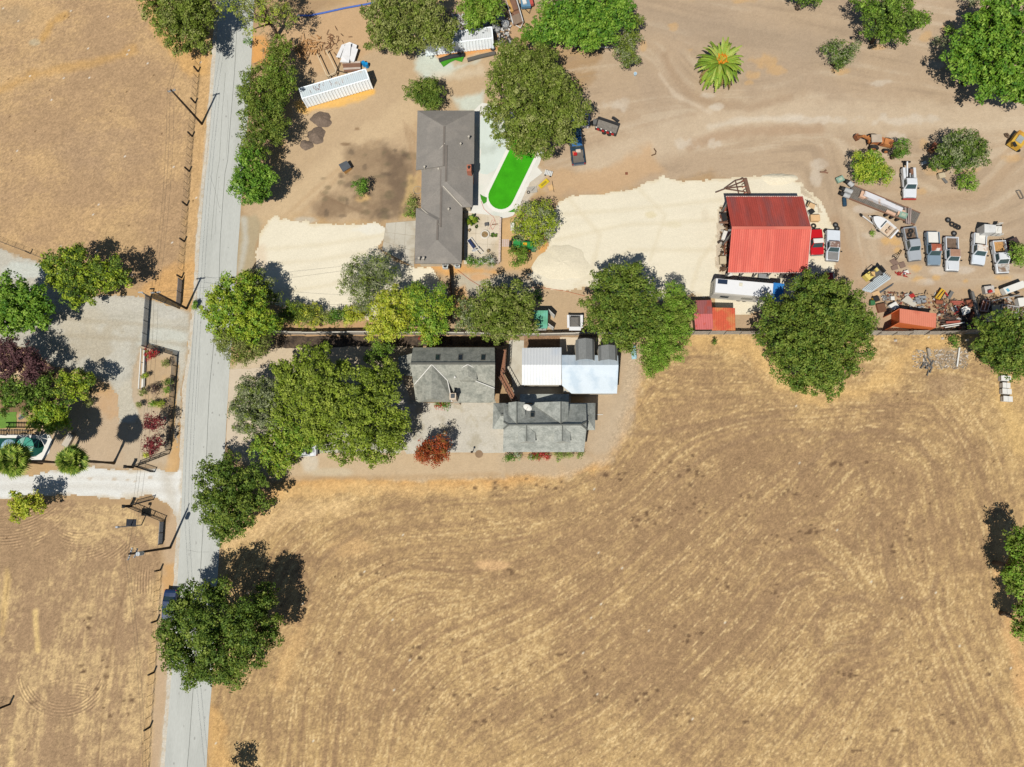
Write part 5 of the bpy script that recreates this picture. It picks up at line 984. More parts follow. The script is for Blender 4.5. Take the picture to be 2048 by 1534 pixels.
# dish
c = P(1056, 813, 6.6); t2 = thing('satellite_dish', 'white satellite dish on the roof of the gabled house', 'dish', (c.x, c.y, 5.3))
MB().tube([(c.x, c.y, 5.0), (c.x, c.y, 6.4)], .05).build('mast', whitep, t2)
mb = MB(); ax = Vector((-0.35, -0.75, 0.55)).normalized(); qd = Vector((0,0,1)).rotation_difference(ax); v_ = []; f_ = []
for i in range(5):
    for j in range(16):
        rr = 0.62*i/4; an = 2*math.pi*j/16; v_.append(Vector((c.x, c.y, 6.5))+qd @ Vector((rr*math.cos(an), rr*math.sin(an), 0.45*rr*rr)))
for i in range(4):
    for j in range(16): f_.append((i*16+j, (i+1)*16+j, (i+1)*16+(j+1) % 16, i*16+(j+1) % 16))
mb.add(v_, f_).build('reflector', whitep, t2, smooth=True); MB().bar(Vector((c.x, c.y, 6.4)), Vector((c.x, c.y, 6.5))+ax*.6, .04).build('feed_arm', mat('grey_metal', T(150,152,154), .5, .5), t2)
# poles beside the east wing
for k, (x0, y0, x1, y1, nm) in enumerate([(1193,829,1206,829,'thin pale pole lying beside the right wing of the gabled house')]):
    o = MB().tube([P(x0, y0, .06), P(x1, y1, .06)], .05).build('pole', whitep); tag(o, nm, 'pole')
# ---- corrugated double shed
wmet = mat('white_corrugated_metal', T(240,243,244), 0.45, var=0.03, vscale=.6, fine=0.02, spec=.4, col2=T(224,232,240), c2scale=.3); bmet = mat('pale_blue_metal', T(211,224,233), 0.45, var=0.04, vscale=.6, spec=.4, col2=T(190,208,222), c2scale=.4)
t = thing('corrugated_shed', 'white and pale blue metal-roofed double shed right of the wooden walkway', 'shed', P(1140,740))
zr = 5.0
W1 = Wp([(1044,729.5,zr),(1123,729.5,zr),(1123,695,3.9),(1044,696,3.9),(1123,770,3.4),(1044,770,3.4)])
corr(corr(MB(), W1[0], W1[1], W1[2], W1[3], .4, .04), W1[0], W1[1], W1[4], W1[5], .4, .04).build('roof', wmet, t)
W2 = Wp([(1123.5,730,5.1),(1237,730,5.1),(1236,711,4.4),(1123.5,710,4.4),(1234,787,3.2),(1143,787,3.2),(1124,771,3.7)])
corr(MB(), W2[0], W2[1], W2[2], W2[3], .9, .03).build('roof', bmet, t); MB().solid([W2[0], W2[1], W2[4], W2[5], W2[6]], [(0,1,2,3,4)], .08).build('roof', bmet, t)
wallbox(t, [W1[3], W1[2], W1[4], W1[5]], 3.3, .25, mat('shed_siding', T(214,206,188), .9), 'wall'); wallbox(t, [W2[3], W2[2], W2[4], Vector((W2[6].x, W2[4].y, 0))], 3.1, .25, MATS['shed_siding'], 'wall')
wood = mat('grey_cedar_shakes', T(136,138,136), .95, var=.10, vscale=2, fine=.16, fscale=6, stretch=(3,1,1))
for (x0, x1, yn, ys) in ((1151,1189,677,716),(1196,1234,690,717)):
    A_, B_ = P(x0, ys, 4.6), P(x1, ys, 4.6); yN = P(x0, yn, 6.0).y; yS = P(x0, ys+6, 4.6).y; w_ = (B_.x-A_.x)/2; cx = (A_.x+B_.x)/2; prof = []
    for u, h in ((-1, 4.3), (-.98, 4.9), (-.72, 5.7), (0, 6.3), (.72, 5.7), (.98, 4.9), (1, 4.3)): prof.append((cx+u*w_, h))
    n = len(prof); v_ = [(x, yN, z) for x, z in prof]+[(x, yS, z) for x, z in prof]
    MB().solid([Vector(p) for p in v_], [(i, i+1, n+i+1, n+i) for i in range(1, n-2)], .12).build('dormer_roof', wood, t)
    MB().add([(x*.96+cx*.04, yN-.25, z-.1) for x, z in prof]+[(cx+.96*w_, yN-.25, 0), (cx-.96*w_, yN-.25, 0)], [tuple(range(n+2))]).build('dormer_wall', MATS['shed_siding'], t)
    for sg in (-1, 1): MB().box(cx+sg*w_*.95-.05, cx+sg*w_*.95+.05, yS, yN-.25, 0, 4.9).build('side_wall', MATS['shed_siding'], t)
# ---- wooden walkway and deck
deckm = mat('red_brown_deck', T(158,112,86), .85, var=.12, vscale=2, fine=.12, fscale=8); railm = mat('dark_rail', T(92,74,62), .8)
t = thing('wooden_walkway', 'raised red-brown plank walkway with railings between the two shingled houses', 'walkway', P(1005,740))
def planks(path, wpx, z, pitch):
    for (a_, b_) in zip(path[:-1], path[1:]):
        A_, B_ = P(*a_, z), P(*b_, z); d_ = B_-A_; n = max(1, int(d_.length/pitch)); d_.normalize(); sd = Vector((-d_.y, d_.x, 0))*(wpx/13.8/2)
        for i in range(n):
            c0 = A_+d_*(i*pitch); c1 = A_+d_*(i*pitch+pitch-.02)
            v_ = [c0-sd, c1-sd, c1+sd, c0+sd]; MB().prism([(p.x, p.y) for p in v_], z-.05, z+random.uniform(-.004, .004)).build('plank', deckm, t)
        for sg in (-1, 1):
            mb = MB(); k = int((B_-A_).length/0.45)
            s2 = sd*sg*.97
            for i in range(k+1): q = A_.lerp(B_, i/max(1, k))+s2; mb.bar(q, q+Vector((0, 0, .95)), .04)
            mb.bar(A_+s2+Vector((0,0,.97)), B_+s2+Vector((0,0,.97)), .09, .05); mb.build('railing', railm, t)
        for i in range(0, int((B_-A_).length/2.2)+1):
            q = A_+d_*(i*2.2+.3); MB().bar(q-sd*.8-Vector((0,0,.06)), Vector((q.x-sd.x*.8, q.y-sd.y*.8, -.05)), .14).bar(q+sd*.8-Vector((0,0,.06)), Vector((q.x+sd.x*.8, q.y+sd.y*.8, -.05)), .14).build('post', railm, t)
planks([(1003,699),(1000,748)], 20, 2.6, .30); planks([(998,745),(1029,801)], 11, 2.5, .30)
# ---- barn
redm = mat('red_ribbed_metal', T(226,126,106), 0.6, var=.06, vscale=.5, fine=.05, spec=.3, col2=T(212,112,96), c2scale=.25); redw = mat('weathered_red_metal', T(190,96,82), 0.65, var=.08, vscale=.6, col2=T(164,98,92), c2scale=.22, c2lo=.48, c2hi=.66, fine=.05, spec=.3)
t = thing('barn', 'big open-ended barn with a bright red ribbed metal roof', 'barn', P(1530,480))
zr, zn, zs = 6.6, 4.4, 4.0
B = Wp([(1463.5,456,zr),(1622,456,zr),(1605,393,zn),(1452,393,zn),(1614.5,545,zs),(1456,545,zs)])
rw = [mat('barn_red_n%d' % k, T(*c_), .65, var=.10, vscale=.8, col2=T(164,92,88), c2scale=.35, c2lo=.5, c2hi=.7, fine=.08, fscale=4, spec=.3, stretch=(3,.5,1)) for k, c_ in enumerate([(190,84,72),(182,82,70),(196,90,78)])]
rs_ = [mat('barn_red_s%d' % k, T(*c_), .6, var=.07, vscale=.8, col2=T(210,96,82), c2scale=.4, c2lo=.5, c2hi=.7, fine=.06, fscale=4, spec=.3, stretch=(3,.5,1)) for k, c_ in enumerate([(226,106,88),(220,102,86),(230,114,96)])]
npan = 18; rp = random.Random(2)
for i in range(npan):
    u0, u1 = i/npan, (i+1)/npan; dz = Vector((0, 0, .012*(i % 2)))
    for e0, e1, ms in ((B[3], B[2], rw), (B[5], B[4], rs_)):
        corr(MB(), B[0].lerp(B[1], u0)+dz, B[0].lerp(B[1], u1)+dz, e0.lerp(e1, u1)+dz, e0.lerp(e1, u0)+dz, .44, .06).build('roof_panel', rp.choice(ms), t)
MB().bar(B[0]+Vector((0,0,.08)), B[1]+Vector((0,0,.08)), .4, .06).build('ridge_cap', redm, t)
trim = mat('pale_pink_trim', T(224,196,184), .6, var=.03)
for a_, b_ in ((B[3], B[2]), (B[5], B[4]), (B[1], B[2]), (B[1], B[4])): MB().bar(a_+Vector((0,0,-.04)), b_+Vector((0,0,-.04)), .14, .12).build('eave_trim', trim, t)
steel = mat('grey_steel', T(160,160,158), .5, .4)
x0, x1 = B[3].x+.5, B[2].x-.4; y0, y1 = B[5].y+.4, B[3].y-.4
wallm = mat('barn_siding', T(200,120,100), .7)
MB().box(x1-.06, x1, y0, y1, 0, 4.0).build('wall', wallm, t); MB().box(x0, x1, y1-.06, y1, 0, 4.1).build('wall', wallm, t)
MB().add([(x1-.03, y0, 3.9), (x1-.03, y1, 3.9), (x1-.03, B[0].y, zr-.25)], [(0,1,2)]).build('gable_wall', wallm, t)
for i in range(6):
    xx = x0+(x1-x0)*i/5
    for yy in (y0, B[0].y, y1-.1): MB().box(xx-.09, xx+.09, yy-.09, yy+.09, -.05, 3.8 if yy != B[0].y else zr-.3).build('post', steel, t)
MB().bar((x0-.9, B[0].y-.1, zr-.6), (x0+2, B[0].y-.1, zr-.6), .2, .3).build('hoist_beam', steel, t)
# ---- other sheds
def gable_shed(name, label, corners, zr, ze, m, wallm, ridge, pitch=.35, dep=.045):
    """corners NW,NE,SE,SW eave px; ridge px pair (W,E)"""
    nw, ne, se, sw = Wp([(x, y, ze) for x, y in corners]); r0, r1 = Wp([(x, y, zr) for x, y in ridge])
    c = (nw+se)/2; t = thing(name, label, 'shed', (c.x, c.y, 0))
    corr(MB(), r0, r1, ne, nw, pitch, dep).build('roof', m, t); corr(MB(), r0, r1, se, sw, pitch, dep).build('roof', m, t)
    k = .12; cc = (nw+ne+se+sw)/4; q = [p.lerp(cc, .03) for p in (nw, ne, se, sw)]; MB().prism([(p.x, p.y) for p in q], -.05, ze-.12).build('wall', wallm, t)
    for a_, b_, r_ in ((q[0], q[3], r0), (q[1], q[2], r1)):
        rr = r_.lerp((r0+r1)/2, .03); MB().add([(a_.x, a_.y, ze-.13), (b_.x, b_.y, ze-.13), (rr.x, rr.y, zr-.12)], [(0,1,2)]).build('gable_wall', wallm, t)
    return t
wsh = mat('shed_white_metal', T(216,228,232), .5, var=.04, vscale=.5, col2=T(206,196,180), c2scale=.5, c2lo=.58, c2hi=.72, fine=.03, spec=.35)
tinw = mat('tin_wall', (.74,.80,.83), .5, var=.05)
def container(name, label, roof_px, z, m, mw):
    """roof_px: NW,NE,SE,SW corners of the flat roof; ribbed walls stand straight below"""
    q = Wp([(x, y, z) for x, y in roof_px]); c = sum(q, Vector())/4; t = thing(name, label, 'container', (c.x, c.y, 0))
    corr(MB(), q[0], q[1], q[2], q[3], .30, .03).build('roof', m, t)
    for i in range(4):
        a_, b_ = q[i], q[(i+1) % 4]; dn = Vector((0, 0, z-.12)); corr(MB(), a_-Vector((0,0,.04)), b_-Vector((0,0,.04)), b_-dn, a_-dn, .46, .07).build('wall', mw, t)
        MB().bar(a_, b_, .12, .1).build('top_rail', mw, t); MB().bar(Vector((a_.x, a_.y, 0)), a_, .14).build('corner_post', mw, t)
    return t, q
t, q = container('shipping_container', 'long white shipping container with rust streaks beside the soil heaps', [(598,177),(731,138),(738,158),(604.5,197)], 2.6, wsh, tinw)
rust = mat('rust', T(150,84,58), .9, var=.25, vscale=4, fine=.3)
r = random.Random(8)
for k in range(26):
    u = r.choice((r.uniform(.14, .3), r.uniform(.14, .3), r.uniform(.3, .75))); s0 = r.uniform(.1, .7); ln = r.uniform(.06, .2); a_ = q[0].lerp(q[1], u).lerp(q[3].lerp(q[2], u), s0); b_ = q[0].lerp(q[1], u+.004).lerp(q[3].lerp(q[2], u+.004), s0+ln)
    MB().bar(a_+Vector((0,0,.045)), b_+Vector((0,0,.045)), r.uniform(.03, .09), .006).build('rust_streak', rust, t)
container('shipping_container', 'white shipping container partly under the olive oaks at the top', [(846,71),(983.5,54),(985.5,76),(848,92)], 2.6, mat('white_shed_metal', T(226,230,232), .5, var=.04, col2=T(206,200,190), c2scale=.4, c2lo=.55, c2hi=.7, fine=.03), tinw)
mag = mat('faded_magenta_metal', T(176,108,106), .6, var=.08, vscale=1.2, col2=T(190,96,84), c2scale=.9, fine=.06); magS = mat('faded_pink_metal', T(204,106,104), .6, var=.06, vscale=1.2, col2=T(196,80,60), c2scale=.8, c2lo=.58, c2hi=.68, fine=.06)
t = thing('red_shed', 'small faded pink-red metal-roofed shed by the boundary fence', 'shed', P(1405,630))
q = Wp([(1385,601,2.2),(1423,600,2.2),(1425,627.5,2.9),(1388,628,2.9),(1427,659,2.2),(1391,659,2.2)])
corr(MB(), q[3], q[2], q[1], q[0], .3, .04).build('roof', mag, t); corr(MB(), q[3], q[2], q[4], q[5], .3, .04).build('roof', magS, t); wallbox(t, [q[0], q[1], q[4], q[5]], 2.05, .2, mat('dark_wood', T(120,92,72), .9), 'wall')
ored = mat('rusty_orange_metal', T(210,92,60), .65, var=.10, vscale=1.0, col2=T(206,146,84), c2scale=.45, c2lo=.45, c2hi=.62, fine=.16, fscale=7)
t = thing('red_lean_to', 'rust-orange metal-roofed lean-to right of the small pink-red shed', 'shed', P(1447,638))
q = Wp([(1425,615,2.9),(1470,616,2.9),(1471,661,2.2),(1424,661,2.2)]); corr(MB(), q[0], q[1], q[2], q[3], .3, .04).build('roof', ored, t); wallbox(t, q, 2.1, .25, MATS['dark_wood'], 'wall')
teal = mat('teal_metal', T(96,170,136), .6, var=.1, vscale=1, fine=.05, col2=T(110,186,160), c2scale=.6)
t = thing('green_shed', 'small teal-roofed shed with white doors beside the oak above the fence', 'shed', P(1086,640))
q = Wp([(1068,621,2.6),(1096,621,2.6),(1095,657,2.2),(1068,657,2.2)]); corr(MB(), q[0], q[1], q[2], q[3], .3, .03).build('roof', teal, t); wallbox(t, q, 2.1, .15, whitep, 'wall')
for (x0_, y0_, x1_, y1_) in ((1097,622,1109,634),(1096,650,1107,658)): a_, b_ = P(x0_, y0_, 1), P(x1_, y1_, 1); MB().bar(Vector((a_.x, a_.y, 1.0)), Vector((b_.x, b_.y, 1.0)), .06, 2.0).build('door', whitep, t)
# dog house
t = thing('dog_house', 'small wooden hut with a dark lean-to roof on the burnt soil', 'hut', P(691,336))
q = Wp([(677,329,1.2),(693,321,1.2),(702,334,1.0),(686,344,1.0)]); MB().solid(q, [(0,1,2,3)], .06).build('roof', mat('dark_slate', T(86,92,98), .7), t); wallbox(t, q, .98, .1, mat('honey_wood', T(218,166,100), .8), 'wall')
# ---- shipping container
org = mat('faded_orange_paint', T(228,140,112), .6, var=.05, vscale=.8, fine=.04, col2=T(214,124,98), c2scale=.5); orgs = mat('orange_paint', T(226,120,66), .6, var=.08, vscale=1.2)
t = thing('shipping_container', 'faded orange shipping container with its left-end doors swung open', 'container', P(1838,645))
q = Wp([(1799.5,617,2.5),(1873,627,2.5),(1872,656,2.5),(1799,645,2.5)]); corr(MB(), q[0], q[1], q[2], q[3], .28, .035).build('roof', org, t)
MB().prism([(p.x, p.y) for p in inset(q, .03)], .12, 2.44).build('body', orgs, t)
for (a_, b_, nm) in ((q[0], P(1783,627,2.5), 'door'), (q[3], P(1781,655,2.5), 'door')):
    MB().bar(Vector((a_.x, a_.y, 1.28)), Vector((b_.x, b_.y, 1.28)), .07, 2.3).build(nm, orgs, t)
# motorhome
t = thing('travel_trailer', 'long white travel trailer with a roof solar panel beside the red barn', 'trailer', P(1490,580))
q = Wp([(1431,555.5,3.1),(1566,567.5,3.1),(1563,597,3.1),(1428,586,3.1)]); wv = mat('trailer_white', T(244,245,246), .4, var=.02, fine=.02)
qi = [p.copy() for p in q]; d_ = (q[1]-q[0]).normalized(); n_ = (q[3]-q[0]).normalized()
M_ = Matrix((( d_.x, -n_.x, 0, q[0].x), (d_.y, -n_.y, 0, q[0].y), (0, 0, 1, 0), (0, 0, 0, 1))); Lx = (q[1]-q[0]).length; Wy = (q[3]-q[0]).length
MB().frus(0, Lx, -Wy, 0, .45, 0, Lx, -Wy, 0, 2.75, M_).frus(0, Lx, -Wy, 0, 2.75, .12, Lx-.12, -Wy+.12, -.12, 3.1, M_).build('body', mat('trailer_side', T(212,208,198), .5, var=.04), t)
MB().box(.1, Lx-.1, -Wy+.1, -.1, 3.1, 3.14, M_).build('roof', wv, t)
MB().box(.35, 1.7, -.85, -.2, 3.2, 3.24, M_).build('solar_panel', mat('solar_blue', T(46,58,80), .2, var=.05, spec=.6), t)
for x_, y_ in ((3.6, -.7), (6.9, -1.5)): MB().box(x_-.22, x_+.22, y_-.22, y_+.22, 3.14, 3.26, M_).build('roof_hatch', mat('cream_plastic', T(236,230,208), .5), t)
MB().cyl((0, 0), .1, 3.14, 3.32).build('roof_vent', steel, t) if False else None
for x_, l_ in ((1.2, 1.2), (4.2, 1.6), (7.6, .8)): MB().box(x_, x_+l_, -Wy-.02, -Wy+.02, 1.3, 2.1, M_).build('window', glass, t)
MB().box(6.4, 7.05, -Wy-.025, -Wy+.02, .55, 2.4, M_).build('door', wv, t); MB().box(-.02, .02, -1.9, -.5, 1.3, 2.1, M_).build('window', glass, t)
bluet = mat('blue_tarp', T(52,132,206), .55, var=.12, vscale=1.5, bump=.3)
MB().frus(Lx-1.35, Lx+.25, -Wy-.1, .1, 2.4, Lx-1.35, Lx+.15, -Wy, 0, 3.22, M_).build('tarp_cover', bluet, t)
for x_ in (4.2, 5.0):
    for y_ in (-Wy+.1, -.1): m2 = MB(); m2.torus(M_ @ Vector((x_, y_, .36)), .26, .1, M_.to_3x3() @ Vector((0,1,0))); m2.build('wheel', mat('tyre_rubber', T(50,48,47), .9, var=.1), t)
# ================================================================ vehicles
tyre = mat('tyre_rubber', T(50,48,47), .9, var=.1); rimm = mat('steel_rim', T(170,170,166), .4, .5, var=.1); blk = mat('black_plastic', T(44,44,44), .7); chrome = mat('chrome', T(196,198,200), .25, .7, var=.02)
lampm = mat('lamp_glass', T(226,226,214), .15, var=.0, spec=.6); redl = mat('red_lamp', T(190,40,36), .3)
cglass = mat('car_glass', T(62,84,88), .12, var=.1, vscale=1, spec=.7)
def paintm(n, c, c2=None): return mat(n, T(*c), .35, var=.04, vscale=1.2, fine=.02, spec=.5, col2=T(*c2) if c2 else None, c2scale=1.2, c2lo=.5, c2hi=.6)
def wheel(t, x, y, r=.36, w=.24):
    mb = MB(); n = 18; v = []; f = []
    prof = [(r*.58, -w/2), (r*.93, -w/2), (r, -w/4), (r, w/4), (r*.93, w/2), (r*.58, w/2)]; k = len(prof)
    for i in range(n):
        a = 2*math.pi*i/n
        for (rr, yy) in prof: v.append((x+rr*math.cos(a), y+yy, r+rr*math.sin(a)))
    for i in range(n):
        for j in range(k-1): f.append((i*k+j, i*k+j+1, ((i+1) % n)*k+j+1, ((i+1) % n)*k+j))
    w_ = mb.add(v, f).build('wheel', tyre, t, world=False)
    s = 1 if y > 0 else -1; m2 = MB(); v = [(x, y+s*w*.22, r)]; f = []
    for i in range(n): a = 2*math.pi*i/n; v.append((x+r*.6*math.cos(a), y+s*w*.42, r+r*.6*math.sin(a)))
    for i in range(n): f.append((0, 1+i, 1+(i+1) % n))
    o = m2.add(v, f).build('rim', rimm, t, world=False); o.parent = w_
def car_body(L, W, nose, zf, zh, tail):
    """side outline swept across with a tucked-in shoulder: one shaped mesh"""
    pass
def pickup(label, rear, front, paint, roofm=None, hood=None, bed='open', bedm=None, name='pickup_truck', group=None, hood_up=0.0, W=1.92, color_trim=None, flatbed=False, z0=.9, cat='pickup truck', sedan=False):
    a, b = P(*rear, z0), P(*front, z0); L = (b-a).length; c = (a+b)/2; rz = hdg(a, b)
    t = thing(name, label, cat, (c.x, c.y, 0), rz, group); h = L/2; roofm = roofm or paint; hood = hood or paint; B = lambda: MB()
    xc0, xc1 = (-.10*L, .20*L) if not sedan else (-.30*L, .17*L)      # cab at belt line
    zb = 1.02
    # lower body: sides with rounded nose and tuck
    def loft(secs, m, nm):
        v = []; f = []; k = len(secs[0][1])
        for x, pr in secs: v += [(x, y, z) for y, z in pr]
        for i in range(len(secs)-1):
            for j in range(k-1): f.append((i*k+j, i*k+j+1, (i+1)*k+j+1, (i+1)*k+j))
        f.append(tuple(range(k-1, -1, -1))); f.append(tuple((len(secs)-1)*k+j for j in range(k)))
        return MB().add(v, f).build(nm, m, t, world=False)
    def sec(w, z1, z0_=.38): w /= 2; return [(-w*.94, z0_), (-w, .62), (-w, z1-.16), (-w*.93, z1-.03), (-w*.6, z1), (0, z1+.02), (w*.6, z1), (w*.93, z1-.03), (w, z1-.16), (w, .62), (w*.94, z0_)]
    loft([(xc0, sec(W, zb)), (xc1+.1, sec(W, zb))], paint, 'cab_body')
    loft([(xc1+.1, sec(W, zb)), (h*.62, sec(W, zb-.03)), (h*.86, sec(W*.97, zb-.08)), (h*.95, sec(W*.92, zb-.18))], paint, 'front_body')
    # bonnet
    v = [(xc1+.12, -W*.40, zb+.03), (xc1+.12, W*.40, zb+.03), (h*.93, W*.38, zb-.07+hood_up), (h*.93, -W*.38, zb-.07+hood_up)]
    MB().solid([Vector(p) for p in v], [(0,1,2,3)], .05).build('hood', hood, t, world=False)
    if hood_up > .1: MB().box(xc1+.35, h*.9, -W*.36, W*.36, .6, .8).build('engine', blk, t, world=False)
    # greenhouse
    zr = 1.74 if not sedan else 1.45; yb, yt = W*.46, W*.38; xr0, xr1 = (xc0+.10, xc1-.42) if not sedan else (xc0+.6, xc1-.55)
    MB().frus(xc0+.04, xc1+.08, -yb, yb, zb-.02, xr0, xr1, -yt, yt, zr-.06).build('cabin_frame', paint, t, world=False)
    rf = MB().frus(xr0-.02, xr1+.02, -yt-.01, yt+.01, zr-.08, xr0+.08, xr1-.06, -yt+.08, yt-.08, zr).build('roof', roofm, t, world=False)
    e = .012
    def pane_(pts, nm): MB().add(pts, [tuple(range(len(pts)))]).build(nm, cglass, t, world=False)
    lp = lambda p, q, s: tuple(p[i]+(q[i]-p[i])*s for i in range(3))
    def inq(q, s0=.10, s1=.9, off=(0, 0, 0)):
        a_, b_, c_, d_ = q; r_ = []
        for u, v_ in ((s0, s0), (s1, s0), (s1, s1), (s0, s1)):
            p = lp(lp(a_, b_, u), lp(d_, c_, u), v_); r_.append((p[0]+off[0], p[1]+off[1], p[2]+off[2]))
        return r_
    pane_(inq([(xc1+.08, -yb, zb-.02), (xc1+.08, yb, zb-.02), (xr1, yt, zr-.06), (xr1, -yt, zr-.06)], .06, .92, (.02, 0, .012)), 'windshield')
    pane_(inq([(xc0+.04, yb, zb-.02), (xc0+.04, -yb, zb-.02), (xr0, -yt, zr-.06), (xr0, yt, zr-.06)], .1, .9, (-.015, 0, .005)), 'rear_window')
    for s in (-1, 1):
        q = [(xc0+.04, s*yb, zb-.02), (xc1+.08, s*yb, zb-.02), (xr1, s*yt, zr-.06), (xr0, s*yt, zr-.06)]; pane_(inq(q, .1, .88, (0, s*.015, .004)), 'side_window')
        MB().box(xc1-.1, xc1+.06, s*(W/2+.16)-.1, s*(W/2+.16)+.1, zb, zb+.16).build('mirror', blk, t, world=False)
        MB().box(h*.90, h*.955, s*W*.36-.16, s*W*.36+.16, .62, .80).build('headlight', lampm, t, world=False)
        MB().box(-h*.97, -h*.945, s*W*.44-.08, s*W*.44+.08, .6, .95).build('tail_light', redl, t, world=False)
    MB().frus(h*.95, h, -W*.46, W*.46, .45, h*.95, h*.985, -W*.46, W*.46, .68).build('bumper', chrome, t, world=False)
    MB().box(-h, -h*.955, -W*.46, W*.46, .48, .66).build('bumper', chrome, t, world=False)
    MB().box(h*.945, h*.96, -W*.34, W*.34, .5, .78).build('grille', blk, t, world=False)
    if sedan:
        loft([(-h*.95, sec(W*.93, zb-.12)), (-h*.8, sec(W*.98, zb-.02)), (xc0, sec(W, zb))], paint, 'rear_body')
    elif not flatbed:
        bt = 1.06
        for s in (-1, 1):
            y0, y1 = sorted((s*W/2, s*(W/2-.16))); MB().frus(-h*.95, xc0-.03, y0, y1, .42, -h*.95, xc0-.03, y0+(.05 if s < 0 else 0), y1-(.05 if s > 0 else 0), bt).build('bed_side', paint, t, world=False)
        MB().box(-h*.95, -h*.95+.09, -W/2+.14, W/2-.14, .5, bt-.01).build('tailgate', paint, t, world=False)
        MB().box(xc0-.12, xc0-.035, -W/2+.14, W/2-.14, .5, bt+.02).build('bed_front', paint, t, world=False)
        MB().box(-h*.95+.05, xc0-.08, -W/2+.1, W/2-.1, .55, .64).build('bed_floor', bedm or blk, t, world=False)
        if bed == 'cover': MB().frus(-h*.94, xc0-.3, -W/2+.2, W/2-.3, bt, -h*.93, xc0-.34, -W/2+.23, W/2-.33, bt+.05).build('bed_cover', whitep, t, world=False)
        if bed == 'lid': MB().frus(-h*.955, xc0-.02, -W/2+.02, W/2-.02, bt, -h*.93, xc0-.05, -W/2+.08, W/2-.08, bt+.06).build('bed_cover', paint, t, world=False)
    else:
        MB().box(-h*.95, xc0-.03, -W/2+.3, W/2-.3, .5, .72).build('chassis', blk, t, world=False)
        for s in (-1, 1):
            y0, y1 = sorted((s*W/2, s*(W/2-.42))); MB().frus(-h*.95, xc0-.05, y0, y1, .5, -h*.95, xc0-.05, y0+.03, y1-.03, 1.15).build('tool_body', paint, t, world=False)
    for x in (h*.60, -h*.60):
        for s in (-1, 1): wheel(t, x, s*(W/2-.12))
    return t
def loose(t_or_none, kind, label, px, py, z, **k): pass
silver = paintm('silver_paint', (176,182,188)); bluegrey = paintm('blue_grey_paint', (136,156,172)); wpaint = paintm('white_truck_paint', (232,236,240)); wpaint2 = paintm('ivory_truck_paint', (226,234,242))
rroof = mat('rusted_roof', T(176,96,70), .8, var=.2, vscale=2, col2=T(226,216,206), c2scale=1.3, c2lo=.5, c2hi=.58); rroof2 = mat('bronze_rust_roof', T(176,136,112), .8, var=.15, vscale=2); rroof3 = mat('flaking_white_roof', T(232,226,216), .7, col2=T(190,160,136), c2scale=1.5, c2lo=.55, c2hi=.65)
straw = mat('straw_litter', T(196,150,96), .95, var=.3, vscale=5, fine=.4, fscale=14); darkbed = mat('scrap_bed_floor', T(120,100,84), .9, var=.3, vscale=4)
G = 'derelict pickups parked in a row'
p1 = pickup('silver pickup with loose tyres in its bed, leftmost of the row', (1818,453), (1832,521.5), silver, bedm=darkbed, group=G)
p2 = pickup('blue-grey pickup with white bed cover and rusted roof in the row', (1865,462.5), (1869.5,531), bluegrey, roofm=rroof, bed='cover', group=G)
p3 = pickup('white pickup with brown roof, ajar hood and scrap in its bed', (1903,472.5), (1906,542.5), wpaint, roofm=rroof2, bedm=darkbed, hood_up=.22, group=G)
p4 = pickup('white pickup with a white sheet and straw in its bed', (1960.5,466), (1957,530), wpaint2, roofm=rroof3, bed='cover', bedm=straw, group=G)
p5 = pickup('white pickup with dirt-filled bed, rightmost of the row', (1997,480), (2007.5,547), wpaint, bedm=straw, hood=mat('bare_primer_hood', T(206,202,196), .7, col2=T(150,126,106), c2scale=1.4), hood_up=.2, group=G)
brownr = mat('brown_vinyl_roof', T(142,114,102), .7, var=.12, vscale=2, col2=T(226,222,216), c2scale=1.0, c2lo=.58, c2hi=.66)
pickup('white coupe utility with a peeling brown roof beside the red one', (1666.5,459.5), (1665.5,522), wpaint2, roofm=brownr, hood=mat('grey_primer', T(138,136,134), .7), bed='lid', name='coupe_utility')
redp = paintm('bright_red_paint', (206,22,30))
pickup('bright red pickup with a white roof under the barn eave', (1630,458.5), (1636,510), redp, roofm=whitep, bed='lid')
wt = pickup('white wrecker truck with open crane body and red front bumper', (1817,335), (1821,396), wpaint, flatbed=True, bed='none', name='wrecker_truck', cat='truck')
MB().box(2.35, 2.5, -.95, .95, .42, .7).build('front_bumper', mat('red_bumper', T(196,70,60), .6), wt, world=False)
MB().bar((-1.0, -.25, .8), (-2.9, -.6, 1.75), .18).bar((-.9, .25, .8), (-1.1, -.2, 1.6), .14).build('crane_boom', wpaint, wt, world=False); MB().box(-2.1, -1.3, .15, .75, .72, 1.1).build('winch_box', mat('rust_brown', T(140,104,84), .9), wt, world=False)
MB().bar((-2.9, -.1, .6), (-3.5, -.1, .6), .25).bar((-3.4, -.6, .6), (-3.4, .5, .6), .2).build('tow_bar', blk, wt, world=False)
nb = paintm('dark_navy_paint', (44,72,96))
bp = pickup('dark blue pickup with red tools in its bed, half under the oak', (1158,329), (1148,251), nb, bedm=mat('grey_bed_liner', T(118,112,104), .9, var=.15), roofm=paintm('bright_blue_roof', (52,110,168)), W=2.05)
MB().box(-1.6, -1.2, .1, .6, .66, 1.0).build('toolbox', mat('red_toolbox', T(200,40,44), .5), bp, world=False); MB().box(-1.2, -.75, -.5, .2, .66, .95).build('carton', mat('cardboard_white', T(226,208,190), .8), bp, world=False); MB().box(-1.5, -1.0, .3, .7, .66, .9).build('bucket', mat('orange_bucket', T(226,140,100), .6), bp, world=False)
pickup('white pickup nose-in under the oak, only its bed showing', (1180,241), (1104,236), wpaint, bedm=MATS['grey_bed_liner'], W=2.05)
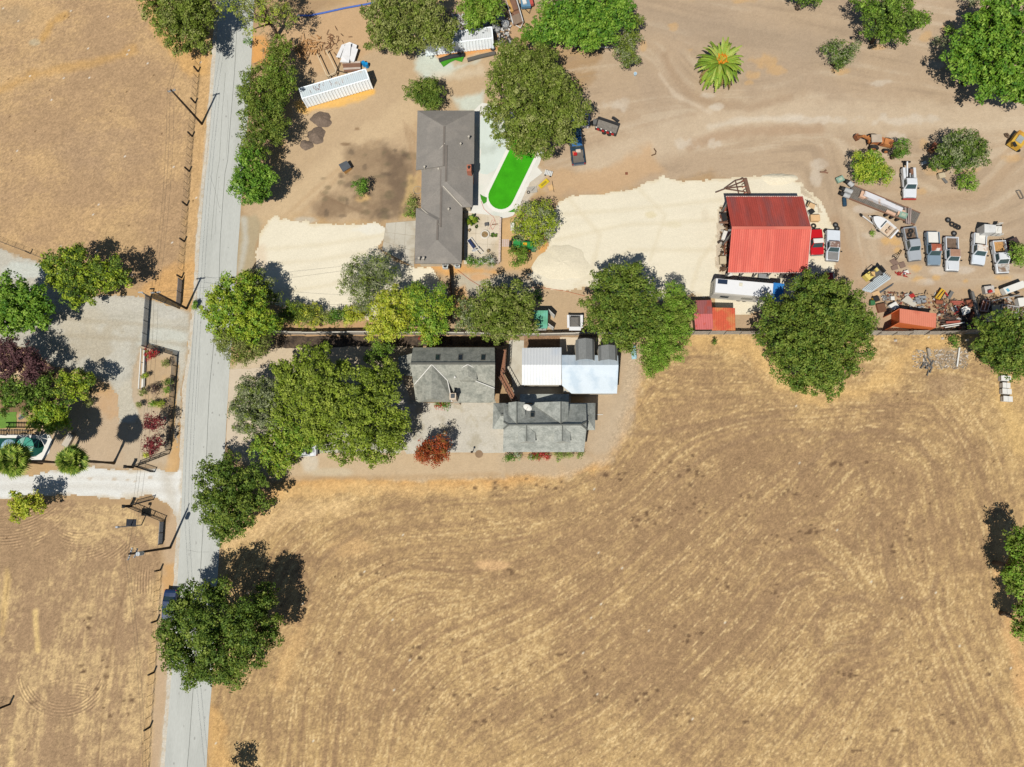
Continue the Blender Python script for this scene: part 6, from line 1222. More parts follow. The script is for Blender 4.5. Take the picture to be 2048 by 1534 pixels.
pickup('blue sedan parked on the verge under the largest roadside oak', (341,1179), (334,1243), paintm('deep_blue_paint', (34,58,98)), sedan=True, name='sedan', cat='car', W=1.8)
# loose tyres
def tyre_obj(label, px, py, R=.36, lean=None, z=0.0, group='loose tyres', rim=False):
    c = P(px, py, z+.12); t = thing('tyre', label, 'tyre', (c.x, c.y, z), group=group); r_ = R*.32
    MB().torus((0, 0, r_), R-r_, r_, n=18, m=8).build('tread', tyre, t, smooth=True, world=False)
    if rim: MB().cyl((0, 0), R*.5, r_*.6, r_*1.2, 14).build('rim', rimm, t, world=False)
    return t
ty = [('tyre lying apart, upper left of the line of four near the pickups',1896,440,1),('second tyre of the line of four near the pickups',1904,448.5,0),('third tyre of the line of four near the pickups',1911,452,0),('last tyre of the line of four near the pickups',1916,454.5,0),('white-rimmed wheel lying behind the brown-roofed pickup',1908,467,1),('tyre leaning by the rear wheel of the silver pickup',1797,470,0),
 ('upper of two tyres behind the white coupe utility',1671,450,1),('lower of two tyres touching the white coupe utility',1674,457,1),('tyre at the rear left of the white coupe utility',1652,462,1),('tyre under the lower right corner of the barn roof',1613,543,0),
 ('tyre behind the red pickup',1627,452,0),('tyre at the right corner of the white container at the top',986,97,1),('upper of two tyres on the dirt right of the white container at the top',1004,72,0),('ring-like tyre furthest right among the scrap wheels',1018,78,0),('tyre beside the ring-like tyre among the scrap wheels',1010,81,0),('tyre just above the big oak crown among the scrap wheels',1019,87,1),('small wheel on the dirt beside the scrap bins',1012,69,1),('pale wheel below the second scrap bin',998,79,1),('tyre leaning at the top scrap heap',1004,28,0),('grey tyre at the very corner of the scrap heap',993,34,0)]
for l, x, y, rm in ty: tyre_obj(l, x, y, R=.42, rim=bool(rm))
for (x, y, l) in ((1819,470,'upper tyre lying in the silver pickup bed'),(1822,462,'second tyre lying in the silver pickup bed, nearer the tailgate')): tyre_obj(l, x, y, .38, z=.66)
# box van body
t = thing('box_van', 'small white box van standing sideways above the pickups', 'van', P(1980,458), 0)
q = Wp([(1969,448,2.3),(1992,450,2.3),(1991,465,2.3),(1969,465,2.3)]); MB().prism([(p.x, p.y) for p in q], .5, 2.3).build('cargo_box', mat('van_grey_white', T(226,226,222), .5), t)
q2 = Wp([(1992,452,1.8),(2004,452,1.8),(2004,466,1.8),(1992,466,1.8)]); MB().prism([(p.x, p.y) for p in q2], .5, 1.75).build('cab', whitep, t); q3 = inset(q2, .25); MB().prism([(p.x, p.y) for p in q3], 1.75, 1.85).build('cab_roof', whitep, t)
for x, y in ((1975,466),(1999,467),(1975,449),(1999,451)): c = P(x, y, .4); MB().torus((c.x, c.y, .36), .26, .1, (0,1,0)).build('wheel', tyre, t)
for x, y in ((1995,470),(1994,448)): a, b = P(x, y, 1.2), P(x+9, y, 1.2); MB().bar(a, b, .06, .9).build('door', whitep, t)
# dump trailer
t = thing('dump_trailer', 'black dump trailer with four red and white panels on its side', 'trailer', P(1215,252)); bk = mat('charcoal_paint', T(66,66,68), .6, var=.1); gr = mat('dusty_bed', T(138,132,124), .9, var=.25, vscale=3, fine=.2)
q = Wp([(1197,233,1.3),(1239,247,1.3),(1232,268,1.3),(1191,254,1.3)]); MB().prism([(p.x, p.y) for p in inset(q, .05)], .5, .62).build('bed_floor', gr, t)
for a, b in ((0,1),(1,2),(2,3),(3,0)): MB().bar(q[a]-Vector((0,0,.35)), q[b]-Vector((0,0,.35)), .1, .7).build('side_panel', bk, t)
for i in range(4):
    a = q[3].lerp(q[2], .08+i*.235); b = q[3].lerp(q[2], .08+i*.235+.12); o_ = Vector((-.02, -.06, -.3)); MB().bar(a+o_, b+o_, .05, .5).build('red_panel', mat('red_marking', T(204,36,40), .5), t)
    a2 = b; b2 = q[3].lerp(q[2], .08+i*.235-.07); MB().bar(a+Vector((0,0,.02)), b2+Vector((0,0,.02)), .14, .05).build('white_panel', whitep, t)
MB().bar(P(1193,246,.6), P(1182,243,.6), .12).bar(P(1196,236,.6), P(1182,243,.6), .08).bar(P(1191,253,.6), P(1182,243,.6), .08).build('drawbar', bk, t); c = P(1190,245,.9); MB().box(c.x-.3, c.x+.3, c.y-.4, c.y+.4, .55, 1.1).build('pump_box', mat('grey_box', T(110,110,108), .7), t)
for x, y in ((1208,266),(1218,269)): c = P(x, y, .4); MB().torus((c.x, c.y, .36), .24, .11, (.3,1,0)).build('wheel', tyre, t)
a = P(1236,243,1.5); MB().bar(a, a+Vector((-.9,.6,.2)), .1, .7).build('tailgate', bk, t)
# boat on trailer
def hull(t, bow, stern, wid, m, z0, z1, nm='hull'):
    a, b = P(*bow, z1), P(*stern, z1); d = b-a; L = d.length; d.normalize(); n = Vector((-d.y, d.x, 0)); v = []; f = []; secs = [(0,.02),(.08,.38),(.2,.68),(.38,.92),(.6,1.0),(1.0,.95)]
    for s, w in secs:
        c = a+d*(s*L); hw = wid/2*w
        for k, (u, zz) in enumerate(((-1, z1), (-.85, z0+.35*(z1-z0)), (0, z0), (.85, z0+.35*(z1-z0)), (1, z1))): v.append((c.x+n.x*hw*u, c.y+n.y*hw*u, zz))
    for i in range(len(secs)-1):
        for j in range(4): f.append((i*5+j, i*5+j+1, (i+1)*5+j+1, (i+1)*5+j))
    f.append(tuple(25+j for j in range(5))); MB().add(v, f).build(nm, m, t); return a, d, n, L
t = thing('motorboat', 'white motorboat lying on a trailer below the long flatbed', 'boat', P(1762,452)); bw = mat('gelcoat_white', T(244,245,246), .3, var=.02, fine=.02, spec=.5)
a, d, n, L = hull(t, (1747,433), (1786,465), 2.0, bw, .6, 1.3)
dk = []; 
for s, w in ((.01,.02),(.08,.34),(.2,.62),(.38,.84),(.55,.9)): dk.append((s, w))
v = [a+d*(s*L)+n*(w) + Vector((0,0,.03)) for s, w in dk]+[a+d*(s*L)-n*(w)+Vector((0,0,.03)) for s, w in dk[::-1]]; MB().add(v, [tuple(range(len(v)))]).build('foredeck', bw, t)
c = a+d*(L*.78); M2 = Matrix.Translation((c.x, c.y, 0)) @ Matrix.Rotation(math.atan2(d.y, d.x), 4, 'Z'); MB().box(-1.0, .9, -.82, .82, .9, .95, M2).build('cockpit_floor', mat('cream_sole', T(226,206,182), .7), t)
for x_, y_ in ((.1,.35),(.1,-.35)): MB().box(x_-.2, x_+.2, y_-.2, y_+.2, .95, 1.35, M2).build('seat', mat('tan_vinyl', T(206,176,148), .6), t)
MB().box(-1.05, -.95, -.6, .6, 1.3, 1.6, M2).build('windscreen', cglass, t); MB().box(.95, 1.2, -.85, .85, .95, 1.32, M2).build('transom', bw, t)
t = thing('boat_trailer', 'white boat trailer frame under the motorboat with a jockey wheel', 'trailer', P(1745,440)); fr = mat('white_frame', T(230,230,228), .5)
MB().bar(P(1725,432,.55), P(1745,447,.5), .12).bar(P(1745,447,.5), P(1765,463,.5), .1).bar(P(1738,432,.5), P(1775,450,.5), .1).bar(P(1752,458,.5), P(1768,442,.5), .1).build('frame', fr, t); c = P(1722,431,.2); MB().torus((c.x, c.y, .3), .2, .1, (.8,.5,0)).build('jockey_wheel', tyre, t)
for x, y in ((1757,461),(1776,446)): c = P(x, y, .3); MB().torus((c.x, c.y, .32), .22, .1, (.6,.8,0)).build('wheel', tyre, t)
# long flatbed with boom
t = thing('flatbed_trailer', 'long rusty flatbed trailer lying diagonally in the scrap yard', 'trailer', P(1757,402)); fb_ = mat('weathered_deck_boards', T(122,116,108), .9, var=.12, vscale=2, fine=.15, fscale=6); rb = mat('rust_brown', T(140,104,84), .9)
A0, A1, B0, B1 = P(1708,371,.95), P(1841,426,.95), P(1690,393,.95), P(1830,449,.95)
n = 42
for i in range(n):
    u0, u1 = i/n, (i+.93)/n; v = [A0.lerp(A1, u0), A0.lerp(A1, u1), B0.lerp(B1, u1), B0.lerp(B1, u0)]; MB().prism([(p.x, p.y) for p in v], .88, .95+random.uniform(-.005, .005)).build('deck_board', fb_, t)
for a, b in ((A0, A1), (B0, B1)): MB().bar(a-Vector((0,0,.08)), b-Vector((0,0,.08)), .14, .22).build('side_rail', rb, t)
for u in (.62, .70, .78):
    for a0, a1, s in ((A0, A1, 1), (B0, B1, -1)): c = a0.lerp(a1, u); MB().torus((c.x, c.y, .45), .3, .13, (-.36,.93,0)).build('wheel', tyre, t)
t = thing('crane_boom', 'long white crane boom section loaded on the flatbed trailer', 'boom', P(1765,405)); bo = mat('boom_white', T(228,228,232), .5, var=.08, col2=T(206,170,140), c2scale=.8, c2lo=.55, c2hi=.66)
MB().bar(P(1727,388,1.35), P(1767,405,1.35), .75, .7).bar(P(1765,404,1.3), P(1803,421,1.3), .6, .6).build('boom_section', bo, t); MB().bar(P(1720,388,1.2), P(1731,392,1.2), .95, .5).bar(P(1795,424,1.15), P(1808,428,1.15), .9, .4).build('boom_head', mat('peach_primer', T(226,186,158), .7), t); MB().bar(P(1772,422,1.1), P(1790,430,1.1), .4, .3).build('jib', mat('peach_primer', T(226,186,158), .7), t)
k = 0
for (x0, y0, x1, y1) in ((1692,362,1706,372),(1683,376,1704,384),(1681,386,1699,393)):
    t = thing('steel_counterweight', ('uppermost','middle','lowest')[k]+' of three grey cylinders on the left end of the flatbed', 'cylinder', P((x0+x1)/2, (y0+y1)/2), group='cylinders on the flatbed'); k += 1
    MB().tube([P(x0+6, y0+2.6, 1.3), P(x1, y1, 1.3)], .34, 12).build('barrel', mat('pale_grey_paint', T(186,188,188), .6), t); MB().tube([P(x0, y0, 1.3), P(x0+6, y0+2.6, 1.3)], .3, 12).build('end_cap', blk, t)
t = thing('steel_beam_pair', 'pair of pale steel beams laid across the right end of the flatbed', 'beams', P(1815,432)); 
for x0, y0, x1, y1 in ((1809,415,1813,447),(1817,417,1816,448),(1821,416,1819,448)): MB().bar(P(x0, y0, 1.15), P(x1, y1, 1.15), .16, .3).build('beam', mat('pinkish_steel', T(176,158,150), .7), t)
greent = mat('pale_green_plastic', T(146,178,160), .5)
for i, (x, y, a_, l_) in enumerate([(1681,358,.4,'pale green oval tub beside the left end of the flatbed'),(1801,434,-.4,'pale green box on the lower edge of the flatbed')]):
    c = P(x, y, .6); t = thing('plastic_tub', l_, 'tub', (c.x, c.y, 0 if i == 0 else .96), a_); z_ = .6 if i == 0 else .5
    MB().frus(-.45, .45, -.35, .35, 0, -.55, .55, -.42, .42, z_).build('tub_body', greent, t, world=False); MB().box(-.3, .3, -.2, .2, z_, z_+.03).build('lid', mat('pale_lid', T(190,200,176), .6), t, world=False)
c = P(1689,404,.3); t = thing('blue_drum', 'dark blue drum lying below the left end of the flatbed', 'drum', (c.x, c.y, 0)); MB().tube([c+Vector((0,.62,0)), c-Vector((0,.62,0))], .29, 14).build('drum_body', mat('navy_drum', T(44,76,100), .5), t); MB().torus(c+Vector((0,.2,0)), .29, .02, (0,1,0)).torus(c-Vector((0,.2,0)), .29, .02, (0,1,0)).build('hoop', mat('navy_drum', T(44,76,100), .5), t)
# orange loader (backhoe)
t = thing('backhoe_loader', 'rusty orange backhoe loader with its bucket reaching left', 'loader', P(1755,285)); om = mat('rust_orange_paint', T(206,136,80), .7, var=.15, vscale=2, col2=T(168,100,66), c2scale=1.2)
MB().bar(P(1738,277,1.2), P(1784,288,1.2), 1.0, .7).build('chassis', om, t); MB().bar(P(1768,283,1.6), P(1786,288,1.6), .9, .5).build('engine_hood', om, t)
c = P(1753,277,2.2); MB().box(c.x-.75, c.x+.75, c.y-.6, c.y+.6, 2.2, 2.3).build('cab_roof', mat('grey_canopy', T(196,180,160), .7), t)
for sx in (-.7, .7):
    for sy in (-.55, .55): MB().box(c.x+sx-.05, c.x+sx+.05, c.y+sy-.05, c.y+sy+.05, 1.2, 2.2).build('cab_post', blk, t)
MB().bar(P(1742,279,1.6), P(1727,272,2.4), .3).bar(P(1727,272,2.4), P(1715,273,1.2), .26).build('boom_arm', om, t); MB().bar(P(1711,270,.7), P(1717,279,.7), .5, .7).build('bucket', mat('worn_bucket', T(150,96,66), .8), t)
MB().bar(P(1738,272,1.4), P(1742,288,1.4), .5, .4).build('stabiliser', om, t)
for x, y, R in ((1747,297,.75),(1745,274,.75),(1773,301,.55),(1776,279,.55)): c = P(x, y, .7); w_ = MB().torus((c.x, c.y, R), R*.68, R*.3, (.2,1,0)).build('wheel', tyre, t); o = MB().tube([(c.x-.03, c.y-.2, R), (c.x+.03, c.y+.2, R)], R*.42, 12).build('rim', om, t); o.parent = w_
# yellow machine at the right edge
ym = mat('machine_yellow', T(224,180,70), .6, var=.12, vscale=2, col2=T(196,140,60), c2scale=1)
t = thing('yellow_compressor', 'yellow wheeled machine with a thick hose cut by the right edge', 'machine', P(2038,283))
MB().bar(P(2028,292,1.0), P(2044,270,1.0), 1.7, 1.2).build('housing', ym, t); MB().bar(P(2036,284,1.65), P(2044,273,1.65), .9, .2).build('control_panel', mat('grey_control', T(170,176,172), .6), t); MB().bar(P(2027,284,1.65), P(2032,293,1.65), .4, .12).build('hood_vent', blk, t)
pts = [P(2026,294,.6), P(2021,292,.3), P(2022,282,.2), P(2018,276,.2), P(2012,272,.25), P(2010,268,.25), P(2014,267,.25), P(2018,272,.25)]; MB().tube(pts, .13, 8).build('hose', mat('brown_hose', T(104,84,66), .8), t)
for x, y in ((2024,287),(2036,300)): c = P(x, y, .4); MB().torus((c.x, c.y, .38), .26, .12, (.6,.7,0)).build('wheel', tyre, t)
# yellow forklift and pale sheet stack
t = thing('forklift', 'yellow forklift body beside pale metal sheets below the coupe utility', 'forklift', P(1748,552)); y2 = mat('lemon_paint', T(238,216,120), .6, var=.06)
MB().bar(P(1731,557,.9), P(1741,549,.9), 1.0, .9).build('counterweight', y2, t); MB().bar(P(1741,553,.8), P(1758,541,.8), 1.2, .6).build('chassis', mat('oily_grey', T(98,96,94), .7, var=.15), t); MB().bar(P(1751,541,1.3), P(1755,538,1.3), .5, .3).build('dash', y2, t); c = P(1745,548,1.3); MB().box(c.x-.35, c.x+.35, c.y-.35, c.y+.35, 1.1, 1.35).build('seat', mat('tan_seat', T(222,184,120), .7), t)
MB().bar(P(1737,548,2.1), P(1752,535,2.1), .1).bar(P(1737,548,1), P(1737,548,2.1), .08).bar(P(1752,535,.8), P(1752,535,2.1), .08).bar(P(1731,551,1), P(1740,537,1.6), .05).build('overhead_guard', blk, t); MB().bar(P(1756,534,1.0), P(1766,546,1.0), .25, 1.6).build('mast', blk, t)
for x, y in ((1732,549),(1742,560),(1752,537),(1762,548)): c = P(x, y, .35); MB().torus((c.x, c.y, .32), .22, .11, (.6,.8,0)).build('wheel', tyre, t)
t = thing('gutter_sheets', 'bundle of long pale blue-white metal sheets beside the forklift', 'metal sheets', P(1752,568)); sm = mat('pale_zinc', T(214,224,228), .4, .2, var=.08, vscale=1)
for i in range(5):
    a, b = P(1726+i*3.4, 581+i*.6, .12+.05*i), P(1768+i*3.0, 546+i*2.2, .12+.05*i); MB().bar(a, b, .42, .03).bar(a+Vector((.2,.15,.08)), b+Vector((.2,.15,.08)), .03, .16).build('sheet', sm, t)
o = MB().tube([P(1757,586,.1), P(1787,567,.1)], .07).tube([P(1757,588,.1), P(1785,570,.1)], .05).build('steel_pipes', mat('dark_pipe', T(96,104,112), .5)); tag(o, 'pair of thin dark pipes on the ground right of the metal sheets', 'pipes')
# tractor
gm_ = mat('tractor_green', T(44,150,70), .45, var=.06, spec=.5); yl = mat('tractor_yellow', T(232,180,50), .5)
t = thing('tractor', 'green tractor with front loader under the yellow-green tree by the patio', 'tractor', P(1042,490))
MB().bar(P(1026,489,1.1), P(1066,491,1.1), .8, .7).build('chassis', gm_, t); MB().bar(P(1027,487,2.1), P(1041,487,2.1), 1.35, .1).build('canopy', gm_, t)
for x, y in ((1028,482),(1028,494),(1040,482),(1040,494)): q = P(x, y, 1.6); MB().box(q.x-.04, q.x+.04, q.y-.04, q.y+.04, 1.2, 2.1).build('canopy_post', blk, t)
MB().bar(P(1044,490,1.35), P(1060,491,1.35), .75, .5).build('engine_hood', gm_, t); MB().bar(P(1046,488,1.65), P(1054,488,1.65), .4, .1).build('exhaust_panel', yl, t)
for s in (480, 501): MB().bar(P(1044,490+(s-490)*.6,1.6), P(1066,490+(s-490)*.6,.9), .14).build('loader_arm', gm_, t)
MB().bar(P(1068,484,.5), P(1067,503,.5), .6, .6).build('loader_bucket', mat('bucket_green', T(70,130,96), .6), t); MB().bar(P(1021,482,.6), P(1020,494,.6), .3, .5).build('rear_blade', blk, t)
for x, y, R in ((1030,500,.72),(1032,478,.72),(1058,500,.5),(1058,482,.5)): c = P(x, y, .6); w_ = MB().torus((c.x, c.y, R), R*.68, R*.3, (0,1,0)).build('wheel', tyre, t); o = MB().tube([(c.x, c.y-.2, R), (c.x, c.y+.2, R)], R*.4, 12).build('rim', yl, t); o.parent = w_
# covered boat above the fence
t = thing('covered_boat', 'white boat with a grey cockpit cover above the boundary fence', 'boat', P(1148,645)); a, d, n, L = hull(t, (1150,660), (1150,630), 2.3, bw, .4, 1.2)
c = a+d*(L*.55); M2 = Matrix.Translation((c.x, c.y, 0)) @ Matrix.Rotation(math.atan2(d.y, d.x), 4, 'Z'); MB().box(-1.3, -.75, -.85, .85, 1.2, 1.28, M2).build('foredeck', bw, t); MB().frus(-.75, .8, -.7, .7, 1.15, -.5, .6, -.4, .4, 1.4, M2).build('cover', mat('grey_canvas', T(122,118,112), .9), t)
for sg in (-1, 1): MB().bar(M2 @ Vector((-.9, sg*.95, 1.22)), M2 @ Vector((1.0, sg*.98, 1.22)), .34, .08).build('gunwale', bw, t)
MB().bar(M2 @ Vector((-.9, -.75, 1.5)), M2 @ Vector((.8, .75, 1.35)), .03).build('cover_strut', chrome, t)
# white trailer at the right edge
t = thing('enclosed_trailer', 'white low trailer with a blue emblem at the right edge of the scrap corner', 'trailer', P(2035,575)); q = Wp([(2006,576,1.3),(2046,561,1.3),(2054,573,1.3),(2013,588,1.3)]); MB().prism([(p.x, p.y) for p in q], .4, 1.3).build('body', whitep, t)
e = [q[0].lerp(q[1], u).lerp(q[3].lerp(q[2], u), w) for u, w in ((.08,.3),(.2,.25),(.22,.75),(.1,.8))]; MB().solid([p+Vector((0,0,.012)) for p in e], [(0,1,2,3)], .008).build('emblem', mat('sky_blue_print', T(110,180,206), .5), t)
for x, y in ((2022,590),(2034,585)): c = P(x, y, .3); MB().torus((c.x, c.y, .32), .22, .1, (.3,.9,0)).build('wheel', tyre, t)
# two trailers at the top edge
t = thing('flat_trailer', 'rusty open trailer loaded with timber and scrap at the top edge', 'trailer', P(1022,15)); q = Wp([(1010,-10,.9),(1030,-12,.9),(1046,44,.9),(1026,48,.9)]); MB().prism([(p.x, p.y) for p in q], .6, .75).build('bed', rb, t)
for a, b in ((0,3),(1,2)): MB().bar(q[a], q[b], .12, .4).build('side', mat('white_frame', T(230,230,228), .5), t)
MB().bar(P(1014,-5,1.0), P(1024,24,1.0), .5, .3).build('timber', mat('ochre_timber', T(206,160,96), .9), t); MB().bar(P(1024,0,1.0), P(1032,20,1.0), .8, .3).build('scrap_load', MATS['rust_brown'], t); MB().bar(P(1030,30,1.0), P(1038,46,1.0), 1.4, .08).build('ramp', mat('dusty_plate', T(150,130,112), .9), t); MB().bar(P(1030,49,.5), P(1041,56,.5), .1).bar(P(1046,45,.5), P(1041,56,.5), .1).build('drawbar', MATS['white_frame'], t)
for x, y in ((1013,15),(1039,10)): c = P(x, y, .4); MB().torus((c.x, c.y, .36), .24, .11, (.9,.3,0)).build('wheel', tyre, t)
t = thing('utility_trailer', 'small trailer with a blue front and white load at the top edge', 'trailer', P(1053,5)); MB().bar(P(1050,-8,.8), P(1052,15,.8), 1.5, .5).build('bed', mat('blue_panel', T(100,146,176), .6), t); MB().bar(P(1046,-8,1.15), P(1050,8,1.15), .6, .25).build('load', whitep, t); MB().bar(P(1060,-6,.9), P(1064,10,.9), .5, .5).build('side_box', mat('rose_box', T(196,90,80), .6), t); MB().bar(P(1048,16,.5), P(1058,26,.5), .07).bar(P(1063,13,.5), P(1058,26,.5), .07).build('drawbar', blk, t)
for x, y in ((1044,5),(1066,5)): c = P(x, y, .35); MB().torus((c.x, c.y, .32), .22, .1, (1,0,0)).build('wheel', tyre, t)
# ================================================================ fences, poles, wires
iron = mat('black_iron', T(52,50,48), .6, var=.1); postm = mat('dark_wood_post', T(62,54,46), .95, var=.2); pipeg = mat('grey_pipe', T(132,136,140), .5, .3, var=.06); polem = mat('creosote_pole', T(70,56,44), .9, var=.2); wirem = mat('wire', T(90,86,80), .6)
Z = Vector((0, 0, 1))
def wire_fence(label, pts, h=1.45, w=.20):
    t = thing('wire_fence', label, 'fence', P(*pts[0]))
    for p in pts:
        q = P(*p); MB().bar(q-Z*.1, q+Z*h, w).build('post', postm, t)
    for k in (.35, .7, 1.05, 1.35):
        mb = MB()
        for a, b in zip(pts[:-1], pts[1:]): mb.tube([P(*a)+Z*k, P(*b)+Z*k], .012, 4, cap=False)
        mb.build('wire', wirem, t)
    for a, b in zip(pts[:-1], pts[1:]):
        for u in (.2, .4, .6, .8): q = P(*a).lerp(P(*b), u); MB().bar(q, q+Z*1.3, .04).build('stake', wirem, t)
wire_fence('post-and-wire fence along the left side of the road, upper field', [(402,80),(396.4,143.5),(390.5,206),(384.6,273),(378.7,342.8),(373.9,411),(368.9,483),(363.4,555.6)])
wire_fence('post-and-wire fence along the left side of the road, lower field', [(321,1139.8),(314.3,1241.3),(308,1344.5),(300,1453.9),(294,1560)], 1.5)
wire_fence('short wire fence above the left gravel drive at the picture edge', [(-20,476),(61,507),(110,527)], 1.2, .14)
wire_fence('corner post and wire at the lower left edge', [(-60,1390),(20,1408)], 2.0, .22)
def rail_fence(name, label, a, b, h, n_rails, posts, m, cat='fence', r=.035, pickets=0):
    A_, B_ = P(*a), P(*b); t = thing(name, label, cat, A_)
    for i in range(posts): q = A_.lerp(B_, i/(posts-1)); MB().bar(q-Z*.05, q+Z*(h+.06), .09).build('post', m, t)
    for i in range(n_rails): zz = h*(i+.6)/n_rails if n_rails > 2 else (h*.12, h*.96)[i]; MB().bar(A_+Z*zz, B_+Z*zz, r*2).build('rail', m, t)
    for i in range(pickets): q = A_.lerp(B_, (i+.5)/pickets); MB().bar(q+Z*.1, q+Z*h, .035).build('picket', m, t)
    return t
rail_fence('pipe_gate', 'long grey pipe gate drawn across the upper gravel drive', (300,595), (293,694.5), 1.35, 6, 5, pipeg, 'gate')
rail_fence('pipe_fence', 'dark pipe fence slanting from the gate post towards the road, upper side', (301,595), (359,617.4), 1.35, 6, 3, iron)
rail_fence('pipe_fence', 'grey pipe fence running up beside the road to the wire fence', (361,612), (365,561), 1.35, 6, 3, pipeg)
rail_fence('pipe_fence', 'dark pipe fence slanting towards the road below the gravel drive entrance', (293,695), (354,712), 1.3, 5, 3, iron)
rail_fence('garden_fence', 'dark rail fence along the roadside garden', (354,712), (340,900), 1.35, 4, 10, mat('dark_grey_rail', T(84,80,76), .7), pickets=0, r=.035)
rail_fence('white_rail', 'white board rail at the left of the roadside garden', (289.5,700), (284.5,779), 1.0, 2, 4, whitep, r=.07)
rail_fence('white_rail', 'shorter white board rail right of the first white rail', (292,712), (289.5,775), .5, 2, 3, whitep, r=.07)
rail_fence('iron_fence', 'black iron picket panel below the maroon trees', (338,908), (276,932), 1.5, 2, 4, iron, pickets=26)
rail_fence('iron_gate', 'black iron gate leaf standing open at the upper side of the chalk driveway', (276,933), (309.5,944), 1.3, 2, 2, iron, 'gate', pickets=18)
rail_fence('iron_gate', 'black iron gate leaf standing open at the lower side of the chalk driveway', (271,1009), (307,999.5), 1.3, 2, 2, iron, 'gate', pickets=18)
rail_fence('iron_fence', 'black iron picket panel slanting to the road below the chalk driveway', (262,1013), (329.5,1041), 1.3, 2, 4, iron, pickets=24)
rail_fence('pipe_barrier', 'grey pipe panel beside the road below the iron picket panel', (328,1043), (325,1088), 1.2, 6, 3, pipeg)
for i, (x, y, l) in enumerate([(265,934,'squat black gate pillar at the upper side of the chalk driveway'),(262,1012,'squat black gate pillar at the lower side of the chalk driveway')]):
    q = P(x, y); tag(MB().frus(q.x-.2, q.x+.2, q.y-.2, q.y+.2, -.05, q.x-.16, q.x+.16, q.y-.16, q.y+.16, 1.9).frus(q.x-.24, q.x+.24, q.y-.24, q.y+.24, 1.9, q.x-.05, q.x+.05, q.y-.05, q.y+.05, 2.1).build('gate_pillar', iron), l, 'pillar')
zinc = mat('zinc_grey', T(206,212,216), .4, .3, var=.04)
def upole(label, base, h, arms, trans=False):
    g = P(*base); t = thing('utility_pole', label, 'utility pole', g)
    MB().tube([g-Z*.2, g+Z*(h*.5), g+Z*h], .19, 9, .13).build('pole_shaft', polem, t, smooth=True)
    for (dz, ang, ln) in arms:
        d = Vector((math.cos(ang), math.sin(ang), 0)); c = g+Z*(h-dz); a = MB().bar(c-d*ln, c+d*ln, .12, .14).build('crossarm', zinc, t)
        for u in (-.95, -.5, .5, .95):
            q = c+d*(ln*u); o = MB().cyl((q.x, q.y), .05, q.z+.06, q.z+.26, 8).build('insulator', zinc, t); o.parent = a
    if trans:
        q = g+Vector((.45, -.1, 0)); MB().cyl((q.x, q.y), .28, h-2.3, h-1.2, 14).build('transformer', zinc, t)
    return g+Z*(h-.1)
wa = upole('tall utility pole leaning out of the upper left pasture', (404,248), 9.4, [(.25, .25, .55)])
wc = upole('utility pole at the corner of the upper gravel drive', (373.5,617), 8.8, [(.2, .1, .65)])
wb_ = upole('utility pole with transformer beside the lower chalk driveway', (340.5,1095), 10.2, [(.3, 1.3, .8), (1.6, 1.3, .6)], True)
def wires(label, spans, r=.014):
    mb = MB()
    for a, b, sag in spans: mb.tube([a.lerp(b, i/12)-Z*(sag*4*(i/12)*(1-i/12)) for i in range(13)], r, 4, cap=False)
    return tag(mb.build('power_line', wirem), label, 'power line')
o_ = [Vector((-.5, 0, .2)), Vector((0, 0, .35)), Vector((.5, 0, .2))]
wires('three-strand power line between the roadside utility poles', [(wa+k, wc+k, 1.0) for k in o_]+[(wc+k, wb_+k, 1.2) for k in o_]+[(wa+k, P(420,-200,9)+k, 1.0) for k in o_[:2]]+[(wb_+k, P(300,1700,10)+k, 1.0) for k in o_[:2]])
wires('service wires running over the cream pad to the long house', [(wc, P(835,519,4.0), .9), (wc+Vector((0,-.4,-.3)), P(800,612,5), .9)])
# camera mast with solar panel
g = P(283,1050); t = thing('solar_mast', 'slim pole with a solar panel and lamp beside the lower iron fence', 'mast', g); MB().tube([g-Z*.1, g+Z*5.6], .09, 8, .07).build('mast', zinc, t)
c = g+Z*3.2; MB().frus(c.x-.7, c.x+.7, c.y-.1, c.y+.9, 2.6, c.x-.7, c.x+.7, c.y-.06, c.y+.94, 2.66).build('solar_panel', mat('shadow_dark_solar', T(40,44,52), .3, spec=.5), t); c = g+Z*5.6; MB().frus(c.x-.4, c.x+.1, c.y-.15, c.y+.15, 5.5, c.x-.3, c.x, c.y-.1, c.y+.1, 5.8).build('lamp_head', zinc, t)  # panel colour set near black to stand in for the shadow by the pole
# small yard lamp at the drive gate
g = P(301,594); t = thing('gate_light', 'short post with a white lamp at the upper drive gate', 'lamp', g); MB().bar(g, g+Z*2.2, .14).build('post', zinc, t); q = g+Vector((-.4, .1, 2.2)); MB().frus(q.x-.3, q.x+.5, q.y-.1, q.y+.1, 2.15, q.x-.2, q.x+.4, q.y-.06, q.y+.06, 2.3).build('lamp_head', zinc, t)
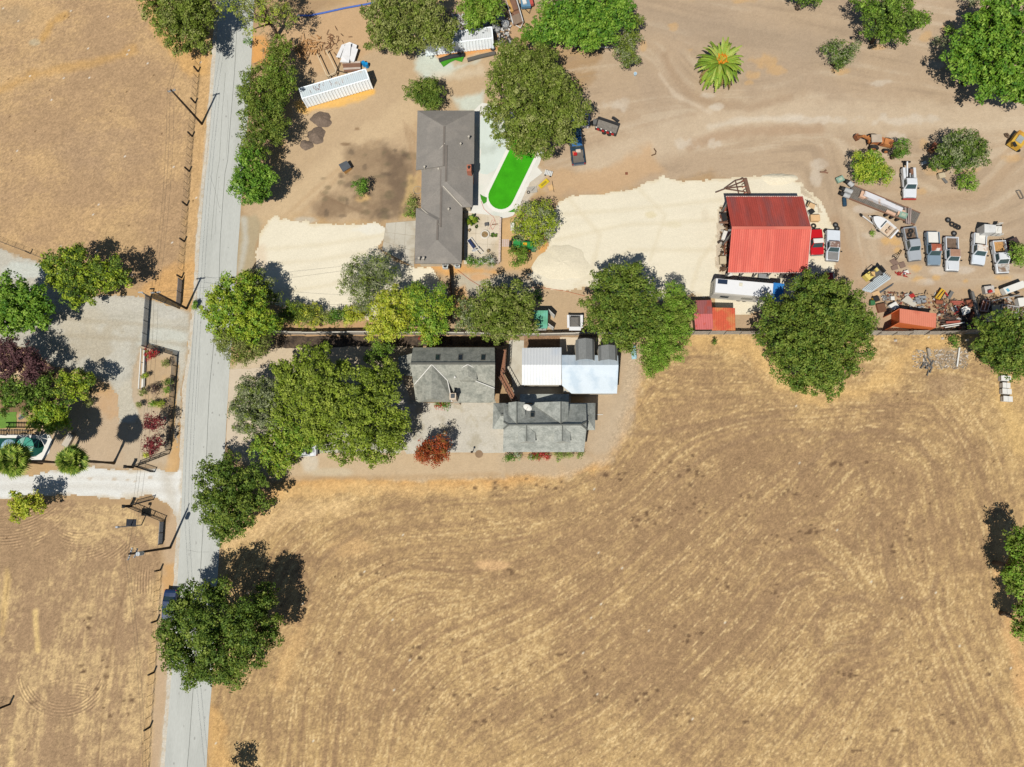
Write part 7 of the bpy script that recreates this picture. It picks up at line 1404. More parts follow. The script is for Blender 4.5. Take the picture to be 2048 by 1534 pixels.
# boundary fence: posts and boarded panels
fw = mat('grey_fence_boards', T(182,174,162), .95, var=.14, vscale=2, fine=.12, fscale=8); fc = mat('pale_fence_cap', T(212,206,192), .9, var=.06)
def board_fence(label, pts, h, m, capm, lean=0.0, name='board_fence'):
    t = thing(name, label, 'fence', P(*pts[0]))
    for a, b in zip(pts[:-1], pts[1:]):
        A_, B_ = P(*a), P(*b); n = max(1, int((B_-A_).length/2.4+.5)); d = (B_-A_).normalized(); sd = Vector((-d.y, d.x, 0))
        for i in range(n):
            p, q = A_.lerp(B_, i/n), A_.lerp(B_, (i+1)/n); mb = MB(); k = 15; ln = random.uniform(-.05, .05)+lean
            for j in range(k):
                u, w = p.lerp(q, (j+.06)/k), p.lerp(q, (j+.94)/k); hh = h+random.uniform(-.04, .04); tp = sd*ln*h
                mb.add([u-sd*.012, w-sd*.012, w+sd*.012, u+sd*.012, u-sd*.012+tp+Z*hh, w-sd*.012+tp+Z*hh, w+sd*.012+tp+Z*hh, u+sd*.012+tp+Z*hh], [(3,2,1,0),(4,5,6,7),(0,1,5,4),(1,2,6,5),(2,3,7,6),(3,0,4,7)])
            mb.build('panel', m, t); MB().bar(p-sd*.06+Z*-.1, p-sd*.06+Z*(h+.08), .1).build('post', m, t)
            if capm: tp = sd*ln*h; MB().bar(p+tp+Z*(h+.05), q+tp+Z*(h+.05), .16, .05).build('cap_rail', capm, t)
board_fence('weathered board fence with a pale cap behind the hedge shrubs', [(552,669),(700,669.5),(830,669.5),(930,670)], 1.7, fw, fc)
board_fence('pale-capped board fence behind the corrugated double shed', [(932,670),(1060,672),(1180,670),(1260,670)], 1.6, fw, fc)
board_fence('grey leaning board fence between the small red sheds and the very large oak', [(1300,670),(1385,669),(1510,668),(1560,668)], 1.5, fw, None, .10)
board_fence('grey leaning board fence along the scrap corner', [(1700,669),(1753,670),(1880,669),(1965,667),(2070,667)], 1.6, fw, None, .12)
board_fence('tall dark wooden side gate below the long house', [(899,531),(905,602),(903,640)], 1.8, mat('dark_fence_boards', T(96,76,60), .95, var=.15), None)
# patio wall of white bricks
t = thing('patio_wall', 'low wall of pale bricks along the right edge of the patio', 'wall', P(1000,480)); br = mat('pale_pink_brick', T(226,206,190), .9, var=.12, vscale=4)
for (a, b) in (((1001,438),(999,526)), ((998,527),(990,527))):
    A_, B_ = P(*a), P(*b); n = int((B_-A_).length/.24)
    for i in range(n):
        u, w = A_.lerp(B_, (i+.04)/n), A_.lerp(B_, (i+.92)/n)
        MB().bar(u+Z*.3, w+Z*.3, .30+random.uniform(-.03, .03), .6+random.uniform(-.02, .02)).build('brick', br, t)
# ================================================================ yard things
def single(name, label, cat, mb, m, group=None): return tag(mb.build(name, m), label, cat, group)
def plate(name, label, cat, quad, z, th, m, group=None):
    return single(name, label, cat, MB().solid(Wp([(x, y, z) for x, y in quad]), [(0,1,2,3)], th), m, group)
def frame(name, label, cat, pts, z, w, m, close=True, legs=0.0):
    mb = MB(); q = Wp([(x, y, z) for x, y in pts]); k = len(q)
    for i in range(k if close else k-1): mb.bar(q[i], q[(i+1) % k], w)
    if legs:
        for p in q: mb.bar(Vector((p.x, p.y, 0)), p, w)
    return single(name, label, cat, mb, m)
def plant_leaves(name, label, px, py, rpx, n, cols, h=.8, wide=.16, cat='plant'):
    c = P(px, py); R = rpx/PXM(px, py); t = thing(name, label, cat, c); V = []; Cc = []; r = random.Random(int(px))
    for k in range(n):
        a = r.uniform(0, 6.28); L_ = R*r.uniform(.6, 1.1); d = Vector((math.cos(a), math.sin(a), 0)); s = Vector((-d.y, d.x, 0)); z_ = r.uniform(.3, 1)*h
        V.append([Vector((0,0,.1)), d*L_*.5+s*wide+Z*z_, d*L_+Z*z_*.7, d*L_*.5-s*wide+Z*z_]); Cc.append(T(*r.choice(cols)))
    me = mesh_quads('leaves', np.array(V), np.array(Cc), LEAF); o = bpy.data.objects.new('leaves', me); COL.objects.link(o); o.parent = t; MB().cyl((0,0), .1, 0, .35, 8).build('stem', bark, t, world=False)
plant_leaves('tropical_plant', 'clump of broad tropical leaves against the patio side of the long house', 944, 443, 14, 40, [(96,130,30),(150,170,50),(50,84,30)], 1.3, .2)
plant_leaves('cactus', 'green prickly pear on the patio beside the round planter', 988, 473, 8, 14, [(100,130,50),(80,112,44)], .7, .18)
plant_leaves('potted_plant', 'dark potted plant just right of the tropical leaves', 953, 455, 5, 14, [(60,84,34),(84,110,44)], .7, .1)
plant_leaves('agave', 'grey-blue agave in the dark bed beside the small lawn', 45, 835, 8, 18, [(150,170,170),(120,140,140)], .7, .07)
stone_ = mat('white_stone', T(232,226,212), .9, var=.06); soil2 = mat('planter_soil', T(150,130,96), .95, var=.3, vscale=5)
c = P(970,470); t = thing('round_planter', 'round white stone planter ring in the middle of the patio', 'planter', c); MB().torus((0,0,.22), .58, .14, n=24, m=6).build('ring', stone_, t, world=False); MB().cyl((0,0), .52, .02, .3, 20, .5).build('soil', soil2, t, world=False)
for i in range(5): MB().bar((random.uniform(-.4,.4), random.uniform(-.4,.4), .3), (random.uniform(-.4,.4), random.uniform(-.4,.4), .42), .06).build('dry_twig', straw, t, world=False)
c = P(973,448,.5); t = thing('patio_table', 'small dark square side table on the patio', 'table', (c.x, c.y, 0), .1); MB().box(-.3,.3,-.25,.25,.42,.47).build('tabletop', mat('slate_top', T(100,100,100), .5), t, world=False)
for sx in (-.25,.25):
    for sy in (-.2,.2): MB().box(sx-.02, sx+.02, sy-.02, sy+.02, 0, .42).build('leg', blk, t, world=False)
navy = mat('navy_cushion', T(44,58,96), .9); alum = mat('white_aluminium', T(232,234,236), .4)
a, b = P(938,478,.4), P(954,500,.4); c = (a+b)/2; t = thing('sun_lounger', 'white framed patio lounger with navy cushions', 'lounger', (c.x, c.y, 0), hdg(a, b)); L_ = (b-a).length
MB().bar((-L_/2,-.4,.35),(L_/2,-.4,.35),.06).bar((-L_/2,.4,.35),(L_/2,.4,.35),.06).bar((-L_/2,-.4,.35),(-L_/2,.4,.35),.06).bar((L_/2,-.4,.35),(L_/2,.4,.35),.06).build('frame', alum, t, world=False); MB().box(-L_/2+.1, L_/2-.5, -.3, .1, .38, .46).build('cushion', navy, t, world=False); MB().bar((L_/2-.4,-.35,.4),(L_/2,-.35,.75),.7,.05).build('backrest', alum, t, world=False)
for x_ in (-L_/2+.1, L_/2-.1):
    for y_ in (-.4,.4): MB().bar((x_,y_,0),(x_,y_,.35),.05).build('leg', alum, t, world=False)
a, b = P(954,494,.4), P(964,505,.4); c = (a+b)/2; t = thing('patio_chair_frame', 'bare metal chaise frame lying below the lounger', 'frame', (c.x, c.y, 0), hdg(a, b)); L_ = (b-a).length; 
for y_ in (-.28, .28): MB().bar((-L_/2, y_, .25), (L_/2, y_, .25), .06).build('rail', blk, t, world=False)
for i in range(4): MB().bar((-L_/2+i*L_/3, -.28, .26), (-L_/2+i*L_/3, .28, .26), .05).build('slat', alum, t, world=False)
for l, x, y, r_ in (('dark round pot on the patio below the tropical leaves',939,462,.22),('black ring-shaped pot on the lower patio',977,503,.26)):
    c = P(x, y); t = thing('pot', l, 'pot', c); MB().cyl((0,0), r_*.75, 0, .4, 14, r_).build('pot_body', mat('dark_ceramic', T(84,78,66), .6), t, world=False); MB().cyl((0,0), r_*.8, .38, .405, 14).build('soil', soil2, t, world=False)
pink = mat('salmon_hose', T(226,150,132), .6)
pts = []
for (x, y) in [(962,402),(968,418),(978,427),(986,433),(990,440),(982,452),(978,458),(986,458),(992,448),(990,440),(984,440),(980,450),(985,460)]: pts.append(P(x, y, .09))
single('garden_hose', 'salmon-coloured hose looped on the patio below the turf', 'hose', MB().tube(pts, .03, 5), pink)
single('garden_hose', 'pale hose coiled by the weedy left wall of the long house', 'hose', MB().torus(P(835,380,.05), .6, .03, n=24), mat('grey_hose', T(176,172,160), .6))
orc = mat('orange_cord', T(222,128,90), .6)
single('extension_cord', 'orange cord trailing from the side gate to the cream yard', 'cord', MB().tube([P(x, y, .10) for x, y in [(915,540),(925,548),(940,560),(960,572),(990,576),(1040,574),(1090,576),(1130,582),(1170,592)]], .025, 5), orc)
single('stick', 'brown stick on the patio right of the side table', 'stick', MB().bar(P(984,449,.1), P(996,448,.1), .1), rb)
gz = mat('turf_scrap', T(70,150,36), .95, var=.12)
single('turf_scrap', 'green turf offcut left of the turf oval', 'offcut', MB().solid(Wp([(960,388,.08),(966,392,.12),(974,395,.1),(973,404,.2),(967,408,.09),(962,398,.15)]), [(0,1,2,3,4,5)], .02), gz)
single('turf_scrap', 'triangular green turf offcut at the lower end of the turf oval', 'offcut', MB().solid(Wp([(1016,424,.07),(1029,417,.15),(1031,424,.07)]), [(0,1,2)], .02), gz)
t = thing('turf_roll', 'black-backed turf roll with green turf spilling out below the white shed', 'roll', P(905,118)); MB().tube([P(878,121,.35), P(902,113,.35), P(929,109,.35)], .33, 12).build('roll', mat('black_backing', T(58,60,64), .8), t, smooth=True); MB().solid(Wp([(880,124,.3),(905,117,.3),(928,113,.3),(924,124,.06),(910,120,.12),(900,125,.05),(887,134,.05)]), [tuple(range(7))], .02).build('loose_turf', gz, t)
single('carpet_roll', 'grey rolled carpet right of the green turf roll', 'roll', MB().tube([P(935,120,.3), P(960,113,.3), P(990,106,.3)], .3, 12), mat('grey_backing', T(104,100,94), .9, var=.1))
single('irrigation_pipe', 'bright blue pipe across the soil at the top near the road', 'pipe', MB().tube([P(x, y, .15) for x, y in [(595,31),(620,31),(650,25),(690,16),(735,8),(760,2)]], .14, 8), mat('blue_pipe', T(76,112,196), .5, var=.08))
single('white_pipe', 'long white pipe lying along the lower edge of the wide green tree', 'pipe', MB().tube([P(1148,93,.2), P(1228,95,.2)], .09, 8), whitep)
c = P(1270,150); t = thing('bucket', 'pale blue bucket below the narrow grey-green tree', 'bucket', c); MB().cyl((0,0), .2, 0, .42, 14, .26).build('bucket_body', mat('pale_blue_plastic', T(176,206,226), .4), t, world=False); MB().torus((0,0,.42), .26, .02, n=18).build('rim', whitep, t, world=False)
# corral frame, white panels, pallets, sticks near the long white container
frame('pipe_corral', 'long U-shaped pale pipe frame above the long white container', 'frame', [(634,108),(653,150),(657,152),(671,145),(672,141),(652,100)], 1.0, .13, mat('cream_pipe', T(226,206,172), .6), close=False, legs=.1)
t = thing('roof_panel_stack', 'heap of white roof panels above the long white container', 'panels', P(694,105))
for i, (q, z_) in enumerate([([(683,90),(699,84),(714,90),(706,124),(692,118),(672,114)], .6), ([(684,89),(690,88),(680,115),(672,114)], .75), ([(700,92),(716,98),(708,124),(698,118)], .8), ([(684,112),(700,108),(698,125),(680,124)], .9), ([(688,92),(702,86),(700,112),(684,112)], 1.0)]):
    MB().solid([P(x, y, z_+.12*((k+i) % 2)) for k, (x, y) in enumerate(q)], [tuple(range(len(q)))], .05).build('panel', mat('bright_white_metal', T(244,244,244), .5, var=.03), t)
for x, y in ((676,114),(712,92),(706,122),(690,88)): q = P(x, y, .5); MB().bar(Vector((q.x, q.y, 0)), q, .1).build('prop', postm, t)
t = thing('timber_rack', 'low wooden rack of planks between the white panels and the long white container', 'rack', P(700,133))
for i in range(5): MB().bar(P(684+i*1, 125+i*4.2, .5), P(721, 124+i*4, .5), .32, .06).build('plank', mat('bleached_plank', T(206,190,176), .9, var=.1) if i in (0, 3) else rb, t)
for (x0, y0, x1, y1) in ((680,125,674,141),(722,123,721,138),(700,125,698,143),(674,141,694,146)): MB().bar(P(x0, y0, .35), P(x1, y1, .35), .1).build('bearer', postm, t)
for i, (x, y, l) in enumerate([(729,131,'left of two bright blue barrels at the corner of the long white container'),(735,134,'right of two bright blue barrels at the corner of the long white container')]):
    c = P(x, y); t = thing('barrel', l, 'barrel', c, group='blue barrels'); MB().cyl((0,0), .28, 0, .9, 14).build('drum', mat('bright_blue_plastic', T(30,150,216), .4), t, world=False); MB().torus((0,0,.3), .28, .02).torus((0,0,.6), .28, .02).build('hoop', MATS['bright_blue_plastic'], t, world=False)
r = random.Random(3); mb = MB()
for i in range(120): x, y = r.gauss(614, 13), r.gauss(96, 9); a = r.uniform(0, 6.28); ln = r.uniform(4, 12); mb.bar(P(x, y, r.uniform(.05, .5)), P(x+ln*math.cos(a), y+ln*math.sin(a), r.uniform(.05, .4)), r.uniform(.05, .13))
single('brush_pile', 'heap of cut tan branches beside the U-shaped frame', 'brush pile', mb, mat('dry_branches', T(206,158,106), .95, var=.25, vscale=3))
mb = MB()
for i in range(34): x, y = r.gauss(665, 10), r.gauss(84, 8); a = r.uniform(0, 6.28); ln = r.uniform(4, 14); mb.bar(P(x, y, r.uniform(.05, .4)), P(x+ln*math.cos(a), y+ln*math.sin(a), r.uniform(.05, .4)), .06)
single('brush_pile', 'thin scatter of brown branches left of the white panels', 'brush pile', mb, mat('brown_branches', T(140,100,72), .95))
mb = MB()
for i in range(26): x, y = r.uniform(520, 545), r.uniform(85, 140); a = r.gauss(1.3, .6); ln = r.uniform(8, 26); mb.bar(P(x, y, r.uniform(.1, 1.2)), P(x+ln*math.cos(a), y+ln*math.sin(a), r.uniform(.1, 1.4)), .05)
single('fallen_branches', 'grey fallen branches beside the road above the dark hedge', 'branches', mb, mat('grey_branches', T(150,136,118), .95))
# right of the turf oval
c = P(1097,346,.3); t = thing('hand_cart', 'grey slatted cart beside the right side of the turf oval', 'cart', (c.x, c.y, 0), -.3); MB().box(-.6,.6,-.35,.35,.28,.34).build('bed', mat('pale_grey_paint', T(186,188,188), .6), t, world=False)
for i in range(5): MB().box(-.55+i*.25, -.43+i*.25, -.38, .38, .34, .38).build('slat', whitep, t, world=False)
for x_, y_ in ((-.4,-.4),(.4,-.4),(-.4,.4),(.4,.4)): MB().torus((x_,y_,.15), .11, .05, (0,1,0), 12).build('wheel', tyre, t, world=False)
a, b = P(1080,374,.2), P(1095,361,.2); c = (a+b)/2; t = thing('yellow_sled', 'yellow plastic sled-like tray on the dirt right of the turf oval', 'tray', (c.x, c.y, 0), hdg(a, b)); MB().frus(-.7,.7,-.25,.25,.0,-.85,.85,-.36,.36,.28).build('tray_body', mat('yellow_plastic', T(226,196,40), .5), t, world=False); MB().box(-.5,.5,-.16,.16,.28,.3).build('tray_inside', mat('olive_shadow', T(170,150,40), .8), t, world=False)
plate('plywood_scrap', 'pale tan board scrap next to the yellow tray', 'board', [(1095,372),(1104,368),(1110,378),(1099,382)], .06, .04, mat('pale_tan_board', T(226,186,132), .9)); single('metal_rod', 'thin dark rod beside the pale tan board scrap', 'rod', MB().bar(P(1104,362,.08), P(1108,384,.08), .06), iron)
c = P(1064,379,.2); t = thing('mixing_board', 'grey mixing board with a round pan on the edge of the pool deck', 'board', (c.x, c.y, 0), .15); MB().box(-.75,.75,-.5,.5,.06,.14).build('board', mat('mortar_grey', T(188,182,170), .9, var=.15), t, world=False); MB().torus((-.6,-.35,.2), .2, .06).build('pan_rim', blk, t, world=False); MB().bar((-.1,-.2,.16),(.5,.3,.16),.05).build('trowel', iron, t, world=False)
c = P(1025,452,.5); t = thing('white_appliance', 'white domed appliance right of the patio wall', 'appliance', (c.x, c.y, 0)); MB().frus(-.35,.35,-.55,.55,0,-.25,.25,-.42,.42,.75).build('housing', whitep, t, world=False); MB().box(.1,.45,-.3,.3,.1,.5).build('vent', blk, t, world=False)
t = thing('stepping_stones', 'square patch of pinkish paving stones between patio wall and tractor', 'paving', P(1010,485)); pv = mat('pinkish_paver', T(216,196,186), .9, var=.08)
for i in range(4):
    for j in range(4): a = P(1004+i*3.6, 478.5+j*3.8, .04); b = P(1007+i*3.6, 481.8+j*3.8, .04); MB().box(min(a.x,b.x), max(a.x,b.x), min(a.y,b.y), max(a.y,b.y), .0, .05+random.uniform(0,.01)).build('paver', pv, t)
for l, x, y in (('square air conditioning unit below the long house, left one',891,533),('small white unit below the long house, near the side gate',915,531)):
    c = P(x, y, .4); t = thing('air_conditioner', l, 'air conditioner', (c.x, c.y, 0)); MB().box(-.4,.4,-.35,.35,0,.75).build('housing', mat('pale_unit', T(206,214,214), .5), t, world=False); MB().cyl((0,0), .28, .75, .77, 16).build('fan_grille', blk, t, world=False)
# courtyard lamp, bench by the oak
g = P(945,905); t = thing('yard_light', 'short dark lamp post at the courtyard edge', 'lamp', g); MB().bar(g, g+Z*1.4, .08).build('post', iron, t); MB().frus(g.x-.14,g.x+.14,g.y-.14,g.y+.14,1.4,g.x-.05,g.x+.05,g.y-.05,g.y+.05,1.65).build('lamp_head', iron, t)
c = P(958,908); single('manhole_cover', 'round brown manhole cover at the courtyard edge', 'manhole', MB().cyl((c.x, c.y), .55, 0, .075, 20), mat('rusty_lid', T(150,124,96), .8, var=.15))
a, b = P(1265,692,.5), P(1268,718,.5); c = (a+b)/2; t = thing('blue_bench', 'pale blue bench under the light green feathery tree', 'bench', (c.x, c.y, 0), hdg(a, b)); L_ = (b-a).length; lb = mat('pale_blue_paint', T(176,214,226), .5); MB().box(-L_/2,L_/2,-.3,.3,.4,.46).build('seat', lb, t, world=False); MB().box(-L_/2,L_/2,.28,.34,.46,.9).build('backrest', lb, t, world=False)
for x_ in (-L_/2+.15, L_/2-.15): MB().box(x_-.05, x_+.05, -.28, .3, 0, .4).build('leg', lb, t, world=False)
# pool corner, left edge
water = mat('pool_water', T(34,84,72), .05, var=.1, vscale=.8, fine=0, spec=.6)
struct(MB().prism([(p.x, p.y) for p in Wp([(-30,868,.1),(98,868,.1),(104,880,.1),(98,905,.1),(84,920,.1),(-30,920,.1)])], -.02, .06).build('pool_surround', coping))
struct(MB().prism([(p.x, p.y) for p in Wp([(-30,876,.1),(72,876,.1),(84,884,.1),(88,894,.1),(84,904,.1),(72,912,.1),(-30,912,.1)])], .0, .075).build('swimming_pool', water))
def parasol(label, px, py, z, rpx, m, patches=None):
    c = P(px, py, z); R = rpx/PXM(px, py, z); t = thing('parasol', label, 'parasol', (c.x, c.y, 0), group='pool parasols'); MB().bar((0,0,0),(0,0,z+.15),.06).build('pole', alum, t, world=False); n = 8
    for i in range(n):
        a0, a1 = 2*math.pi*i/n+.05, 2*math.pi*(i+1)/n-.03; MB().add([(0,0,z+.1),(R*math.cos(a0),R*math.sin(a0),z-.45),(R*.98*math.cos((a0+a1)/2),R*.98*math.sin((a0+a1)/2),z-.42),(R*math.cos(a1),R*math.sin(a1),z-.45)], [(0,1,2,3)]).build('canopy_panel', patches if patches and i in (2,4,7) else m, t, world=False)
    MB().cyl((0,0), .09, z+.08, z+.2, 10).build('finial', blk, t, world=False)
parasol('pale blue parasol at the left picture edge over the pool', 12, 893, 2.6, 15, mat('pale_blue_cloth', T(164,198,218), .9))
parasol('torn teal-green parasol over the swimming pool', 45, 892, 2.6, 18, mat('teal_cloth', T(92,188,164), .9, var=.06), mat('faded_teal_cloth', T(160,206,190), .9))
t = thing('pergola', 'dark slatted pergola between the small lawn and the pool', 'pergola', P(30,862))
for (y0) in (859, 868): MB().bar(P(-20,y0,2.3), P(66,y0+2,2.3), .12, .15).build('beam', mat('weathered_beam', T(170,160,146), .9), t)
for i in range(26): a, b = P(-16+i*3.2, 858, 2.42), P(-16+i*3.2, 870, 2.42); MB().bar(a, b, .07, .08).build('slat', postm, t)
for x in (-10, 30, 64):
    for y0 in (859, 868): q = P(x, y0, 2.2); MB().bar(Vector((q.x, q.y, 0)), q, .12).build('post', postm, t)
t = thing('stone_planter', 'grey tilted stone planter box right of the pool', 'planter', P(135,888)); q = Wp([(138,865,.5),(148,871,.5),(133,897,.5),(122,890,.5)]); MB().prism([(p.x, p.y) for p in q], 0, .5).build('box', mat('mossy_stone', T(176,166,150), .95, var=.12), t); MB().prism([(p.x, p.y) for p in inset(q, .12)], .5, .53).build('soil', mat('pale_dust', T(206,196,180), .95), t)
t = thing('patio_wall', 'pinkish terrace wall with a white pot at the left edge below the plums', 'wall', P(15,748)); MB().bar(P(-20,741,.5), P(38,739,.5), .25, 1.0).build('wall_block', mat('terracotta_wall', T(222,180,146), .9), t); struct(MB().prism([(p.x, p.y) for p in Wp([(-20,743,.1),(38,741,.1),(42,753,.1),(-20,758,.1)])], -.02, .05).build('terrace', mat('terrace_tile', T(232,206,170), .9)))
c = P(20,747); t = thing('pot', 'white round pot on the pinkish terrace at the left edge', 'pot', c); MB().cyl((0,0), .22, 0, .5, 16, .3).build('pot_body', whitep, t, world=False); MB().cyl((0,0), .24, .48, .505, 14).build('soil', soil2, t, world=False)
rocks = mat('pale_rock', T(206,196,184), .95, var=.12)
# ================================================================ scrap
rust2 = mat('deep_rust', T(150,92,68), .9, var=.2, vscale=3); galv = mat('galvanised', T(186,190,192), .4, .4, var=.1, vscale=3); plywood = mat('plywood', T(222,186,140), .9, var=.06); redpaint = mat('red_machine_paint', T(190,56,52), .5, var=.1); yellowp = mat('plow_yellow', T(222,176,60), .6, var=.15, vscale=3); bluep = mat('machine_blue', T(70,110,160), .5); greyc = mat('grey_channel', T(120,118,114), .7, var=.08); slabm = mat('pale_slab', T(206,190,160), .9, var=.06); orangep = mat('orange_tool', T(216,104,66), .6)
# harrow by the barn
t = thing('harrow', 'rusty harrow with a triangular drawbar behind the barn', 'harrow', P(1465,375)); hm = mat('brown_iron', T(126,96,80), .9, var=.15)
for a, b in (((1431,385),(1452,377)),((1452,377),(1489,362)),((1452,377),(1486,373)),((1452,378),(1491,384)),((1449,377),(1471,361)),((1471,361),(1478,388)),((1471,361),(1489,357))): MB().bar(P(*a,.7), P(*b,.7), .12).build('drawbar', hm, t)
MB().bar(P(1490,357,.6), P(1498,387,.6), .5, .25).build('tool_beam', hm, t)
for i in range(6): q = P(1489,357,.5).lerp(P(1496,386,.5), i/5); MB().tube([q, q+Vector((-.35,0,.3)), q+Vector((-.55,.05,-.2)), q+Vector((-.4,.1,-.48))], .05, 6).build('tine', orangep if i % 2 else hm, t)
# along the barn's open end
def crate(name, label, cat, px, py, sx, sy, h, ang, m, parts=None, z=0.0):
    c = P(px, py, h/2+z); t = thing(name, label, cat, (c.x, c.y, z), ang); MB().box(-sx/2, sx/2, -sy/2, sy/2, 0, h*.94).build('box_body', m, t, world=False); MB().frus(-sx/2-.03, sx/2+.03, -sy/2-.03, sy/2+.03, h*.94, -sx/2+.02, sx/2-.02, -sy/2+.02, sy/2-.02, h).build('lid', parts or m, t, world=False); return t
crate('white_chest', 'white rounded chest at the open end of the barn', 'chest', 1449, 472, .7, 1.3, .8, -.3, whitep)
crate('work_table', 'pale workbench at the lower open corner of the barn', 'bench', 1445, 521, .9, 1.1, .8, 0, slabm)
crate('engine_block', 'dark rusty engine on the dirt apron at the barn', 'engine', 1447, 436, .7, 1.2, .9, .2, rust2, blk)
frame('scrap_implement', 'tangled rusty frame at the upper open corner of the barn', 'frame', [(1448,420),(1456,416),(1457,440),(1450,446)], .8, .1, hm, legs=.1)
frame('scrap_implement', 'rusty implement frame below the white chest at the barn', 'frame', [(1450,486),(1457,482),(1456,505),(1449,510)], .7, .12, rust2, legs=.1)
single('timber_post', 'brown beam sticking out of the barn above the white chest', 'beam', MB().bar(P(1439,445,.8), P(1456,446,.8), .22), rb)
crate('gas_bottle_rack', 'grey and white bottles at the barn lower left corner', 'rack', 1457, 551, .9, .4, 1.0, .2, galv, whitep); crate('tool_cart', 'dark motor cart under the barn eave above the trailer', 'cart', 1526, 553, 1.4, .6, .7, -.1, blk, galv)
plate('plywood_sheet', 'tan plywood sheet leaning right of the barn, upper one', 'board', [(1616,401),(1631,409),(1628,419),(1612,410)], .5, .05, plywood); crate('wooden_crate', 'tan wooden crate beside the barn right wall', 'crate', 1629, 437, 1.3, .9, .8, .0, plywood, mat('light_wood', T(230,190,140), .9)); crate('tool_cart', 'grey cart between the plywood sheet and the wooden crate', 'cart', 1622, 424, .8, .6, .5, .5, galv, blk)
single('rebar_bundle', 'dark bars standing by the plywood sheet at the barn', 'bars', MB().bar(P(1612,413,.4), P(1618,401,1.2), .1).bar(P(1614,415,.3), P(1622,402,1.0), .08).bar(P(1612,400,.8), P(1634,410,.8), .06), iron)
crate('red_generator', 'red machine by the tree below the coupe utility', 'machine', 1657, 556, .9, 1.3, 1.0, 0, redpaint); frame('cage_cart', 'black cage cart right of the red machine', 'cart', [(1664,546),(1678,548),(1676,562),(1662,560)], .9, .06, iron, legs=.1)
single('antler_log', 'brown forked log lying in the yard above the flatbed', 'log', MB().tube([P(1640,344,.15), P(1648,344,.15), P(1656,346,.2)], .12, 6).tube([P(1648,344,.15), P(1653,340,.3)], .1, 6), rb); single('dark_log', 'curved dark piece of bark alone in the yard above the cream rock', 'log', MB().tube([P(1308,297,.1), P(1312,303,.15), P(1311,308,.1), P(1303,311,.05)], .1, 6), mat('dark_bark', T(110,86,64), .95)); c = P(1253,347); single('rock', 'small dark rock in the yard below the dark bark', 'rock', MB().frus(c.x-.2,c.x+.2,c.y-.2,c.y+.2,0,c.x-.1,c.x+.12,c.y-.1,c.y+.1,.25), rust2)
plate('white_sheet', 'white folded sheet left of the dark spreading tree', 'sheet', [(1842,325),(1852,321),(1854,326),(1844,330)], .3, .2, whitep); crate('old_mower', 'rusty mower half hidden left of the dark spreading tree', 'mower', 1866, 296, 1.4, .8, .7, .9, mat('tan_rust', T(196,150,112), .8), rust2); crate('stove', 'pale box under the bright green bush', 'box', 1882, 352, .9, .7, .7, .2, slabm); single('ladder', 'dark ladder lying below the dark spreading tree', 'ladder', MB().bar(P(1884,354,.2), P(1894,366,.2), .4, .08), greyc); frame('door_frame', 'thin frame standing at the right edge of the yard', 'frame', [(2033,382),(2042,398),(2048,396),(2040,380)], .3, .06, greyc)
crate('cut_car_body', 'pinkish wrecked front end right of the last pickup', 'wreck', 2023, 487, 1.6, 1.2, .9, .4, mat('rose_wreck', T(186,116,110), .6, var=.2, vscale=2), mat('charred', T(80,64,62), .8))
# brown plates, tangled bikes
for i, (q, l) in enumerate([([(1779,522),(1790,516),(1800,528),(1788,532)], 'upper left of the brown steel plates beside the silver pickup'), ([(1797,526),(1808,523),(1812,533),(1802,537)], 'right of the brown steel plates beside the silver pickup'), ([(1782,534),(1794,528),(1797,538),(1785,541)], 'lowest of the brown steel plates beside the silver pickup')]): plate('steel_plate', l, 'plate', q, .15+.05*i, .04, mat('brown_plate', T(140,116,102), .85, var=.1), 'brown steel plates')
frame('scrap_tripod', 'dark tangled stand above the brown steel plates', 'stand', [(1788,512),(1800,506),(1804,500),(1794,518)], .6, .07, iron, legs=.1)
mb = MB(); r = random.Random(12)
for i in range(16): x, y = r.gauss(1803, 6), r.gauss(547, 4); a = r.uniform(0, 6.28); mb.bar(P(x, y, r.uniform(.1, .5)), P(x+9*math.cos(a), y+6*math.sin(a), r.uniform(.1, .5)), .07)
single('bicycle_pile', 'tangle of red bicycle frames on the dirt below the brown plates', 'bicycles', mb, redpaint); crate('blue_mower', 'small blue and white mower beside the red bicycle tangle', 'mower', 1812, 545, .6, .5, .4, .3, bluep, whitep)
# around the container
plate('plywood_sheet', 'large pale sheet lying above the orange container', 'board', [(1803,601),(1816,590),(1834,608),(1828,614),(1809,607)][:4], .4, .06, mat('pale_sheet', T(206,200,186), .9, var=.04)); crate('white_table', 'white square table left of the open container doors', 'table', 1786, 613, 1.1, .9, .8, .5, whitep); crate('rusty_crate', 'open rusty steel crate left of the orange container', 'crate', 1762, 616, 1.1, 1.2, .5, .2, rust2, mat('crate_inside', T(120,84,62), .9)); crate('gas_drum', 'small white drum by the pipes left of the large pale sheet', 'drum', 1784, 597, .5, .5, .5, 0, whitep)
crate('yellow_mower', 'yellow and black machine at the edge of the very large oak', 'machine', 1751, 599, .8, .7, .7, .3, yellowp, blk); crate('green_barrel', 'green barrel beside the yellow machine at the oak', 'barrel', 1744, 606, .6, .6, .7, 0, mat('dull_green', T(64,120,76), .6)); crate('plywood_box', 'tan board patch at the edge of the very large oak', 'board', 1752, 588, 1.0, .7, .2, .4, plywood)
crate('red_motor', 'red motor above the large pale sheet', 'motor', 1823, 592, .6, .5, .5, .4, redpaint); single('hand_tools', 'tan-handled tool beside the red motor', 'tool', MB().bar(P(1826,592,.3), P(1848,588,.3), .1), plywood)
mb = MB()
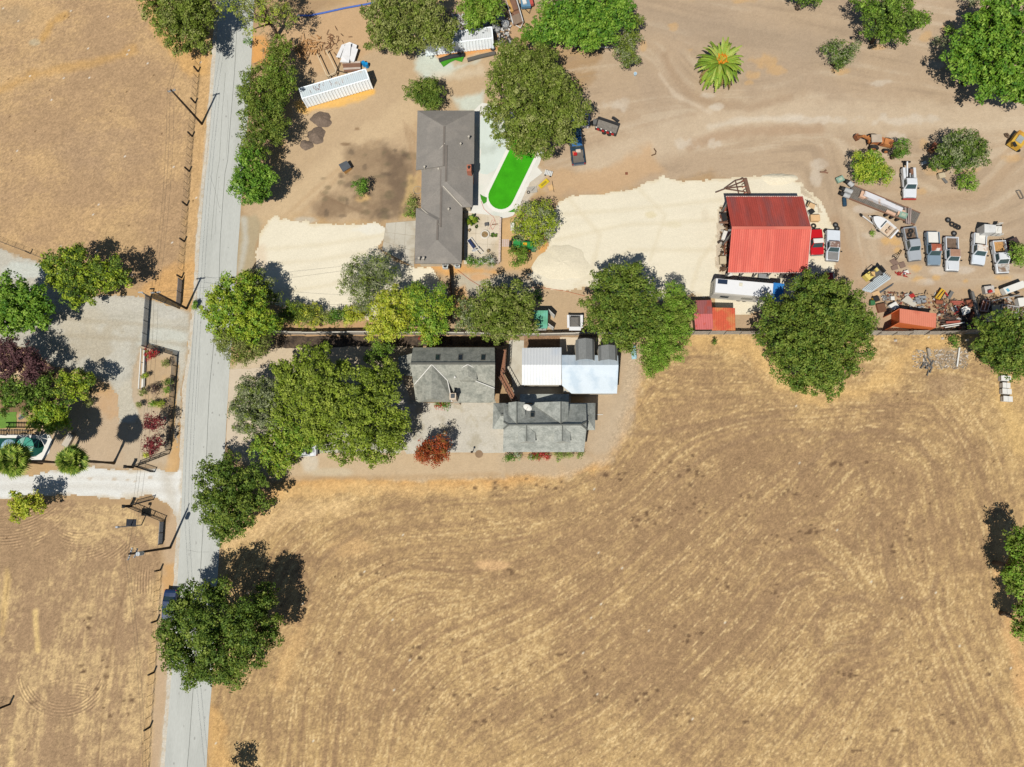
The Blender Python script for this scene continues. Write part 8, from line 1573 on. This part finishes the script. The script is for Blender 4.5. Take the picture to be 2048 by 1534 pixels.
for i in range(22): x, y = r.gauss(1838, 5), r.gauss(602, 6); mb.box(*(lambda c, s: (c.x-s, c.x+s, c.y-s*.6, c.y+s*.6, 0.02, r.uniform(.1, .5)))(P(x, y), r.uniform(.1, .3)))
single('metal_scrap', 'heap of silvery scrap right of the large pale sheet', 'scrap', mb, galv)['kind'] = 'stuff'
mb = MB()
for i in range(16): x, y = r.gauss(1776, 7), r.gauss(594, 3); a = r.uniform(0, 6.28); mb.bar(P(x, y, .1), P(x+7*math.cos(a), y+4*math.sin(a), .3), .08)
single('metal_scrap', 'silvery scrap tangle below the forklift pipes', 'scrap', mb, galv)['kind'] = 'stuff'
# plow and channel
t = thing('plow_blade', 'yellow plow blade on its frame in the scrap corner', 'plow', P(1882,590)); MB().bar(P(1874,597,.5), P(1886,580,.5), .7, .4).build('blade', yellowp, t); MB().bar(P(1875,595,.75), P(1887,581,.75), .1).bar(P(1881,600,.75), P(1890,584,.75), .1).build('brace', blk, t); MB().bar(P(1889,583,.4), P(1896,592,.4), .15).build('arm', redpaint, t)
single('steel_channel', 'grey steel channel leaning right of the yellow plow', 'channel', MB().bar(P(1897,597,.4), P(1905,583,.4), .45, .1), greyc); single('rusty_tank', 'brown cylinder tank below the yellow plow', 'tank', MB().tube([P(1870,603,.35), P(1884,604,.35)], .33, 12), rust2)
frame('angle_frame', 'thin dark angle frame below the brown cylinder tank', 'frame', [(1877,612),(1888,616),(1888,626),(1879,626)], .3, .06, iron); frame('angle_frame', 'thin long dark frame right of the plow', 'frame', [(1886,597),(1890,626),(1897,629),(1889,617)], .3, .05, iron)
single('fibreglass_sheet', 'white fibreglass panel in the scrap corner', 'panel', MB().solid(Wp([(1922,617,.7),(1936,610,.9),(1941,618,.8),(1940,625,.7),(1926,631,.6)]), [(0,1,2,3,4)], .06), whitep)
single('floor_jack', 'red and white floor jack left of the white fibreglass panel', 'jack', MB().bar(P(1908,628,.2), P(1918,622,.3), .3, .2).bar(P(1912,612,.3), P(1917,622,.3), .2), redpaint); single('pipe_stub', 'white pipe stub above the floor jack', 'pipe', MB().tube([P(1910,612,.3), P(1915,622,.3)], .13, 8), whitep)
single('rail_bundle', 'bundle of dull red rails above the white fibreglass panel', 'rails', MB().bar(P(1903,604,.3), P(1926,604,.3), .3, .2).bar(P(1906,608,.4), P(1922,608,.4), .25, .2), mat('dull_red_steel', T(176,96,80), .8)); crate('brown_bin', 'brown steel bin right of the white fibreglass panel', 'bin', 1937, 608, .9, 1.0, .9, .1, rb, rust2)
single('i_beam', 'long grey steel beam standing diagonal in the scrap corner', 'beam', MB().bar(P(1944,584,1.0), P(1957,641,1.0), .35, .35).bar(P(1944,584,.5), P(1944,584,1.0), .3).bar(P(1957,641,.5), P(1957,641,1.0), .3), greyc)
single('tan_plank', 'tan plank alongside the long grey steel beam', 'plank', MB().bar(P(1952,597,.6), P(1958,620,.6), .25, .08), plywood)
t = thing('rusty_trailer', 'rusty trailer bed with pale frame tubes in the scrap corner', 'trailer', P(1970,608)); q = Wp([(1966,600,.8),(1979,603,.8),(1974,623,.8),(1959,622,.8)]); MB().prism([(p.x, p.y) for p in q], .55, .7).build('bed', rust2, t)
for a, b in ((0,1),(1,2),(2,3),(3,0),): MB().bar(q[a]+Z*.15, q[b]+Z*.15, .08).build('tube', mat('pale_pink_tube', T(222,190,180), .6), t)
m0, m1 = (q[0]+q[1])/2, (q[2]+q[3])/2; MB().bar(m0+Z*.15, m1+Z*.15, .08).build('tube', MATS['pale_pink_tube'], t)
for x, y in ((1961,612),(1978,614)): c = P(x, y, .3); MB().torus((c.x, c.y, .32), .22, .1, (1,.2,0)).build('wheel', tyre, t)
crate('concrete_slab', 'tall pale slab right of the rusty trailer', 'slab', 1991, 622, 1.1, 1.6, .5, .0, slabm); crate('concrete_slab', 'shorter pale slab below the rusty trailer', 'slab', 1976, 636, 1.0, 1.1, .45, .05, slabm)
t = thing('pipe_cage', 'white pipe cage lying at the right of the pale slabs', 'cage', P(2020,615)); cg = mat('white_pipe_frame', T(214,212,208), .5)
for z_ in (.15, 1.1):
    qs = Wp([(2005,608,z_),(2038,614,z_),(2036,626,z_),(2003,622,z_)])
    for i in range(4): MB().bar(qs[i], qs[(i+1) % 4], .07).build('tube', cg, t)
for u in (0, .33, .66, 1):
    a, b = P(2005,608,1.1).lerp(P(2038,614,1.1), u), P(2003,622,1.1).lerp(P(2036,626,1.1), u); MB().bar(a, b, .06).bar(a, a-Z*.95, .06).bar(b, b-Z*.95, .06).build('tube', cg, t)
crate('old_engine', 'tangled engine with red cap at the top of the scrap corner', 'engine', 1976, 580, 1.3, 1.0, .8, .1, galv, mat('oily_white', T(206,200,192), .6, var=.2, vscale=4)); crate('red_pump', 'small red pump on the tangled engine', 'pump', 1980, 583, .45, .35, .4, .2, redpaint, z=.82); crate('carton_stack', 'tan carton right of the tangled engine', 'carton', 1992, 585, .7, 1.0, .6, .3, plywood)
crate('white_bags', 'two white bulk bags at the right edge below the white trailer', 'bags', 2042, 605, 1.2, 1.2, .9, .1, whitep); single('blue_tarp', 'crumpled blue tarp at the foot of the fence by the dark oak', 'tarp', MB().solid(Wp([(1962,652,.1),(1972,650,.4),(1978,656,.2),(1974,661,.1),(1964,660,.3)]), [(0,1,2,3,4)], .03), bluet)
single('metal_pole', 'long pale pole slanting across the scrap corner top', 'pole', MB().tube([P(1984,602,.7), P(2010,595,.7), P(2040,590,.7)], .08, 6), galv); single('rusty_drawbar', 'rust-coloured excavator tracks left of the pale slabs', 'tracks', MB().bar(P(1938,640,.4), P(1948,622,.4), .35, .5).bar(P(1945,646,.35), P(1957,640,.35), .6, .4), rust2)
mb = MB()
for i in range(70): x, y = r.uniform(1875, 1935), r.gauss(641, 5); a = r.gauss(0, .5); ln = r.uniform(6, 26); mb.bar(P(x, y, r.uniform(.1, .6)), P(x+ln*math.cos(a), y+ln*.5*math.sin(a), r.uniform(.1, .7)), r.uniform(.05, .12))
single('pipe_scrap', 'heap of dark pipes and bars at the right end of the container', 'scrap', mb, mat('dark_scrap', T(92,78,70), .8, var=.3, vscale=2))
single('white_pipes', 'pair of white pipes on the dark scrap heap by the fence', 'pipes', MB().tube([P(1882,652,.75), P(1929,645,.75)], .09, 6).tube([P(1890,655,.7), P(1918,650,.7)], .08, 6), whitep); single('red_rail', 'dull red rail over the dark scrap heap', 'rail', MB().bar(P(1892,645,.8), P(1920,643,.8), .3, .15), MATS['dull_red_steel'])
# dense small litter nobody could count
def litter(name, label, cat, n, box, cols, smax, seed, hmax=.4):
    r_ = random.Random(seed); V = []; Cc = []
    for i in range(n):
        x, y = r_.uniform(box[0], box[2]), r_.uniform(box[1], box[3]); p = P(x, y); s = r_.uniform(.05, smax); a = r_.uniform(0, 6.28); l_ = s*r_.uniform(.6, 3); h = r_.uniform(.03, hmax)
        u = Vector((math.cos(a), math.sin(a), r_.uniform(-.2,.2)))*l_; w = Vector((-math.sin(a), math.cos(a), 0))*s; c0 = p+Z*h; V.append([c0-u-w, c0+u-w, c0+u+w, c0-u+w]); Cc.append(T(*r_.choice(cols)))
    me = mesh_quads(name, np.array([[tuple(q) for q in f] for f in V]), np.array(Cc), LEAF); o = bpy.data.objects.new(name, me); COL.objects.link(o); o['kind'] = 'stuff'; o['label'] = label; o['category'] = cat; return o
sc_cols = [(140,100,76),(110,96,84),(206,200,192),(150,84,66),(130,118,106),(84,74,66),(190,160,120),(176,150,120),(166,140,112)]
litter('scrap_litter', 'small scrap pieces strewn over the fenced scrap corner', 'scrap', 900, (1868,600,2048,658), sc_cols, .15, 1); litter('scrap_litter', 'small scrap pieces above the orange container and below the forklift', 'scrap', 170, (1765,585,1880,620), sc_cols+[(206,200,192)], .14, 2); litter('scrap_litter', 'metal offcuts behind the white container at the top', 'scrap', 420, (905,32,985,58), [(206,204,200),(90,84,78),(150,144,138),(236,234,230)], .2, 3); litter('scrap_litter', 'metal offcuts right of the white container at the top', 'scrap', 160, (985,28,1022,90), [(206,204,200),(90,84,78),(170,140,110),(236,234,230)], .16, 4); litter('scrap_litter', 'scrap pieces along the open end of the barn', 'scrap', 150, (1440,415,1456,545), [(110,86,66),(70,58,50),(150,120,90),(196,190,180)], .2, 5); litter('rubble', 'grey rubble and ash on the field edge below the fence', 'rubble', 380, (1825,700,1935,738), [(190,178,160),(150,140,124),(222,212,198),(166,146,122)], .08, 6, .1)
# bins of bright scrap at the shed corner
for i, (x, y, rr, l) in enumerate([(993,62,.62,'round bin of bright scrap nearest the white container at the top'),(1011,53,.62,'round bin of bright scrap right of the other two'),(1002,40,.6,'round bin of bright scrap at the top of the three')]):
    c = P(x, y); t = thing('scrap_bin', l, 'bin', c, group='scrap bins'); MB().cyl((0,0), rr, 0, .75, 16).build('bin_body', galv, t, world=False); mb = MB()
    for k in range(14): a = random.uniform(0, 6.28); q = random.uniform(0, rr*.7); mb.frus(q*math.cos(a)-.12, q*math.cos(a)+.12, q*math.sin(a)-.12, q*math.sin(a)+.12, .7, q*math.cos(a)-.05, q*math.cos(a)+.1, q*math.sin(a)-.08, q*math.sin(a)+.06, .85+random.uniform(0, .25))
    mb.build('bin_load', mat('bright_scrap', T(214,214,212), .35, .5, var=.3, vscale=6), t, world=False)
# rubble below the fence
plate('white_plank', 'long white plank standing in the rubble patch below the fence', 'plank', [(1918,695),(1921,695),(1916,733),(1913,733)], .3, .1, whitep); mb = MB()
for i in range(12): x, y = r.gauss(1852, 8), r.gauss(722, 7); a = r.uniform(.8, 2.4); mb.bar(P(x, y, .1), P(x+12*math.cos(a), y+12*math.sin(a), .3), .14)
single('lumber_pile', 'heap of grey lumber at the left of the rubble patch', 'lumber', mb, greyc); single('grey_post', 'grey post stump at the top of the lumber heap', 'post', MB().bar(P(1856,697,.3), P(1859,712,.3), .35, .3), MATS['mossy_stone'])
for x, y, l in ((1791,681,'pale stone below the fence, left one'),(1885,677,'pale stone below the fence, middle one'),(1934,680,'pale stone below the fence beside the dark evergreen')): c = P(x, y); single('stone', l, 'stone', MB().frus(c.x-.22,c.x+.22,c.y-.16,c.y+.16,0,c.x-.12,c.x+.1,c.y-.08,c.y+.1,.22), rocks)
# beehives
for i, (x, y, s) in enumerate([(2010,757,1.0),(2011,771,.8),(2012,783,.95),(2014,798,.95)]):
    c = P(x, y, .6); t = thing('beehive', ('topmost','second','third','lowest')[i]+' of four white beehive boxes below the right oak', 'beehive', (c.x, c.y, 0), -.08, 'beehives'); MB().box(-.62*s,.62*s,-.34,.34,.15,.75).build('hive_body', mat('hive_white', T(228,226,220), .7), t, world=False); MB().box(-.66*s,-.02,-.38,.38,.75,.85).box(.02,.66*s,-.38,.38,.75,.84).build('lid', whitep, t, world=False); MB().box(-.6*s,.6*s,-.3,.3,0,.15).build('pallet', mat('bleached_plank', T(206,190,176), .9, var=.1), t, world=False)
pickup('white sedan mostly hidden under the lower front yard trees', (634,899), (572,901), wpaint, sedan=True, name='sedan', cat='car', W=1.85)
for x, y in ((681,1316),(856,1428),(753,1156),(1082,1109)): pass
